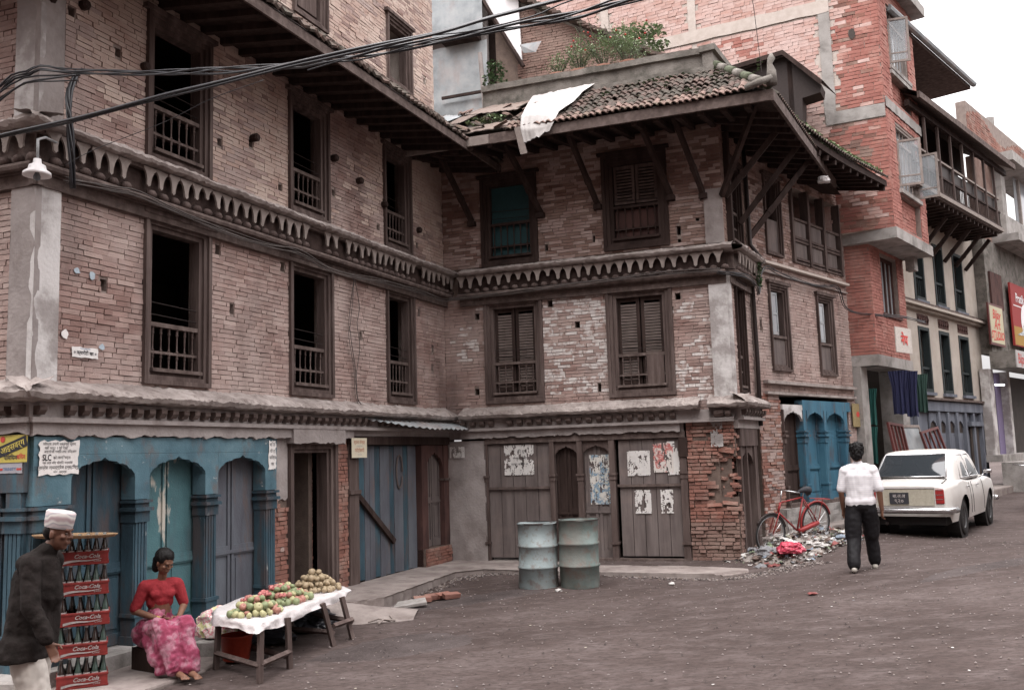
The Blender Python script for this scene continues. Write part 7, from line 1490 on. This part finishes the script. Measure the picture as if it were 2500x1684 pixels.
# --- seated woman
WG=-.13; WO=thing('person','woman in red blouse and pink patterned sari seated on the doorstep with her head bowed','person',(-3.70,9.92,WG),R(0))
Wf=Vector((.62,-.78,0)).normalized(); Wr=Vector((-.78,-.62,0)).normalized()  # her right (viewer's left)
Wr=Vector((-.84,-.54,0)).normalized(); 
def w_(f,r,z): return Wf*f+Wr*r+Vector((0,0,z))
sh=w_(.10,0,.91); b=MB()
cap(b,w_(-.02,-.08,.36),.12,w_(-.02,.08,.36),.12); cap(b,w_(.0,0,.42),.115,w_(.05,0,.68),.105); cap(b,w_(.07,-.10,.84),.062,w_(.07,.10,.84),.062); cap(b,w_(.06,0,.75),.105,w_(.07,0,.8),.10); cap(b,w_(.08,0,.88),.045,w_(.12,0,.97),.043)
# arms: forearms folded to lap
eR=w_(.02,.24,.60); eL=w_(.09,-.22,.62); hR=w_(.27,.06,.52); hL=w_(.30,-.10,.53)
cap(b,w_(.07,.155,.84),.05,eR,.040); cap(b,eR,.038,hR,.025); hand(b,hR,Wf*.75-Wr*.65-Vector((0,0,.05)),Wf*.6+Vector((0,0,.9)),.45,.0075)
cap(b,w_(.07,-.155,.84),.05,eL,.040); cap(b,eL,.038,hL,.025); hand(b,hL,Wf*.9+Wr*.35-Vector((0,0,.15)),Wr*.8+Vector((0,0,.5)),.5,.0075)
# legs and bare feet
for s_,kx,fx in ((1,.44,.61),(-1,.49,.67)):
    cap(b,w_(.02,s_*.09,.36),.085,w_(kx,s_*.09,.46),.06); cap(b,w_(kx,s_*.09,.46),.055,w_(fx,s_*.05-.04,.09),.036); cap(b,w_(fx,s_*.05-.04,.05),.035,w_(fx+.14,s_*.05-.06,.03),.026)
    for q in range(5): cap(b,w_(fx+.13,s_*.05-.06+(q-2)*.014,.028),.010,w_(fx+.185-.008*abs(q-(1 if s_>0 else 3)),s_*.05-.06+(q-2)*.017,.018),.008,6)
hf=(Wf*.75+Vector((.45,0,-.55))).normalized(); mtw=head(b,w_(.17,0,1.07),hf,(0,0,1),.97); fuse(b,'body',M['skin'],WO,.0065); eyes(mtw,WO)
hb=MB(mtw); ell(hb,(0,-.030,.054),(.096,.106,.092)); ell(hb,(0,-.07,.02),(.08,.065,.085)); ell(hb,(0,-.105,-.03),(.06,.05,.055)); cap(hb,(0,-.09,-.02),.06,(.0,-.10,-.12),.045); fuse(hb,'hair',M['hair'],WO,.007,2,.006,30)
blm=mat('red_blouse_cloth',[(.20,.022,.028),(.30,.035,.042)],sc=12,rough=.85,bump=1.0,bsc=22); bb_=MB(); cap(bb_,w_(.03,-.02,.68),.115,w_(.03,.02,.68),.115); cap(bb_,w_(.05,0,.70),.118,w_(.065,0,.80),.112); cap(bb_,w_(.07,-.13,.835),.072,w_(.07,.13,.835),.072); cap(bb_,w_(.07,.155,.84),.064,w_(.025,.235,.63),.056); cap(bb_,w_(.07,-.155,.84),.064,w_(.088,-.218,.65),.056); cap(bb_,w_(.115,.065,.76),.062,w_(.115,-.065,.76),.062); cap(bb_,w_(.10,.06,.80),.06,w_(.10,-.06,.80),.06); fuse(bb_,'blouse',blm,WO,.007,10,.006,12)
sam=mat('pink_sari_print',[(.20,.035,.065),(.26,.055,.10),(.33,.17,.21),(.22,.04,.075)],sc=7,rough=.75,coord='obj',contrast=(.35,.68),bump=1.0,bsc=16,det=10)
sa=MB(); cap(sa,w_(-.03,-.10,.36),.15,w_(-.03,.10,.36),.15); cap(sa,w_(.0,-.02,.48),.125,w_(.03,.0,.56),.115); cap(sa,w_(.02,.10,.38),.125,w_(.42,.11,.47),.095); cap(sa,w_(.02,-.10,.38),.125,w_(.46,-.10,.47),.095); cap(sa,w_(.25,0,.42),.11,w_(.44,0,.44),.09)
for s_,kx,fx in ((1,.45,.60),(-1,.50,.66)): cap(sa,w_(kx,s_*.10,.46),.092,w_(fx-.01,s_*.07-.03,.10),.085)
cap(sa,w_(.47,0,.42),.085,w_(.60,-.03,.10),.085); cap(sa,w_(.2,.12,.34),.10,w_(.42,.13,.18),.09); cap(sa,w_(.43,.12,.4),.08,w_(.46,.1,.06),.07); cap(sa,w_(.12,.05,.52),.06,w_(.02,.02,.62),.07)
fuse(sa,'sari',sam,WO,.008,4,.026,10,zmin=.035)
bg_=MB(); 
for k in range(3): bg_.tube([tuple(hR+(eR-hR)*(.05+.04*k)+Wr*0+Vector((0,.028*math.cos(a),.028*math.sin(a)))) for a in [i*.7 for i in range(10)]],.003,4)
bg_.build('bangles',M['yellow'],WO)
stl=MB().box(-.2,.2,-.16,.16,0,.22).build('low_stool',M['wood_dark']); at_(stl,(-3.72,9.95,WG),R(-35)); tag(stl,'low dark wooden stool under the seated woman','stool')
# --- old man in topi passing in the foreground
OG=G(-3.42,7.0); OM=thing('person','old man in a patterned cap and dark wool coat walking past the crates','person',(-3.47,7.02,OG),R(0))
def o_(x,y,z): return Vector((x,y,z-OG))
b=MB()
cap(b,o_(-.06,-.09,.72),.10,o_(-.06,.09,.72),.10); cap(b,o_(-.05,0,.80),.11,o_(-.02,0,1.12),.12); cap(b,o_(-.02,-.13,1.25),.065,o_(-.02,.13,1.25),.065); cap(b,o_(.01,0,1.27),.05,o_(.07,0,1.37),.05)
cap(b,o_(-.06,-.09,.70),.08,o_(.06,-.09,.25),.055); cap(b,o_(.06,-.09,.25),.05,o_(-.05,-.09,-.12),.036); cap(b,o_(-.06,.09,.70),.08,o_(-.12,.09,.26),.055); cap(b,o_(-.12,.09,.26),.05,o_(-.38,.09,-.08),.036)
cap(b,o_(0,-.17,1.24),.05,o_(.05,-.24,.95),.042); cap(b,o_(.05,-.24,.95),.038,o_(.17,-.22,.70),.027); hand(b,o_(.17,-.22,.70),(.45,-.05,-.9),(.75,.3,.3),.55)
cap(b,o_(0,.17,1.24),.05,o_(-.12,.22,.98),.042); cap(b,o_(-.12,.22,.98),.038,o_(-.08,.24,.74),.027); hand(b,o_(-.08,.24,.74),(.2,0,-1),(1,0,0),.6)
mto=head(b,o_(.115,0,1.445),(1,-.12,-.12),(0.05,0,1),1.02); fuse(b,'body',flat('weathered_brown_skin',(.13,.062,.042),rough=.5,var=.25),OM,.0065); eyes(mto,OM)
hb=MB(mto); ell(hb,(0,-.045,.01),(.080,.065,.07)); fuse(hb,'hair',M['hair'],OM,.007,2,.004,40)
tpm=mat('patterned_topi_cloth',[(.32,.24,.25),(.50,.47,.45),(.54,.51,.48),(.30,.29,.31),(.46,.40,.40)],sc=1,coord='obj',rough=.8); t_=tpm.node_tree; wv_=t_.nodes.new('ShaderNodeTexWave'); wv_.bands_direction='Z'; wv_.inputs['Scale'].default_value=2.9; wv_.inputs['Distortion'].default_value=5; wv_.inputs['Detail Scale'].default_value=2; tc_=t_.nodes.new('ShaderNodeTexCoord'); t_.links.new(tc_.outputs['Object'],wv_.inputs[0]); t_.links.new(wv_.outputs['Fac'],[n for n in t_.nodes if n.type=='VALTORGB'][0].inputs[0])
tp_=MB(mto@T(0,-.010,.050)@RX(R(-4))); tp_.lathe([(.083,-.01),(.086,.0),(.089,.05),(.090,.098),(.080,.108),(.02,.098),(.001,.096)],seg=28,sy=1.16,cap=False)
for i,v in enumerate(tp_.v): pass
tp_.build('cap',tpm,OM,smooth=True)
cm_=mat('dark_wool_coat',[(.012,.010,.009),(.024,.019,.018)],sc=14,rough=.95,bump=1.0,bsc=24); cb2=MB(); cap(cb2,o_(-.08,-.10,.66),.155,o_(-.08,.10,.66),.155); cap(cb2,o_(-.07,-.05,.70),.165,o_(-.05,-.04,1.10),.150); cap(cb2,o_(-.07,.05,.70),.165,o_(-.05,.04,1.10),.150); cap(cb2,o_(-.03,-.14,1.235),.085,o_(-.03,.14,1.235),.085); cap(cb2,o_(-.01,0,1.27),.085,o_(.045,0,1.325),.07); cap(cb2,o_(.0,0,1.0),.15,o_(.03,0,1.22),.10)
cap(cb2,o_(.0,-.175,1.24),.072,o_(.045,-.24,.95),.064); cap(cb2,o_(.045,-.24,.95),.062,o_(.155,-.225,.74),.052); cap(cb2,o_(0,.175,1.24),.072,o_(-.12,.22,.98),.064); cap(cb2,o_(-.12,.22,.98),.062,o_(-.085,.235,.79),.052); cap(cb2,o_(-.10,-.09,.6),.17,o_(-.10,.09,.6),.17); fuse(cb2,'coat',cm_,OM,.008,3,.018,8,zmin=.575-OG)
lg=MB(); pm_=flat('off_white_trouser_cloth',(.50,.46,.42),var=.25,sc=9); cap(lg,o_(-.06,-.09,.62),.115,o_(.05,-.09,.25),.10); cap(lg,o_(.05,-.09,.25),.098,o_(-.04,-.09,-.06),.07); cap(lg,o_(-.06,.09,.62),.115,o_(-.12,.09,.26),.10); cap(lg,o_(-.12,.09,.26),.098,o_(-.34,.09,-.04),.07); fuse(lg,'trousers',pm_,OM,.009,3,.014,9)
for x,y,z in ((-.05,-.09,-.2),(-.36,.09,-.16)):
    s=MB(); cap(s,o_(x-.05,y,z+.045),.04,o_(x+.13,y,z+.04),.036,10); fuse(s,'shoe',M['ink'],OM,.007,2)
cbm=mat('colourful_printed_bag',[(.14,.14,.38),(.55,.33,.10),(.60,.55,.45),(.45,.10,.25)],sc=5,rough=.5,contrast=(.35,.65)); lump('shopping_bag',(-3.98,7.1,.30),(.14,.10,.22),cbm,'blue and yellow printed shopping bag behind the old man at the left edge','bag',4,.2,4)

# ================================================================ unseen houses added behind the viewer to narrow the sky light
for nm,lab,loc,yaw,L_,hgt in (('unseen_house','unseen brick house added behind the viewer to block low sky light',(11,-3.2,-.4),-90,30,14),('unseen_street_house','plain unseen brick house added across the street to block sky light',(27,29,.3),215,26,8.5)):
    l_,r_=frame(loc,yaw); H_O=thing(nm,lab,'house',l_,r_)
    w=MB(); ops_=[(1.5+3.2*i,z,2.6+3.2*i,z+1.6) for i in range(7) for z in (3.2,5.8)]; us=sorted({0,L_,*[x for o in ops_ for x in (o[0],o[2])]}); zs=sorted({0,hgt,3.2,4.8,5.8,7.4})
    for i in range(len(us)-1):
        for k in range(len(zs)-1):
            if not any(o[0]<=us[i]+1e-6 and us[i+1]<=o[2]+1e-6 and o[1]<=zs[k]+1e-6 and zs[k+1]<=o[3]+1e-6 for o in ops_): w.box(us[i],us[i+1],0,.3,zs[k],zs[k+1])
    w.build('wall',M['brick_dark'],H_O); MB().box(0,L_,.3,4,hgt-.2,hgt).build('roof',M['tile'],H_O); MB().box(0,L_,1.5,1.6,0,hgt-.2).build('inner_wall',M['black'],H_O)
    for o in ops_:
        f=MB(); f.box(o[0],o[0]+.1,-.03,.1,o[1],o[3]); f.box(o[2]-.1,o[2],-.03,.1,o[1],o[3]); f.box(o[0]+.1,o[2]-.1,-.03,.1,o[3]-.1,o[3]); f.box(o[0]+.1,o[2]-.1,-.03,.1,o[1],o[1]+.1); f.build('window',M['wood_grey'],H_O)
